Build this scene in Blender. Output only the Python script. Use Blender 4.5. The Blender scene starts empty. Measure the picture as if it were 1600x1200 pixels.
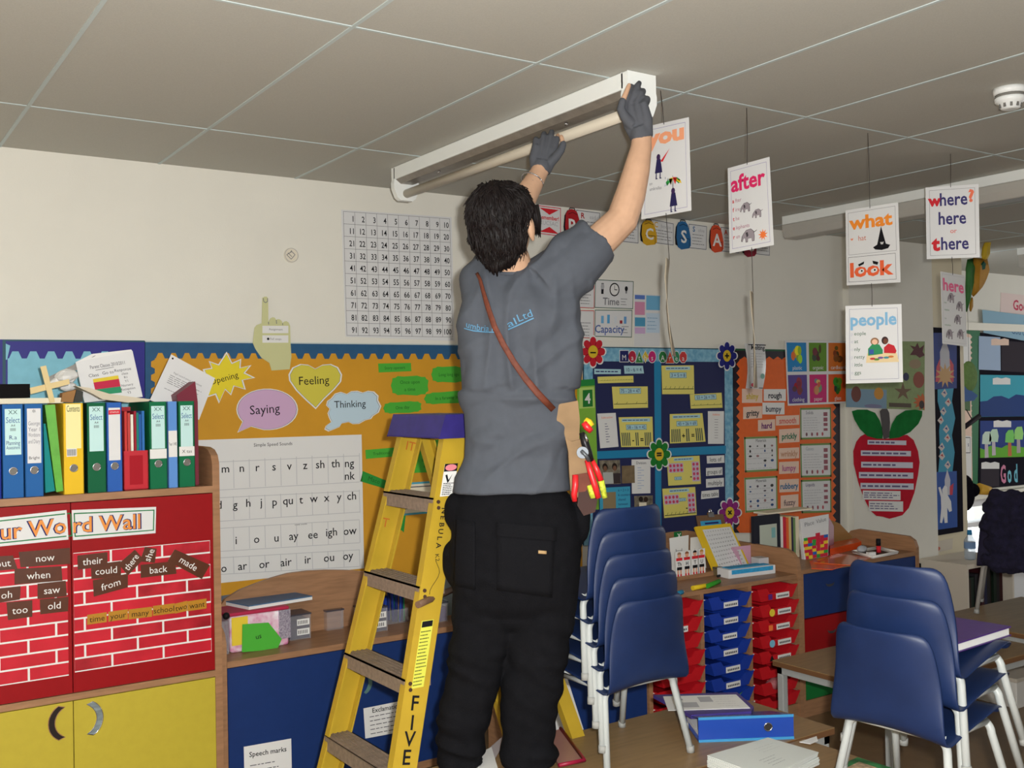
import bpy, bmesh, math, random
from mathutils import Vector, Matrix, noise
random.seed(7)
V = Vector
SC = bpy.context.scene
COL = SC.collection

# ------------------------------------------------------------------ camera
FPX = 1626.3
YAW, PITCH, ROLL = math.radians(33.959), math.radians(0.677), math.radians(-1.081)
CAM = V((0, -4.457, 1.6))
CEIL = 2.61
_fw = V((math.sin(YAW) * math.cos(PITCH), math.cos(YAW) * math.cos(PITCH), math.sin(PITCH)))
_rt0 = V((math.cos(YAW), -math.sin(YAW), 0))
_up0 = _rt0.cross(_fw)
_rt = _rt0 * math.cos(ROLL) + _up0 * math.sin(ROLL)
_up = -_rt0 * math.sin(ROLL) + _up0 * math.cos(ROLL)
cd = bpy.data.cameras.new('camera'); cam = bpy.data.objects.new('camera', cd); COL.objects.link(cam)
cd.sensor_fit = 'HORIZONTAL'; cd.sensor_width = 36; cd.lens = 36 * FPX / 1600
cd.clip_start = 0.05; cd.clip_end = 100
_m = Matrix((_rt, _up, -_fw)).transposed().to_4x4(); _m.translation = CAM
cam.matrix_world = _m
SC.camera = cam

# ------------------------------------------------------------------ world, lights, exposure
SC.view_settings.view_transform = 'Standard'
SC.view_settings.look = 'None'
SC.view_settings.gamma = 1.0
SC.view_settings.use_curve_mapping = False
SC.view_settings.exposure = 0.0
wd = bpy.data.worlds.new('world'); SC.world = wd; wd.use_nodes = True
nt = wd.node_tree; nt.nodes.clear()
_o = nt.nodes.new('ShaderNodeOutputWorld'); _b = nt.nodes.new('ShaderNodeBackground')
_tc = nt.nodes.new('ShaderNodeTexCoord'); _sx = nt.nodes.new('ShaderNodeSeparateXYZ')
_mr = nt.nodes.new('ShaderNodeMapRange')
_mr.inputs[1].default_value = -0.2; _mr.inputs[2].default_value = 0.25
_mr.inputs[3].default_value = 0.17; _mr.inputs[4].default_value = 3.0
nt.links.new(_tc.outputs['Generated'], _sx.inputs[0]); nt.links.new(_sx.outputs[1], _mr.inputs[0])
nt.links.new(_mr.outputs[0], _b.inputs[1]); nt.links.new(_b.outputs[0], _o.inputs[0])
_b.inputs[0].default_value = (0.93, 0.96, 1.0, 1)

def lamp(name, kind, loc, energy, color=(1, 1, 1), size=0.1, target=None, size_y=None):
    d = bpy.data.lights.new(name, kind); d.energy = energy; d.color = color
    if kind == 'AREA':
        d.size = size
        if size_y: d.shape = 'RECTANGLE'; d.size_y = size_y
    elif kind in ('POINT', 'SPOT'): d.shadow_soft_size = size
    o = bpy.data.objects.new(name, d); COL.objects.link(o); o.location = loc
    if target is not None:
        o.rotation_euler = (V(target) - V(loc)).to_track_quat('-Z', 'Y').to_euler()
    return o
# the camera's own flash, and daylight from the classroom windows behind the photographer
lamp('camera_flash', 'POINT', CAM + _rt * 0.055 + _up * 0.045 + _fw * 0.03, 455, (1, 1.0, 0.98), 0.02)
lamp('window_daylight', 'AREA', (3.0, -7.2, 1.7), 18, (0.95, 0.97, 1.0), 4.5, (3.0, 0, 1.2), 1.6)

lamp('right_window_daylight', 'AREA', (10.7, -1.6, 1.6), 55, (0.95, 0.97, 1.0), 2.2, (8.0, 0.6, 1.3), 1.4)

# ------------------------------------------------------------------ helpers
def ray(px, py): return _fw + _rt * ((px - 800) / FPX) - _up * ((py - 600) / FPX)
def onY(px, py, Y=0.0):
    d = ray(px, py); return CAM + d * ((Y - CAM.y) / d.y)
def onZ(px, py, Z):
    d = ray(px, py); return CAM + d * ((Z - CAM.z) / d.z)
def onX(px, py, X):
    d = ray(px, py); return CAM + d * ((X - CAM.x) / d.x)
def dep(px, py, t): return CAM + ray(px, py) * t
def depth(P): return (P - CAM).dot(_fw)

def lin(c):
    c /= 255.0
    return c / 12.92 if c <= 0.04045 else ((c + 0.055) / 1.055) ** 2.4
MATS = {}
def mat(name, rgb=None, rough=0.6, metal=0.0, noise_amt=0.0, nscale=30.0, bump=0.0, bscale=200.0, spec=0.3, alpha=1.0, trans=0.0, emit=None, stretch=None, rgb2=None):
    if name in MATS: return MATS[name]
    m = bpy.data.materials.new(name); MATS[name] = m; m.use_nodes = True
    t = m.node_tree; p = t.nodes['Principled BSDF']
    c = (lin(rgb[0]), lin(rgb[1]), lin(rgb[2]), 1)
    p.inputs['Base Color'].default_value = c
    p.inputs['Roughness'].default_value = rough; p.inputs['Metallic'].default_value = metal
    p.inputs['Specular IOR Level'].default_value = spec
    if alpha < 1: p.inputs['Alpha'].default_value = alpha
    if trans: p.inputs['Transmission Weight'].default_value = trans
    if emit:
        p.inputs['Emission Color'].default_value = (lin(emit[0]), lin(emit[1]), lin(emit[2]), 1); p.inputs['Emission Strength'].default_value = emit[3]
    tc = mp = None
    if noise_amt or bump:
        tc = t.nodes.new('ShaderNodeTexCoord'); mp = t.nodes.new('ShaderNodeMapping')
        t.links.new(tc.outputs['Object'], mp.inputs[0])
        if stretch: mp.inputs['Scale'].default_value = stretch
    if noise_amt:
        n = t.nodes.new('ShaderNodeTexNoise'); n.inputs['Scale'].default_value = nscale; n.inputs['Detail'].default_value = 4
        t.links.new(mp.outputs[0], n.inputs[0])
        mx = t.nodes.new('ShaderNodeMix'); mx.data_type = 'RGBA'
        if rgb2: c2 = (lin(rgb2[0]), lin(rgb2[1]), lin(rgb2[2]), 1); c1 = c
        else:
            c1 = tuple(x * (1 - noise_amt) for x in c[:3]) + (1,); c2 = tuple(min(1, x * (1 + noise_amt)) for x in c[:3]) + (1,)
        mx.inputs[6].default_value = c1; mx.inputs[7].default_value = c2
        r = t.nodes.new('ShaderNodeMapRange'); r.inputs[1].default_value = 0.3; r.inputs[2].default_value = 0.7
        t.links.new(n.outputs[0], r.inputs[0]); t.links.new(r.outputs[0], mx.inputs[0]); t.links.new(mx.outputs[2], p.inputs['Base Color'])
    if bump:
        n = t.nodes.new('ShaderNodeTexNoise'); n.inputs['Scale'].default_value = bscale; n.inputs['Detail'].default_value = 3
        t.links.new(mp.outputs[0], n.inputs[0])
        b = t.nodes.new('ShaderNodeBump'); b.inputs['Strength'].default_value = bump; b.inputs['Distance'].default_value = 0.01
        t.links.new(n.outputs[0], b.inputs['Height']); t.links.new(b.outputs[0], p.inputs['Normal'])
    return m
def ink(r, g, b, rough=0.6): return mat('ink_%d_%d_%d' % (r, g, b), (r, g, b), rough, spec=0.15)

_TX = {}
def text_mesh(s, bold):
    k = (s, bold)
    if k in _TX: return _TX[k]
    c = bpy.data.curves.new('t', 'FONT'); c.body = s; c.size = 1; c.resolution_u = 2; c.offset = bold
    o = bpy.data.objects.new('t', c); COL.objects.link(o)
    me = bpy.data.meshes.new_from_object(o.evaluated_get(bpy.context.evaluated_depsgraph_get()))
    vs = [(v.co.x, v.co.y) for v in me.vertices]; fs = [tuple(p.vertices) for p in me.polygons]
    bpy.data.objects.remove(o); bpy.data.curves.remove(c); bpy.data.meshes.remove(me)
    _TX[k] = (vs, fs); return _TX[k]
CAPH = 0.7
def perp(d):
    a = V((0, 0, 1)) if abs(d.z) < 0.9 else V((1, 0, 0))
    u = d.cross(a).normalized(); return u, d.cross(u).normalized()

class Quad:
    def __init__(s, tl, tr, br, bl):
        s.c = (tl, tr, br, bl); s.R = ((tr - tl) + (br - bl)).normalized(); s.U = ((tl - bl) + (tr - br)).normalized()
        s.n = s.R.cross(s.U).normalized()
        s.w = ((tr - tl).length + (br - bl).length) / 2; s.h = ((tl - bl).length + (tr - br).length) / 2
    def P(s, u, v, lift=0.0):
        tl, tr, br, bl = s.c
        return tl * ((1 - u) * (1 - v)) + tr * (u * (1 - v)) + br * (u * v) + bl * ((1 - u) * v) + s.n * lift
def wquad(pts, Y): return Quad(*[onY(x, y, Y) for x, y in pts])

class MB:
    def __init__(s): s.v = []; s.f = []; s.m = []; s.s = []; s.mats = []
    def mi(s, m):
        if m not in s.mats: s.mats.append(m)
        return s.mats.index(m)
    def add(s, vs, fs, m, smooth=False):
        b = len(s.v); k = s.mi(m); s.v += [V(v) for v in vs]
        for f in fs: s.f.append(tuple(b + i for i in f)); s.m.append(k); s.s.append(smooth)
        return s
    def obox(s, c, a, b, d, m):
        c = V(c); P = [c + a * i + b * j + d * k for k in (-1, 1) for j in (-1, 1) for i in (-1, 1)]
        return s.add(P, [(0, 2, 3, 1), (4, 5, 7, 6), (0, 1, 5, 4), (2, 6, 7, 3), (0, 4, 6, 2), (1, 3, 7, 5)], m)
    def box(s, x0, x1, y0, y1, z0, z1, m):
        return s.obox(((x0 + x1) / 2, (y0 + y1) / 2, (z0 + z1) / 2), V(((x1 - x0) / 2, 0, 0)), V((0, (y1 - y0) / 2, 0)), V((0, 0, (z1 - z0) / 2)), m)
    def poly(s, pts, m): return s.add(pts, [tuple(range(len(pts)))], m)
    def prism(s, pts, off, m, mside=None, smooth=False):
        n = len(pts); off = V(off); P = [V(p) for p in pts] + [V(p) + off for p in pts]
        s.add(P, [tuple(range(n)), tuple(range(2 * n - 1, n - 1, -1))], m)
        s.add(P, [(i, i + n, (i + 1) % n + n, (i + 1) % n) for i in range(n)], mside or m, smooth)
        return s
    def loft(s, rings, m, smooth=True, caps=True, closed=True):
        n = len(rings[0]); P = [p for r in rings for p in r]; F = []
        for i in range(len(rings) - 1):
            for j in range(n if closed else n - 1):
                k = (j + 1) % n; F.append((i * n + j, i * n + k, (i + 1) * n + k, (i + 1) * n + j))
        s.add(P, F, m, smooth)
        if caps and closed:
            b = len(s.v) - len(P); k = s.mi(m)
            s.f.append(tuple(b + j for j in range(n - 1, -1, -1))); s.m.append(k); s.s.append(False)
            s.f.append(tuple(b + (len(rings) - 1) * n + j for j in range(n))); s.m.append(k); s.s.append(False)
        return s
    def tube(s, path, r, m, seg=10, caps=True, flat=None):
        path = [V(p) for p in path]; rs = r if isinstance(r, (list, tuple)) else [r] * len(path); rings = []; u = None
        for i, p in enumerate(path):
            d = (path[min(i + 1, len(path) - 1)] - path[max(i - 1, 0)]).normalized()
            if u is None: u, w = perp(d)
            else:
                u = (u - d * u.dot(d)).normalized(); w = d.cross(u)
            rings.append([p + (u * math.cos(a) + w * math.sin(a)) * rs[i] for a in [2 * math.pi * k / seg for k in range(seg)]])
        return s.loft(rings, m, True, caps)
    def ball(s, c, rx, ry, rz, m, n=12, k=8, axes=None):
        c = V(c); ax = axes or (V((1, 0, 0)), V((0, 1, 0)), V((0, 0, 1))); rings = []
        for i in range(k + 1):
            t = -math.pi / 2 + math.pi * i / k; t = max(-1.5, min(1.5, t))
            rings.append([c + ax[0] * (rx * math.cos(t) * math.cos(a)) + ax[1] * (ry * math.cos(t) * math.sin(a)) + ax[2] * (rz * math.sin(t)) for a in [2 * math.pi * j / n for j in range(n)]])
        return s.loft(rings, m)
    def cyl(s, c, d, r, m, seg=20, r2=None):
        c = V(c); d = V(d); return s.tube([c, c + d], [r, r if r2 is None else r2], m, seg)
    # ---- writing and drawings laid on a surface
    def txt(s, t, c, R, U, h, m, al='C', bold=0.0, sx=1.0, ang=0.0, maxw=None, fit=None):
        vs, fs = text_mesh(t, bold)
        if not vs: return s
        x0 = min(v[0] for v in vs); x1 = max(v[0] for v in vs); k = h / CAPH
        if fit: sx = fit / ((x1 - x0) * k)
        if maxw and (x1 - x0) * k * sx > maxw: sx = maxw / ((x1 - x0) * k)
        ox = {'C': (x0 + x1) / 2, 'L': x0, 'R': x1}[al]
        if ang:
            ca, sa = math.cos(ang), math.sin(ang); R, U = R * ca + U * sa, U * ca - R * sa
        return s.add([c + R * ((x - ox) * k * sx) + U * ((y - CAPH / 2) * k) for x, y in vs], fs, m)
    def qtxt(s, Q, t, u, v, h, m, lift=0.0006, **k): return s.txt(t, Q.P(u, v, lift), Q.R, Q.U, h, m, **k)
    def qpoly(s, Q, uv, m, lift=0.0004): return s.poly([Q.P(u, v, lift) for u, v in uv], m)
    def qrect(s, Q, u0, v0, u1, v1, m, lift=0.0004): return s.qpoly(Q, [(u0, v0), (u1, v0), (u1, v1), (u0, v1)], m, lift)
    def qell(s, Q, u, v, ru, rv, m, lift=0.0005, n=18): return s.qpoly(Q, [(u + ru * math.cos(2 * math.pi * i / n), v + rv * math.sin(2 * math.pi * i / n)) for i in range(n)], m, lift)
    def qframe(s, Q, u0, v0, u1, v1, w, m, lift=0.0004):
        a, b = w / Q.w, w / Q.h
        for r in ((u0, v0, u1, v0 + b), (u0, v1 - b, u1, v1), (u0, v0, u0 + a, v1), (u1 - a, v0, u1, v1)): s.qrect(Q, *r, m, lift)
        return s
    def qlines(s, Q, u0, v0, u1, v1, n, m, lift=0.0005, th=0.0016, seed=1):
        rr = random.Random(seed)
        for i in range(n):
            v = v0 + (v1 - v0) * (i + 0.5) / n; u = u0; end = u1 - (u1 - u0) * rr.random() * 0.35
            while u < end:
                w = (u1 - u0) * rr.uniform(0.06, 0.18); e = min(u + w, end); s.qrect(Q, u, v - th / Q.h / 2, e, v + th / Q.h / 2, m, lift); u = e + (u1 - u0) * 0.03
        return s
    def sheet(s, Q, m, t=0.0015): return s.prism([Q.P(0, 0), Q.P(1, 0), Q.P(1, 1), Q.P(0, 1)], -Q.n * t, m)
    def wpoly(s, pts, Y, m): return s.poly([onY(x, y, Y) for x, y in pts], m)
    def wcut(s, pts, Y, m, t=0.0015): return s.prism([onY(x, y, Y) for x, y in pts], (0, t, 0), m)
    def wtxt(s, t, px, py, hpx, m, Y, ang=0.0, **k):
        c = onY(px, py, Y); return s.txt(t, c, V((1, 0, 0)), V((0, 0, 1)), hpx * depth(c) / FPX, m, ang=math.radians(ang), **k)
    def wline(s, pts, Y, m, wpx=1.2):
        for (a, b) in zip(pts, pts[1:]):
            A, B = onY(*a, Y), onY(*b, Y); d = (B - A)
            if d.length < 1e-6: continue
            n = V((-d.z, 0, d.x)).normalized() * (wpx * depth(A) / FPX / 2); s.poly([A + n, B + n, B - n, A - n], m)
        return s
    def data(s, name, org=V((0, 0, 0)), fix=True):
        me = bpy.data.meshes.new(name); me.from_pydata([tuple(v - org) for v in s.v], [], s.f)
        for m in s.mats: me.materials.append(m)
        me.polygons.foreach_set('material_index', s.m); me.polygons.foreach_set('use_smooth', s.s); me.update()
        if fix:
            bm = bmesh.new(); bm.from_mesh(me); bmesh.ops.recalc_face_normals(bm, faces=bm.faces); bm.to_mesh(me); bm.free()
        return me
    def build(s, name, parent=None, org=None, fix=True):
        if parent is not None:
            org = parent.get('_w'); org = V(org) if org is not None else V(parent.location)
            o = bpy.data.objects.new(name, s.data(name, org, fix)); COL.objects.link(o); o.parent = parent; o['_w'] = tuple(org)
            return o
        if org is None:
            xs = [v.x for v in s.v]; ys = [v.y for v in s.v]; zs = [v.z for v in s.v]
            org = V(((min(xs) + max(xs)) / 2, (min(ys) + max(ys)) / 2, min(zs)))
        o = bpy.data.objects.new(name, s.data(name, org, fix)); COL.objects.link(o); o.location = org; o['_w'] = tuple(org)
        return o

def tag(o, label, cat, group=None):
    o['label'] = label; o['category'] = cat
    if group: o['group'] = group
    return o
def empty(name, loc, label, cat, group=None):
    o = bpy.data.objects.new(name, None); COL.objects.link(o); o.location = loc; o['_w'] = tuple(loc); o.empty_display_size = 0.05
    return tag(o, label, cat, group)
def struct(o): o['kind'] = 'structure'; return o
def bevel(o, w=0.004, seg=2):
    b = o.modifiers.new('bevel', 'BEVEL'); b.width = w; b.segments = seg; b.limit_method = 'ANGLE'; return o
def copy_tree(root, loc, rz=None):
    r = root.copy(); COL.objects.link(r); r.location = loc
    if rz is not None: r.rotation_euler = (0, 0, rz)
    for ch in list(root.children):
        c = ch.copy(); COL.objects.link(c); c.parent = r
        for g in list(ch.children):
            d = g.copy(); COL.objects.link(d); d.parent = c
    return r

# ------------------------------------------------------------------ common materials
PAPER = mat('paper', (222, 221, 218), 0.55)
LAM = mat('laminated_paper', (216, 216, 216), 0.25, spec=0.5)
CREAM = mat('cream_paper', (225, 215, 190), 0.6)
BLK = ink(22, 22, 26); DGREY = ink(70, 70, 76); LGREY = ink(168, 168, 172); MGREY = ink(120, 120, 124)
REDI = ink(205, 40, 50); NAVYI = ink(40, 40, 100); ORNI = ink(235, 120, 60); GRNI = ink(40, 130, 60); BLUI = ink(60, 120, 190); YELI = ink(225, 200, 60); PINK = ink(215, 60, 110)
BEECH = mat('beech_laminate', (154, 114, 82), 0.45, noise_amt=0.16, nscale=9, stretch=(1, 1, 9))
BEECHH = mat('beech_counter', (150, 112, 82), 0.4, noise_amt=0.16, nscale=9, stretch=(1, 9, 9))
DOORRED = mat('red_door', (142, 15, 20), 0.5, spec=0.15, noise_amt=0.03); DOORYEL = mat('yellow_door', (182, 164, 54), 0.4, noise_amt=0.03); DOORBLU = mat('blue_door', (22, 48, 102), 0.45, noise_amt=0.04)
GREYMET = mat('grey_painted_metal', (150, 152, 150), 0.4); CHROME = mat('chrome', (200, 200, 205), 0.2, metal=1.0); WHITEMET = mat('white_painted_metal', (176, 180, 178), 0.35)
# ================================================================== the room
WALLM = mat('cream_wall_paint', (223, 220, 209), 0.75, noise_amt=0.02, nscale=4, bump=0.05, bscale=150)
CEILM = mat('ceiling_board', (184, 183, 175), 0.8, noise_amt=0.05, nscale=260)
STRIP = mat('ceiling_strip', (186, 198, 198), 0.5)
FLOORM = mat('floor_vinyl', (126, 102, 74), 0.4, noise_amt=0.1, nscale=12)
struct(MB().box(-3, 11, -8, 0.92, -0.1, 0, FLOORM).build('floor'))
c = MB().box(-3, 11, -8, 2.5, CEIL, CEIL + 0.1, CEILM)
SX0 = 0.2 * 0 + 0.6225
for k in range(-4, 16):
    x = 0.6225 - 0.006 + 0.61 * k
    c.box(x - 0.006, x + 0.006, -8, 0, CEIL - 0.0025, CEIL + 0.001, STRIP)
for y in (-0.654, -1.896, -3.12, -4.34, -5.56):
    c.box(-3, 11, y - 0.005, y + 0.005, CEIL - 0.0022, CEIL + 0.001, STRIP)
struct(c.build('ceiling'))
struct(MB().box(-3, 5.64, 0, 0.12, 0, CEIL, WALLM).build('wall_back'))
struct(MB().box(5.64, 6.545, -0.05, 0.12, 0, CEIL, WALLM).build('wall_pier'))
struct(MB().box(6.545, 6.98, 0.0, 0.12, 0, CEIL, mat('pale_panel_paint', (216, 205, 176), 0.6)).build('wall_end'))
struct(MB().box(-3.1, -3, -8, 0.12, 0, CEIL, WALLM).build('wall_left'))
struct(MB().box(11, 11.1, -8, 2.5, 0, CEIL, WALLM).build('wall_right'))
# far wall of the alcove beyond the pier, with a low window
FY = 0.8
sill = onY(1550, 766, FY).z
w = MB(); w.box(6.98, 11, FY, FY + 0.12, sill, CEIL, WALLM); w.box(6.98, 7.95, FY, FY + 0.12, 0, sill, WALLM)
w.box(7.95, 11, FY, FY + 0.12, 0, 0.06, WALLM); w.box(10.4, 11, FY, FY + 0.12, 0.06, sill, WALLM)
struct(w.build('wall_far'))
fr = MB(); FRM = mat('white_window_frame', (230, 230, 232), 0.4)
for x in (7.95, 8.75, 9.55, 10.36): fr.box(x, x + 0.05, FY - 0.02, FY + 0.1, 0.06, sill - 0.06, FRM)
fr.box(7.95, 10.41, FY - 0.02, FY + 0.1, sill - 0.12, sill - 0.06, FRM); fr.box(7.95, 10.41, FY - 0.02, FY + 0.1, 0.06, 0.12, FRM)
fr.box(7.95, 10.41, FY - 0.02, FY + 0.1, 0.40, 0.44, FRM)
wn = struct(fr.build('window_1'))
g = MB().box(7.97, 10.39, FY + 0.035, FY + 0.045, 0.1, sill - 0.08, mat('window_glass', (245, 250, 250), 0.02, trans=1.0, spec=0.5)); g.build('pane', wn)
struct(MB().box(6.98, 10.9, FY - 0.09, FY, sill - 0.05, sill, mat('sill_paint', (232, 228, 214), 0.5)).build('trim_1'))
struct(MB().box(6.98, 10.9, FY - 0.05, FY, 2.095, 2.16, mat('sill_paint', (232, 228, 214), 0.5)).build('trim_2'))

# ================================================================== things on the back wall, left part
def scallop(mb, x0, x1, yb, yt, per, Y, m, frac=0.55, y0=None, slope=0.0):
    """castle-tooth edging: teeth rising from y=yb to y=yt between pixels x0..x1"""
    n = int((x1 - x0) / per); per = (x1 - x0) / n
    for i in range(n):
        a = x0 + i * per + per * (1 - frac) / 2; b = a + per * frac; d = per * 0.1; q = slope * (a - x0)
        mb.wpoly([(a - d, yb + q), (a + d, yt + q), (b - d, yt + q), (b + d, yb + q)], Y, m)
TEAL = mat('teal_border_card', (38, 84, 122), 0.55, noise_amt=0.05); ORANGE = mat('orange_backing_paper', (202, 146, 36), 0.6, noise_amt=0.05, nscale=6)
INDIGO = mat('indigo_border_card', (42, 38, 128), 0.5); SKYBACK = mat('pale_blue_backing_paper', (128, 188, 206), 0.6, noise_amt=0.05); DTEAL = mat('dark_teal_frame', (34, 78, 92), 0.5)
m = MB(); m.wcut([(-40, 530), (226, 532), (226, 800), (-40, 800)], -0.012, INDIGO, 0.0105)
m.wpoly([(12, 560), (206, 561), (206, 800), (12, 800)], -0.0125, SKYBACK); scallop(m, 10, 206, 561, 549, 27, -0.0126, SKYBACK)
m.wpoly([(4, 531), (9, 531), (9, 800), (4, 800)], -0.0128, DTEAL); m.wpoly([(4, 530.5), (226, 532), (226, 534.5), (4, 533)], -0.0129, DTEAL)
m.wpoly([(9, 537), (16, 540), (11, 562), (9, 562)], -0.0131, SKYBACK)
tag(m.build('display_board'), 'pale blue display board with indigo castle-edged border at far left', 'display board')
m = MB(); m.wcut([(227, 533), (909, 541), (909, 960), (227, 960)], -0.012, TEAL, 0.0105)
m.wpoly([(242, 560), (910, 562), (910, 960), (242, 960)], -0.0125, ORANGE); scallop(m, 240, 906, 560.5, 551.5, 20.6, -0.0126, ORANGE, 0.5, slope=0.003)
for i in range(14):
    y = 562 + i * 21; m.wpoly([(236, y + 3), (242, y), (242, y + 14), (236, y + 11)], -0.0126, ORANGE)
m.wpoly([(227, 532.5), (910, 540), (910, 541.5), (227, 534.5)], -0.0128, mat('board_rail', (190, 200, 196), 0.4))
tag(m.build('display_board'), 'large orange display board with teal castle-edged border behind the ladder', 'display board')

YB = -0.0145
def z3(p): return [(300 + x / 3.636, 500 + y / 3.636) for x, y in p]
def shrink(p, k):
    cx = sum(a for a, b in p) / len(p); cy = sum(b for a, b in p) / len(p); return [(cx + (a - cx) * k, cy + (b - cy) * k) for a, b in p]
def callout(name, pts, fill, words, label, k=0.93, Y=YB):
    m = MB(); m.wcut(pts, Y, PAPER)
    m.wpoly(shrink(pts, k + 0.012), Y - 0.0003, DGREY); m.wpoly(shrink(pts, k), Y - 0.0006, fill)
    for t, x, y, h, a in words: m.wtxt(t, x, y, h, BLK, Y - 0.0009, ang=a)
    return tag(m.build(name), label, 'word card')
star = z3([(197, 180), (228, 243), (280, 220), (276, 270), (338, 256), (302, 300), (360, 328), (290, 342), (306, 396), (240, 376), (222, 428), (188, 396), (153, 475), (132, 425), (85, 440), (88, 380), (40, 372), (80, 325), (60, 280), (110, 272), (95, 232), (150, 252)])
callout('starburst_card', star, mat('yellow_card', (226, 206, 44), 0.5), [('Opening', 350, 591, 9.5, 15)], 'yellow starburst card reading pening, behind the leaning white paper', 0.9)
c0 = [(427 + 175 * math.cos(a), 508 + 118 * math.sin(a)) for a in [math.pi * 2 * i / 30 for i in range(30)]]
bub = c0[:9] + [(335, 606), (258, 640), (288, 575)] + c0[12:]
callout('speech_bubble_card', z3(bub), mat('lilac_card', (200, 164, 196), 0.5), [('Saying', 414, 639, 14, 3)], 'lilac speech bubble card reading Saying', 0.95)
heart = z3([(700, 276), (660, 254), (615, 250), (570, 270), (548, 310), (552, 345), (590, 400), (650, 460), (703, 507), (752, 450), (810, 395), (848, 350), (853, 310), (830, 268), (790, 250), (742, 254)])
callout('heart_card', heart, mat('olive_yellow_card', (206, 194, 72), 0.5), [('Feeling', 491, 594, 13, 2)], 'olive-yellow heart card reading Feeling', 0.93)
cloud = z3([(790, 445), (812, 418), (845, 408), (880, 420), (905, 404), (940, 402), (970, 412), (1000, 402), (1035, 406), (1060, 430), (1058, 455), (1076, 490), (1062, 525), (1030, 545), (1018, 562), (985, 570), (950, 590), (915, 592), (890, 580), (850, 588), (838, 608), (805, 622), (775, 634), (752, 622), (760, 602), (790, 580), (778, 555), (770, 530), (782, 505), (762, 485), (768, 460)])
callout('thought_cloud_card', cloud, mat('ice_blue_card', (186, 208, 220), 0.5), [('Thinking', 547, 631, 11, 1)], 'ice-blue thought cloud card reading Thinking', 0.94)

GRN = mat('green_note_card', (72, 168, 52), 0.6); DGRNI = ink(36, 96, 36)
def wob(x0, y0, x1, y1, n=22, a=2.0, sl=0.0):
    cx, cy = (x0 + x1) / 2, (y0 + y1) / 2; P = []
    for i in range(n):
        t = 2 * math.pi * i / n; k = abs(math.cos(t)) ** 0.5 * (1 if math.cos(t) > 0 else -1); q = abs(math.sin(t)) ** 0.5 * (1 if math.sin(t) > 0 else -1)
        r = 1 + (0.08 if i % 2 else -0.02); x = cx + (x1 - x0) / 2 * k * min(r, 1.04); P.append((x, cy + (y1 - y0) / 2 * q * r + sl * (x - cx)))
    return P
notes = [('Story openers', [(591, 568), (642, 567), (643, 580), (592, 582)], ['Story openers'], 4.6, 2, 0),
 ('Once upon a time', wob(612, 588, 669, 617), ['Once upon', 'a time'], 5.4, 1, 1),
 ('Long long ago', wob(675, 573, 728, 597), ['Long long ago'], 5, 1, 1), ('In a faraway land', wob(664, 612, 738, 630, sl=-0.06), ['In a faraway land'], 5, 3, 1),
 ('One day', wob(600, 628, 658, 645, sl=-0.05), ['One day'], 5, 2, 1), ('Traditional', [(571, 703), (620, 699), (620, 713), (572, 717)], ['Traditional'], 4.6, 2, 0),
 ('the happily ever after', [(661, 689), (694, 686), (690, 737), (647, 739)], ['the realised', 'that with a', 'lived happily', 'ever after'], 4.6, 3, 0),
 ('Macaroni', [(567, 736), (606, 752), (603, 764), (563, 752)], ['Maco'], 7, -20, 0)]
for nm, pts, lines, h, a, wv in notes:
    m = MB(); m.wcut(pts, YB, GRN if nm != 'Macaroni' else mat('deep_green_card', (38, 140, 52), 0.6)); cx = sum(p[0] for p in pts) / len(pts); cy = (min(p[1] for p in pts) + max(p[1] for p in pts)) / 2
    for i, t in enumerate(lines): m.wtxt(t, cx, cy + (i - (len(lines) - 1) / 2) * h * 2.1, h, DGRNI, YB - 0.0005, ang=a, maxw=(max(p[0] for p in pts) - min(p[0] for p in pts)) * 0.0021)
    lab = {'Macaroni': 'deep green slanted slip reading Maco beside the white sounds chart'}.get(nm, 'green note on the orange board reading ' + nm)
    if nm == 'the happily ever after': lab = 'green four-line note seen between the ladder rails'
    tag(m.build('note_card'), lab, 'note', 'green story notes on the orange board')
m = MB(); q = wquad([(640, 754), (700, 750), (692, 800), (626, 806)], YB); m.sheet(q, ink(80, 160, 180)); m.qrect(q, 0, 0.06, 1, 0.94, CREAM, 0.0004); m.qrect(q, 0, 0.13, 1, 0.16, DGREY, 0.0007); m.qrect(q, 0, 0.78, 1, 0.81, DGREY, 0.0007)
m.qtxt(q, 'once', 0.25, 0.6, 0.012, REDI, 0.0008)
tag(m.build('story_card'), 'cream card with blue edges and dark rules seen between ladder rails', 'card')
m = MB(); m.wcut([(625, 807), (634, 805), (631, 832), (627, 828), (617, 838)], YB, mat('deep_green_card', (38, 140, 52), 0.6)); tag(m.build('ribbon_card'), 'small dark green ribbon-tail card below the cream card', 'card')
m = MB(); q = wquad([(684, 872), (716, 868), (714, 908), (682, 910)], YB); m.sheet(q, ink(150, 185, 205)); m.qtxt(q, 'letter', 0.5, 0.3, 0.02, BLK); m.qrect(q, 0, 0.55, 1, 1, ink(120, 130, 140)); tag(m.build('word_card'), 'pale blue word card beside the man at the right ladder rail', 'word card')

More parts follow.
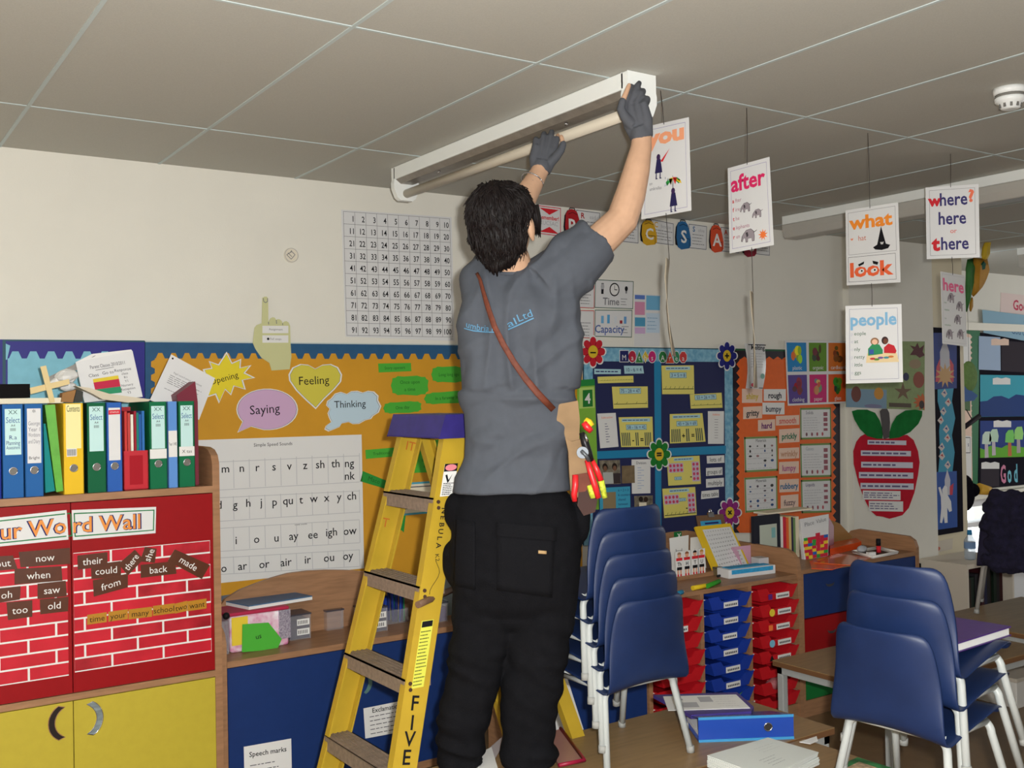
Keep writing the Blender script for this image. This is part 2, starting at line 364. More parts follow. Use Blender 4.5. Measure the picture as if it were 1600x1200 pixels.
# white phonics chart
m = MB(); q = wquad([(300, 688), (565, 679), (569, 888), (306, 915)], YB); m.sheet(q, PAPER); YT = YB - 0.0006
m.wtxt('Simple Speed Sounds', 427, 694, 5.2, BLK, YT)
def rowtxt(items, h):
    for t, x, y in items: m.wtxt(t, x, y, h, BLK, YT, bold=0.006)
rowtxt([(t, 300 + x / 3.636, 500 + (y + 4) / 3.636) for t, x, y in [('m', 190, 840), ('n', 283, 836), ('r', 373, 832), ('s', 466, 828), ('v', 553, 824), ('z', 643, 820), ('sh', 728, 815), ('th', 815, 810), ('ng', 895, 808), ('nk', 897, 880)]], 12.5)
rowtxt([(t, 300 + x / 3.636, 500 + y / 3.636) for t, x, y in [('d', 155, 1050), ('g', 245, 1048), ('h', 320, 1038), ('j', 392, 1035), ('p', 470, 1032), ('qu', 545, 1025), ('t', 620, 1020), ('w', 692, 1013), ('x', 765, 1008), ('y', 836, 1003), ('ch', 907, 998)]], 12.5)
rowtxt([('e', 341, 846), ('i', 369, 844), ('o', 401, 842), ('u', 432, 840), ('ay', 459, 837), ('ee', 489, 835), ('igh', 518, 831), ('ow', 547, 829)], 12.5)
rowtxt([('oo', 345, 888), ('ar', 379, 884), ('or', 413, 881), ('air', 447, 878), ('ir', 481, 874), ('ou', 514, 871), ('oy', 544, 868)], 12.5)
m.wtxt('vowel sounds', 470, 819, 2.6, DGREY, YT)
GL = ink(190, 190, 192)
for (ya, yb) in ((722, 712), (766, 753), (778, 767), (815, 800), (826, 812), (862, 848), (872, 859), (898, 885)): m.wline([(337, ya), (562, yb)], YT, GL, 1.0)
for i in range(10):
    x = 340 + i * 24.6
    for (a, b) in ((720, 764), (777, 813), (825, 860), (871, 897)):
        k = (x - 337) / 225 * 12; m.wline([(x, a - k), (x + 1, b - k)], YT, GL, 1.0)
tag(m.build('phonics_chart'), 'white Simple Speed Sounds letter chart on the orange board', 'wall chart')

# pointing paper hand
hand = [(410, 465.5), (413.5, 463.3), (417, 463.6), (418.9, 466.5), (419.4, 503), (422.5, 497.5), (426, 495.6), (429.5, 496.5), (431.8, 500), (434, 498.6), (437.4, 499), (440.5, 502), (441.5, 505), (444.5, 502.3), (447.5, 501.7), (451, 504), (453.3, 509), (454, 535), (455.4, 557.5), (452.6, 577), (424.3, 579), (421, 567), (408.6, 559), (399, 545), (395, 535.8), (397.7, 512), (401, 508), (409, 505)]
m = MB(); m.wcut(hand, -0.016, mat('khaki_paper', (196, 196, 146), 0.65), 0.002)
m.wline([(419.4, 503), (420, 507)], -0.0163, MGREY); m.wline([(431.8, 500), (432.2, 506)], -0.0163, MGREY); m.wline([(441.5, 505), (441.8, 508)], -0.0163, MGREY)
m.wline([(411.5, 466), (412, 471), (415, 473), (418, 471), (418, 466)], -0.0163, MGREY)
for i, (a, b) in enumerate((('Assignment', 509), ('Full stops', 524))):
    m.wpoly([(410, a and b), (450.5, b), (450.5, b + 11.5), (410, b + 11.5)], -0.0163, PAPER); m.wtxt(a, 431, b + 5.5, 3.4, MGREY, -0.0167)
m.wpoly([(419 + 2 * math.cos(t), 529.5 + 2 * math.sin(t)) for t in [i * 0.6283 for i in range(10)]], -0.0167, BLK)
tag(m.build('paper_hand'), 'khaki paper pointing hand stuck above the orange board', 'wall decoration')
m = MB(); c = onY(454.7, 398.9, 0); m.cyl(c, (0, -0.006, 0), 0.034, mat('plaque_cream', (222, 214, 196), 0.5), 28)
m.tube([c + V((0.031 * math.cos(t), -0.0065, 0.031 * math.sin(t))) for t in [i * math.pi / 14 for i in range(29)]], 0.0012, LGREY, 6)
for a in (((448, 398), (456, 393), (461, 398), (455, 405), (448, 398)), ((450, 395), (456, 401)), ((456, 391), (454, 394))): m.wline(a, -0.0068, MGREY, 1.0)
tag(m.build('wall_plaque'), 'small round cream plaque on the bare wall left of the hundred square', 'plaque')

# hundred square
q = wquad([(533, 327.5), (705.5, 339.5), (710.5, 533), (540, 526)], -0.002)
m = MB(); m.sheet(q, LAM, 0.0018); g = wquad([(536.4, 330.3), (702.5, 342), (707.4, 526.8), (542, 524)], -0.002)
for i in range(11):
    m.qrect(g, i / 10 - 0.0012, 0, i / 10 + 0.0012, 1, DGREY, 0.0004); m.qrect(g, 0, i / 10 - 0.0012, 1, i / 10 + 0.0012, DGREY, 0.0004)
for i in range(100): m.qtxt(g, str(i + 1), (i % 10 + 0.88) / 10, (i // 10 + 0.55) / 10, 0.027, BLK, 0.0007, al='R', bold=0.012, sx=0.82)
m.qtxt(q, 'RM', 0.97, 0.985, 0.008, MGREY, 0.0007)
tag(m.build('hundred_square'), 'laminated white number grid from 1 to 100 left of the man', 'wall chart')

# row of rucksack letter cards just under the ceiling
RUCK = [(0.1, 0.2), (0.22, 0.08), (0.42, 0.03), (0.66, 0.05), (0.8, 0.14), (0.9, 0.32), (1, 0.6), (1.0, 0.84), (0.88, 0.94), (0.4, 1), (0.16, 0.92), (0.06, 0.6)]
def rucksack(m, x, y, w, h, colr, letter, Y):
    f = lambda a, b: (x + a * w, y + b * h + 0.09 * a * w)
    body = [f(*k) for k in RUCK]
    m.wpoly([f(0.02, 0.25), f(0.2, 0.07), f(0.3, 0.95), f(0.0, 0.85), f(-0.04, 0.6)], Y, BLK); m.wpoly(body, Y - 0.0003, colr)
    m.wline([f(0.3, 0.06), f(0.35, 0), f(0.6, 0), f(0.66, 0.06)], Y - 0.0003, BLK, 1.6)
    m.wline([f(0.25, 0.2), f(0.5, 0.13), f(0.8, 0.2)], Y - 0.0006, BLK, 0.8); m.wline([f(0.28, 0.62), f(0.9, 0.62), f(0.9, 0.92)], Y - 0.0006, BLK, 0.8)
    cx, cy = f(0.55, 0.55); m.wtxt(letter, cx, cy, h * 0.42, PAPER, Y - 0.0009, bold=0.02)
GRP = 'rucksack letter cards under the ceiling'
m = MB(); q = wquad([(838, 319), (877, 324), (877, 371), (838, 366)], -0.002); m.sheet(q, LAM); m.qframe(q, 0.02, 0.03, 0.98, 0.97, 0.004, REDI)
m.qpoly(q, [(0.12, 0.1), (0.9, 0.1), (0.52, 0.3)], REDI); m.qpoly(q, [(0.12, 0.9), (0.9, 0.9), (0.52, 0.7)], REDI); m.qtxt(q, 'Remember!', 0.5, 0.4, 0.022, REDI, bold=0.02, maxw=0.13); m.qtxt(q, 'RUCSAC', 0.5, 0.58, 0.022, LGREY, maxw=0.12)
tag(m.build('letter_card'), 'red-arrowed card reading Remember! beside the man\'s face', 'wall card', GRP)
for letter, word, colr, rx, ry, rw, rh, q4 in [('R', 'Read', (168, 34, 40), 881.5, 324, 26, 50, [(900, 327), (938, 332), (938, 372), (900, 370)]),
  ('U', 'Understand', (60, 130, 70), 944, 333, 24, 44, [(962, 339), (998, 344), (998, 381), (962, 377)]),
  ('C', 'Choose', (206, 160, 40), 1001, 341.5, 25.5, 41, [(1014, 341), (1053, 349), (1053, 384), (1014, 379)]),
  ('S', 'Solve', (44, 100, 150), 1055.5, 343, 24, 46, [(1076, 349), (1105, 353), (1104, 391), (1076, 388)]),
  ('A', 'Answer', (206, 76, 44), 1108.5, 349, 22, 45, [(1126, 354), (1155, 358), (1155, 396), (1126, 393)]),
  ('C', 'Check', (140, 30, 50), 1160, 357, 22, 44, [(1176, 362), (1203, 366), (1203, 400), (1176, 397)])]:
    m = MB(); q = wquad(q4, -0.002); m.sheet(q, LAM); m.qframe(q, 0.01, 0.02, 0.98, 0.98, 0.003, DGREY); m.qtxt(q, word[0], 0.28, 0.2, 0.03, ink(*colr), bold=0.02); m.qtxt(q, word[1:], 0.68, 0.22, 0.022, LGREY, maxw=0.09)
    m.qlines(q, 0.2, 0.36, 0.95, 0.86, 4, MGREY, th=0.004, seed=ord(letter)); rucksack(m, rx, ry, rw, rh, ink(*colr), letter, -0.0045); m.wcut([(rx + q_[0] * rw, ry + q_[1] * rh + 0.09 * q_[0] * rw) for q_ in RUCK], -0.0043, ink(*colr), 0.003)
    lab = 'white card with a %s rucksack lettered %s, near the ceiling' % ({'R': 'dark red', 'U': 'green', 'S': 'blue', 'A': 'orange-red'}.get(letter, 'yellow' if word == 'Choose' else 'maroon'), letter)
    tag(m.build('letter_card'), lab, 'wall card', GRP)

def wsheet(name, pts, base, label, cat='poster', group=None, Y=-0.002, frame=None, fw=0.004, draw=None, t=0.0015):
    m = MB(); q = wquad(pts, Y); m.sheet(q, base, t)
    if frame: m.qframe(q, 0, 0, 1, 1, fw, frame)
    if draw: draw(m, q)
    return tag(m.build(name), label, cat, group)
def dTime(m, q):
    m.qell(q, 0.5, 0.33, 0.13, 0.24, BLK); m.qell(q, 0.5, 0.33, 0.105, 0.195, PAPER, 0.0008); m.qrect(q, 0.495, 0.18, 0.505, 0.34, BLK, 0.001); m.qrect(q, 0.5, 0.32, 0.57, 0.35, BLK, 0.001); m.qrect(q, 0.16, 0.12, 0.22, 0.5, BLK); m.qell(q, 0.19, 0.24, 0.045, 0.1, LGREY, 0.0008)
    m.qell(q, 0.81, 0.28, 0.04, 0.09, BLK); m.qrect(q, 0.79, 0.36, 0.83, 0.45, MGREY); m.qtxt(q, 'Time', 0.42, 0.75, 0.04, MGREY, bold=0.015); m.qlines(q, 0.67, 0.6, 0.85, 0.9, 3, MGREY, th=0.004)
def dCap(m, q):
    for u, cc, h in ((0.2, (110, 170, 210), 0.28), (0.36, (90, 160, 205), 0.32), (0.55, (205, 210, 215), 0.26), (0.7, (150, 40, 50), 0.12), (0.81, (100, 150, 200), 0.26)): m.qrect(q, u - 0.035, 0.5 - h, u + 0.035, 0.5, ink(*cc))
    m.qtxt(q, 'Capacity', 0.4, 0.7, 0.042, ink(80, 100, 160), bold=0.015); m.qlines(q, 0.72, 0.55, 0.92, 0.88, 3, MGREY, th=0.004)
DG = ink(50, 90, 70); RF = ink(190, 60, 60)
wsheet('topic_card', [(930, 436.5), (990, 439.5), (989, 483), (929, 481)], LAM, 'white topic card with clock and word Time', 'wall card', 'topic cards above the maths board', frame=DG, draw=dTime)
wsheet('topic_card', [(929.5, 484), (988, 484.5), (987, 527.5), (929, 526)], LAM, 'white topic card with blue beakers and word Capacity', 'wall card', 'topic cards above the maths board', frame=DG, draw=dCap)
wsheet('topic_card', [(885, 434), (929, 436), (928.5, 482), (885, 480)], LAM, 'red-edged card just behind the man\'s shirt, left of Time', 'wall card', 'topic cards above the maths board', frame=RF, draw=lambda m, q: m.qlines(q, 0.5, 0.5, 0.9, 0.9, 4, MGREY, th=0.004))
wsheet('topic_card', [(884, 484), (928.5, 485), (928, 529), (884, 527)], LAM, 'red-edged card just behind the man\'s shirt, left of Capacity', 'wall card', 'topic cards above the maths board', frame=RF, draw=lambda m, q: (m.qtxt(q, 'Length', 0.2, 0.6, 0.03, REDI), m.qlines(q, 0.5, 0.4, 0.9, 0.95, 5, MGREY, th=0.004)))
def dCol(m, q):
    for r, cc in (((0.02, 0.02, 0.4, 0.1), (90, 120, 190)), ((0.02, 0.15, 0.4, 0.4), (205, 140, 170)), ((0.45, 0.02, 0.98, 0.3), (110, 170, 205)), ((0.02, 0.45, 0.42, 0.62), (80, 150, 185)), ((0.02, 0.64, 0.42, 0.76), (200, 170, 205)), ((0.45, 0.36, 0.98, 0.74), (190, 208, 224))): m.qrect(q, *r, ink(*cc))
    m.qlines(q, 0.5, 0.42, 0.92, 0.7, 4, ink(120, 160, 190), 0.0008, 0.004)
wsheet('topic_card', [(991, 459), (1032, 461), (1031, 541), (991, 541)], LAM, 'blue and pink picture sheet right of Time and Capacity', 'wall card', 'topic cards above the maths board', draw=dCol)

# ---------------------------------------------------------------- maths board
def z4(p): return [(880 + x / 4, 520 + y / 4) for x, y in p]
MOT = mat('mottled_pale_blue_border', (140, 190, 208), 0.55, noise_amt=1, nscale=40, rgb2=(92, 150, 184)); NAVYB = mat('navy_backing_paper', (30, 36, 80), 0.6); TURQ = mat('turquoise_strip', (28, 128, 172), 0.5)
m = MB(); m.wcut(z4([(130, 86), (1060, 99), (1068, 1330), (130, 1330)]), -0.012, ink(30, 70, 90), 0.0105)
m.wpoly(z4([(130, 92), (1058, 105), (1066, 1330), (130, 1330)]), -0.0124, MOT); m.wpoly(z4([(185, 178), (1008, 182), (1015, 1330), (185, 1330)]), -0.0128, NAVYB)
m.wpoly(z4([(568, 178), (612, 180), (614, 1330), (578, 1330)]), -0.0132, TURQ); m.wpoly(z4([(185, 742), (1018, 705), (1018, 755), (185, 790)]), -0.0134, TURQ)
tag(m.build('maths_board'), 'navy maths display board quartered by turquoise strips', 'display board')
YM = -0.0150
PY = mat('pale_yellow_sheet', (222, 210, 110), 0.55); PB = mat('pale_blue_label', (168, 206, 214), 0.5); SPG = 'worked examples on the maths board'
def msheet(pts, base, label, draw=None, Y=YM, group=SPG, name='maths_sheet', cat='worksheet'): return wsheet(name, z4(pts), base, label, cat, group, Y, draw=draw)
def lab(m, q, t, u, v, w, h): m.qrect(q, u - w / 2, v - h / 2, u + w / 2, v + h / 2, PB, 0.0005); m.qframe(q, u - w / 2, v - h / 2, u + w / 2, v + h / 2, 0.002, ink(60, 110, 120), 0.0007); m.qtxt(q, t, u, v, h * q.h * 0.62, NAVYI, 0.0009, maxw=w * q.w * 0.9)
def numline(m, q, v, n=9):
    m.qrect(q, 0.02, v - 0.012, 0.98, v + 0.012, BLK, 0.0005)
    for i in range(n): u = 0.08 + 0.84 * i / (n - 1); m.qpoly(q, [(u, v), (u + 0.04, v - 0.1), (u + 0.05, v - 0.09), (u + 0.012, v)], ink(80, 110, 60), 0.0006)
msheet([(195, 225), (360, 228), (360, 258), (195, 258)], PB, 'thin pale blue heading strip at top left of maths board', lambda m, q: m.qlines(q, 0.05, 0.3, 0.95, 0.7, 1, NAVYI, th=0.006))
msheet([(380, 206), (498, 206), (505, 254), (384, 256)], PB, 'pale blue card reading 10 - 6 = 4', lambda m, q: m.qtxt(q, '10 - 6 = 4', 0.5, 0.5, 0.022, NAVYI, maxw=0.11))
msheet([(215, 275), (438, 268), (440, 310), (218, 316)], PY, 'narrow yellow number line strip under 10 - 6 = 4', lambda m, q: numline(m, q, 0.6, 12))
msheet([(305, 337), (528, 335), (530, 468), (315, 474)], PY, 'yellow sheet with sum 75 - 28 = 47', lambda m, q: (lab(m, q, '75 - 28 = 47', 0.5, 0.2, 0.6, 0.27), numline(m, q, 0.8, 4)))
msheet([(213, 505), (328, 500), (346, 712), (232, 722)], PAPER, 'white word list left of the 58 - 16 sheet', lambda m, q: (m.qtxt(q, 'Subtraction', 0.5, 0.12, 0.012, ORNI), [m.qrect(q, 0.35, 0.3 + i * 0.075, 0.35 + 0.12 + 0.05 * (i % 3), 0.315 + i * 0.075, NAVYI) for i in range(8)]))
def dBars(op, t):
    def f(m, q):
        m.qrect(q, 0.08, 0.05, 0.92, 0.16, PB); m.qlines(q, 0.1, 0.07, 0.9, 0.14, 1, NAVYI, 0.0007, 0.004); lab(m, q, t, 0.5, 0.34, 0.62, 0.18)
        for (a, n) in ((0.04, 5), (0.46, 2), (0.74, 4)):
            for i in range(n): m.qrect(q, a + i * 0.055, 0.52, a + i * 0.055 + 0.03, 0.96, ink(60, 80, 80))
        m.qtxt(q, op, 0.38, 0.76, 0.03, BLK, bold=0.03); m.qtxt(q, '=', 0.65, 0.76, 0.03, BLK, bold=0.03)
    return f
msheet([(347, 528), (558, 524), (563, 712), (363, 714)], PY, 'yellow bar sheet with sum 58 - 16 = 42', dBars('-', '58 - 16 = 42'))
msheet([(615, 205), (816, 203), (820, 383), (620, 384)], PY, 'yellow number line sheet with sum 3 + 5 = 8', lambda m, q: (m.qrect(q, 0.12, 0.04, 0.88, 0.16, PB), m.qlines(q, 0.14, 0.06, 0.86, 0.14, 1, NAVYI, 0.0007, 0.004), lab(m, q, '3 + 5 = 8', 0.5, 0.34, 0.52, 0.2), numline(m, q, 0.82, 7)))
msheet([(792, 385), (990, 374), (996, 468), (798, 474)], PY, 'yellow sheet with sum 53 + 26 = 79', lambda m, q: (lab(m, q, '53 + 26 = 79', 0.48, 0.25, 0.68, 0.36), numline(m, q, 0.78, 5)))
msheet([(667, 508), (870, 502), (890, 680), (668, 692)], PY, 'yellow bar sheet with sum 43 + 26 = 69', dBars('+', '43 + 26 = 69'))
msheet([(905, 490), (1005, 490), (1004, 694), (906, 694)], PAPER, 'white word list at right edge of maths board', lambda m, q: (m.qtxt(q, 'Addition', 0.5, 0.1, 0.012, ORNI), [m.qrect(q, 0.4, 0.25 + i * 0.08, 0.62, 0.262 + i * 0.08, MGREY) for i in range(8)]))
PHO = mat('photo_print', (70, 66, 58), 0.3, noise_amt=1, nscale=30, rgb2=(150, 140, 120))
def dPeople(m, q):
    for u in (0.25, 0.72): m.qell(q, u, 0.28, 0.13, 0.16, ink(40, 30, 26)); m.qell(q, u, 0.34, 0.09, 0.11, ink(120, 86, 66), 0.0008)
    m.qrect(q, 0.12, 0.5, 0.62, 0.98, ink(176, 178, 172)); m.qrect(q, 0.62, 0.55, 0.98, 0.98, ink(60, 50, 50))
msheet([(226, 798), (354, 795), (362, 944), (238, 948)], PHO, 'photo of two people holding white sheet on maths board', dPeople, name='photo_print', cat='photo', group='photos on the maths board')
msheet([(366, 832), (446, 828), (448, 938), (368, 942)], mat('brown_photo', (120, 102, 76), 0.4, noise_amt=0.2), 'plain brown photo left of the Division list', None, name='photo_print', cat='photo', group='photos on the maths board', Y=YM - 0.002)
msheet([(428, 792), (545, 790), (545, 1003), (430, 1006)], PAPER, 'white word list headed Division', lambda m, q: (m.qtxt(q, 'Division', 0.5, 0.1, 0.016, DGREY), [m.qrect(q, 0.3, 0.24 + i * 0.075, 0.5 + 0.15 * (i % 2), 0.25 + i * 0.075, BLUI) for i in range(9)]))
msheet([(228, 970), (418, 960), (420, 1105), (230, 1114)], ink(64, 158, 190), 'turquoise sheet with brown square and written sum', lambda m, q: (m.qrect(q, 0.1, 0.2, 0.52, 0.95, ink(140, 122, 90)), [m.qtxt(q, t, 0.6, 0.14 + 0.2 * i, 0.014, NAVYI, 0.0007, al='L') for i, t in enumerate(('6 ÷ 2 = 3', '6 counters', 'shared', 'between', '2 people'))]))
msheet([(444, 1020), (560, 1017), (560, 1100), (446, 1104)], PHO, 'small photo of people with white card below Division', lambda m, q: (m.qell(q, 0.35, 0.25, 0.12, 0.2, ink(40, 30, 26)), m.qell(q, 0.62, 0.28, 0.12, 0.2, ink(50, 36, 30)), m.qrect(q, 0.25, 0.5, 0.65, 0.95, CREAM)), name='photo_print', cat='photo', group='photos on the maths board')
def dDots(two):
    def f(m, q):
        m.qrect(q, 0.2, 0.04, 0.8, 0.15, PB); m.qlines(q, 0.22, 0.06, 0.78, 0.13, 1, NAVYI, 0.0007, 0.004); m.qrect(q, 0.03, 0.22, 0.48, 0.55, ink(196, 176, 196)); m.qrect(q, 0.74, 0.2, 0.97, 0.9, ink(196, 176, 196))
        for i in range(4):
            for j in range(2): m.qell(q, 0.09 + i * 0.11, 0.31 + j * 0.16, 0.038, 0.055, ink(205, 70, 100), 0.0008); m.qell(q, 0.8 + j * 0.11, 0.29 + i * 0.17, 0.038, 0.055, ink(205, 70, 100), 0.0008)
        lab(m, q, '4 + 4' if not two else '2 x 4', 0.58 if two else 0.3, 0.42 if two else 0.76, 0.22, 0.12); m.qtxt(q, '-', 0.7, 0.7, 0.03, BLK, bold=0.03)
        if two: numline(m, q, 0.92, 8)
    return f
msheet([(648, 778), (852, 768), (861, 944), (658, 956)], PY, 'upper yellow sheet with rows of pink dots', dDots(False))
msheet([(620, 975), (825, 963), (835, 1138), (632, 1158)], PY, 'lower yellow sheet with rows of pink dots above the clipboard', dDots(True))
for t, p in (('lots of', [(897, 770), (1006, 765), (1008, 812), (900, 817)]), ('groups of', [(893, 845), (995, 840), (996, 888), (894, 895)]), ('multiply', [(893, 914), (1004, 906), (1005, 960), (894, 968)]), ('times table', [(865, 990), (972, 980), (973, 1028), (862, 1040)])):
    msheet(p, PAPER, 'white strip reading %s on the maths board' % t, lambda m, q, t=t: m.qtxt(q, t, 0.5, 0.5, 0.026, BLK, maxw=q.w * 0.9), group='white word strips on the maths board', name='word_strip', cat='word card')
def flower(x, y, rx, ry, colr, sym, label, n=8, Y=-0.018):
    P = []
    for i in range(n * 6):
        a = 2 * math.pi * i / (n * 6); k = 0.70 + 0.30 * abs(math.cos(n / 2 * a)) ** 0.7; P.append((x + rx * k * math.sin(a), y - ry * k * math.cos(a)))
    m = MB(); m.wcut(P, Y, PAPER, 0.002); m.wpoly(shrink(P, 0.9), Y - 0.0004, ink(*colr))
    for i in range(n):
        a = 2 * math.pi * (i + 0.5) / n; m.wline([(x + rx * 0.35 * math.sin(a), y - ry * 0.35 * math.cos(a)), (x + rx * 0.6 * math.sin(a), y - ry * 0.6 * math.cos(a))], Y - 0.0006, BLK, 0.7)
    m.wpoly([(x + rx * 0.36 * math.cos(t), y + ry * 0.38 * math.sin(t)) for t in [i * 0.314 for i in range(20)]], Y - 0.0008, mat('flower_yellow', (214, 182, 40), 0.5)); m.wtxt(sym, x, y, ry * 0.42, BLK, Y - 0.0012, bold=0.04, sx=1.2)
    tag(m.build('flower_card'), label, 'flower card', 'flower cards on the maths board')
flower(926.7, 549.5, 21, 26, (188, 34, 48), '–', 'red flower card with minus sign'); flower(1136, 556, 17, 24, (36, 40, 120), '+', 'dark blue flower card with plus sign')
flower(1030, 710, 19.5, 26, (30, 120, 44), '=', 'green flower card with equals sign'); flower(1140.5, 801, 19, 24, (140, 40, 120), '×', 'purple flower card with times sign')
TL = [('M', 'sq', (36, 40, 96), 381, 58), ('a', 'ci', (176, 40, 66), 432, 52), ('t', 'tr', (60, 130, 70), 476, 48), ('h', 'di', (206, 180, 60), 514, 42), ('s', 'ci', (190, 40, 110), 556, 52), ('A', 'oc', (40, 120, 60), 622, 54), ('r', 'tr', (206, 74, 50), 668, 50), ('e', 'ci', (50, 130, 90), 708, 40), ('a', 'oc', (196, 60, 60), 750, 52)]
for t, sh, cc, x, wd_ in TL:
    a = wd_ / 2; cy = 148 + (x - 380) * 0.012; h = 40
    P = {'sq': [(-a, -h), (a, -h), (a, h * 0.9), (-a, h * 0.9)], 'tr': [(0, -h), (a * 1.1, h), (-a * 1.1, h)], 'di': [(0, -h), (a, 0), (0, h), (-a, 0)]}.get(sh) or [(a * math.cos(i * 0.785 + 0.39), h * math.sin(i * 0.785 + 0.39)) for i in range(8)] if sh != 'ci' else [(a * math.cos(i * 0.4488), h * math.sin(i * 0.4488)) for i in range(14)]
    m = MB(); P = z4([(x + u, cy + v) for u, v in P]); m.wcut(P, -0.0165, PAPER); m.wpoly(shrink(P, 0.9), -0.0169, ink(*cc)); px, py = z4([(x, cy + 6)])[0]; m.wtxt(t, px, py, 8.5, PAPER, -0.0173)
    nm_ = {'sq': 'square', 'ci': 'circle', 'tr': 'triangle', 'di': 'diamond', 'oc': 'octagon'}[sh]
    tag(m.build('title_letter'), 'cut-out %s with letter %s, number %d from left in the Maths Area title' % (nm_, t, [k[3] for k in TL].index(x) + 1), 'letter card', 'Maths Area title letters')
# green number poster behind the man's tool pouch
m = MB(); q = wquad([(902, 594), (929, 592), (936, 796), (902, 798)], -0.017); m.sheet(q, mat('lime_poster', (126, 178, 60), 0.5, noise_amt=0.15, nscale=6)); m.qrect(q, 0, 0, 1, 0.05, ink(40, 130, 60)); m.qrect(q, 0.1, 0.06, 0.95, 0.22, ink(176, 206, 110)); m.qrect(q, 0.3, 0.08, 0.85, 0.21, ink(36, 116, 48), 0.0006); m.qtxt(q, '4', 0.57, 0.145, 0.055, PAPER, 0.001, bold=0.02)
tag(m.build('number_poster'), 'lime green number 4 poster behind the tool pouch', 'poster')

# ---------------------------------------------------------------- orange materials board
def y4(p): return [(1140 + x / 4, 520 + y / 4) for x, y in p]
OR2 = mat('deep_orange_backing', (222, 100, 36), 0.6, noise_amt=0.04); BBLK = mat('black_border_card', (34, 26, 36), 0.5)
m = MB(); m.wcut(y4([(24, 98), (690, 112), (692, 1250), (30, 1250)]), -0.012, BBLK, 0.0105); m.wpoly(y4([(24, 98), (690, 112), (690, 122), (24, 110)]), -0.0124, ink(40, 90, 60))
m.wpoly(y4([(62, 165), (645, 172), (645, 1250), (62, 1250)]), -0.0124, OR2)
for i in range(20):
    y = 170 + i * 54; m.wpoly(y4([(63, y), (42, y + 27), (63, y + 54)]), -0.0126, OR2); m.wpoly(y4([(644, y), (666, y + 27), (644, y + 54)]), -0.0126, OR2)
for i in range(11):
    x = 66 + i * 52; m.wpoly(y4([(x, 167), (x + 26, 148), (x + 52, 167)]), -0.0126, OR2)
tag(m.build('materials_board'), 'deep orange display board with black zigzag border', 'display board')
PCARD = mat('peach_card', (226, 196, 176), 0.55)
for t, x0, y0, x1, y1, cc, sl in [('shiny', 78, 350, 205, 438, (200, 176, 60), 0), ('rough', 214, 352, 352, 426, (40, 40, 48), 0), ('gritty', 85, 464, 203, 540, (70, 66, 70), -6), ('bumpy', 206, 436, 343, 510, (76, 80, 92), 0), ('hard', 178, 546, 285, 616, (110, 36, 110), -6), ('smooth', 290, 520, 435, 580, (210, 110, 100), -6), ('prickly', 310, 604, 437, 690, (40, 120, 90), -8), ('wrinkly', 308, 722, 435, 790, (196, 150, 120), -6), ('lumpy', 310, 808, 433, 883, (176, 90, 140), -6), ('rubbery', 312, 918, 433, 998, (50, 110, 150), -6), ('fuzzy', 320, 1018, 430, 1108, (130, 110, 110), -10)]:
    m = MB(); q = wquad(y4([(x0, y0), (x1, y0 + sl), (x1, y1 + sl), (x0, y1)]), -0.0145); m.sheet(q, PCARD if t not in ('rough', 'bumpy') else PAPER); m.qtxt(q, t, 0.5, 0.52, 0.036, ink(*cc), bold=0.025, maxw=q.w * 0.92)
    tag(m.build('word_card'), 'small card reading %s on the deep orange board' % t, 'word card', 'texture words on the deep orange board')
def dFact(t, cc, seed):
    def f(m, q):
        m.qframe(q, 0, 0, 1, 1, 0.012, ink(110, 140, 80)); m.qtxt(q, t, 0.3, 0.15, 0.022, ink(*cc), maxw=0.12); m.qlines(q, 0.1, 0.28, 0.72, 0.75, 6, LGREY, th=0.003, seed=seed); rr = random.Random(seed)
        for i in range(4): m.qrect(q, 0.75, 0.15 + i * 0.17, 0.88, 0.15 + i * 0.17 + rr.uniform(0.06, 0.14), ink(150, 90, 100)); m.qell(q, 0.2 + i * 0.17, 0.84, 0.03, 0.06, ink(120 + 20 * i, 80, 90))
    return f
FS = 'fact sheets on the deep orange board'
for t, pts, cc in (('Solids', [(440, 470), (633, 466), (636, 662), (442, 668)], (110, 110, 120)), ('Gases', [(440, 694), (635, 688), (637, 900), (445, 905)], (150, 160, 170)), ('Liquids', [(445, 920), (635, 912), (637, 1122), (450, 1128)], (60, 50, 110))):
    wsheet('fact_sheet', y4(pts), LAM, 'green-edged fact sheet headed %s at right of the orange board' % t, 'worksheet', FS, -0.0145, draw=dFact(t, cc, len(t)))
def dChk(seed):
    def f(m, q):
        m.qframe(q, 0, 0, 1, 1, 0.012, ink(120, 150, 90)); m.qtxt(q, 'Materials', 0.5, 0.11, 0.018, DGREY, maxw=0.1); rr = random.Random(seed)
        for r in range(5):
            for cc in range(4):
                if rr.random() < 0.7: m.qell(q, 0.17 + cc * 0.22, 0.27 + r * 0.14, rr.uniform(0.02, 0.05), rr.uniform(0.02, 0.045), ink(*rr.choice([(50, 80, 130), (150, 110, 110), (90, 80, 90), (60, 60, 60)])))
            m.qlines(q, 0.08, 0.32 + r * 0.14, 0.92, 0.36 + r * 0.14, 1, LGREY, th=0.0025, seed=seed + r)
    return f
wsheet('fact_sheet', y4([(90, 652), (298, 645), (302, 862), (96, 873)]), LAM, 'upper green-edged picture table at left of the orange board', 'worksheet', FS, -0.0145, draw=dChk(3))
wsheet('fact_sheet', y4([(92, 906), (298, 893), (300, 1108), (98, 1125)]), LAM, 'lower green-edged picture table at left of the orange board', 'worksheet', FS, -0.0145, draw=dChk(9))
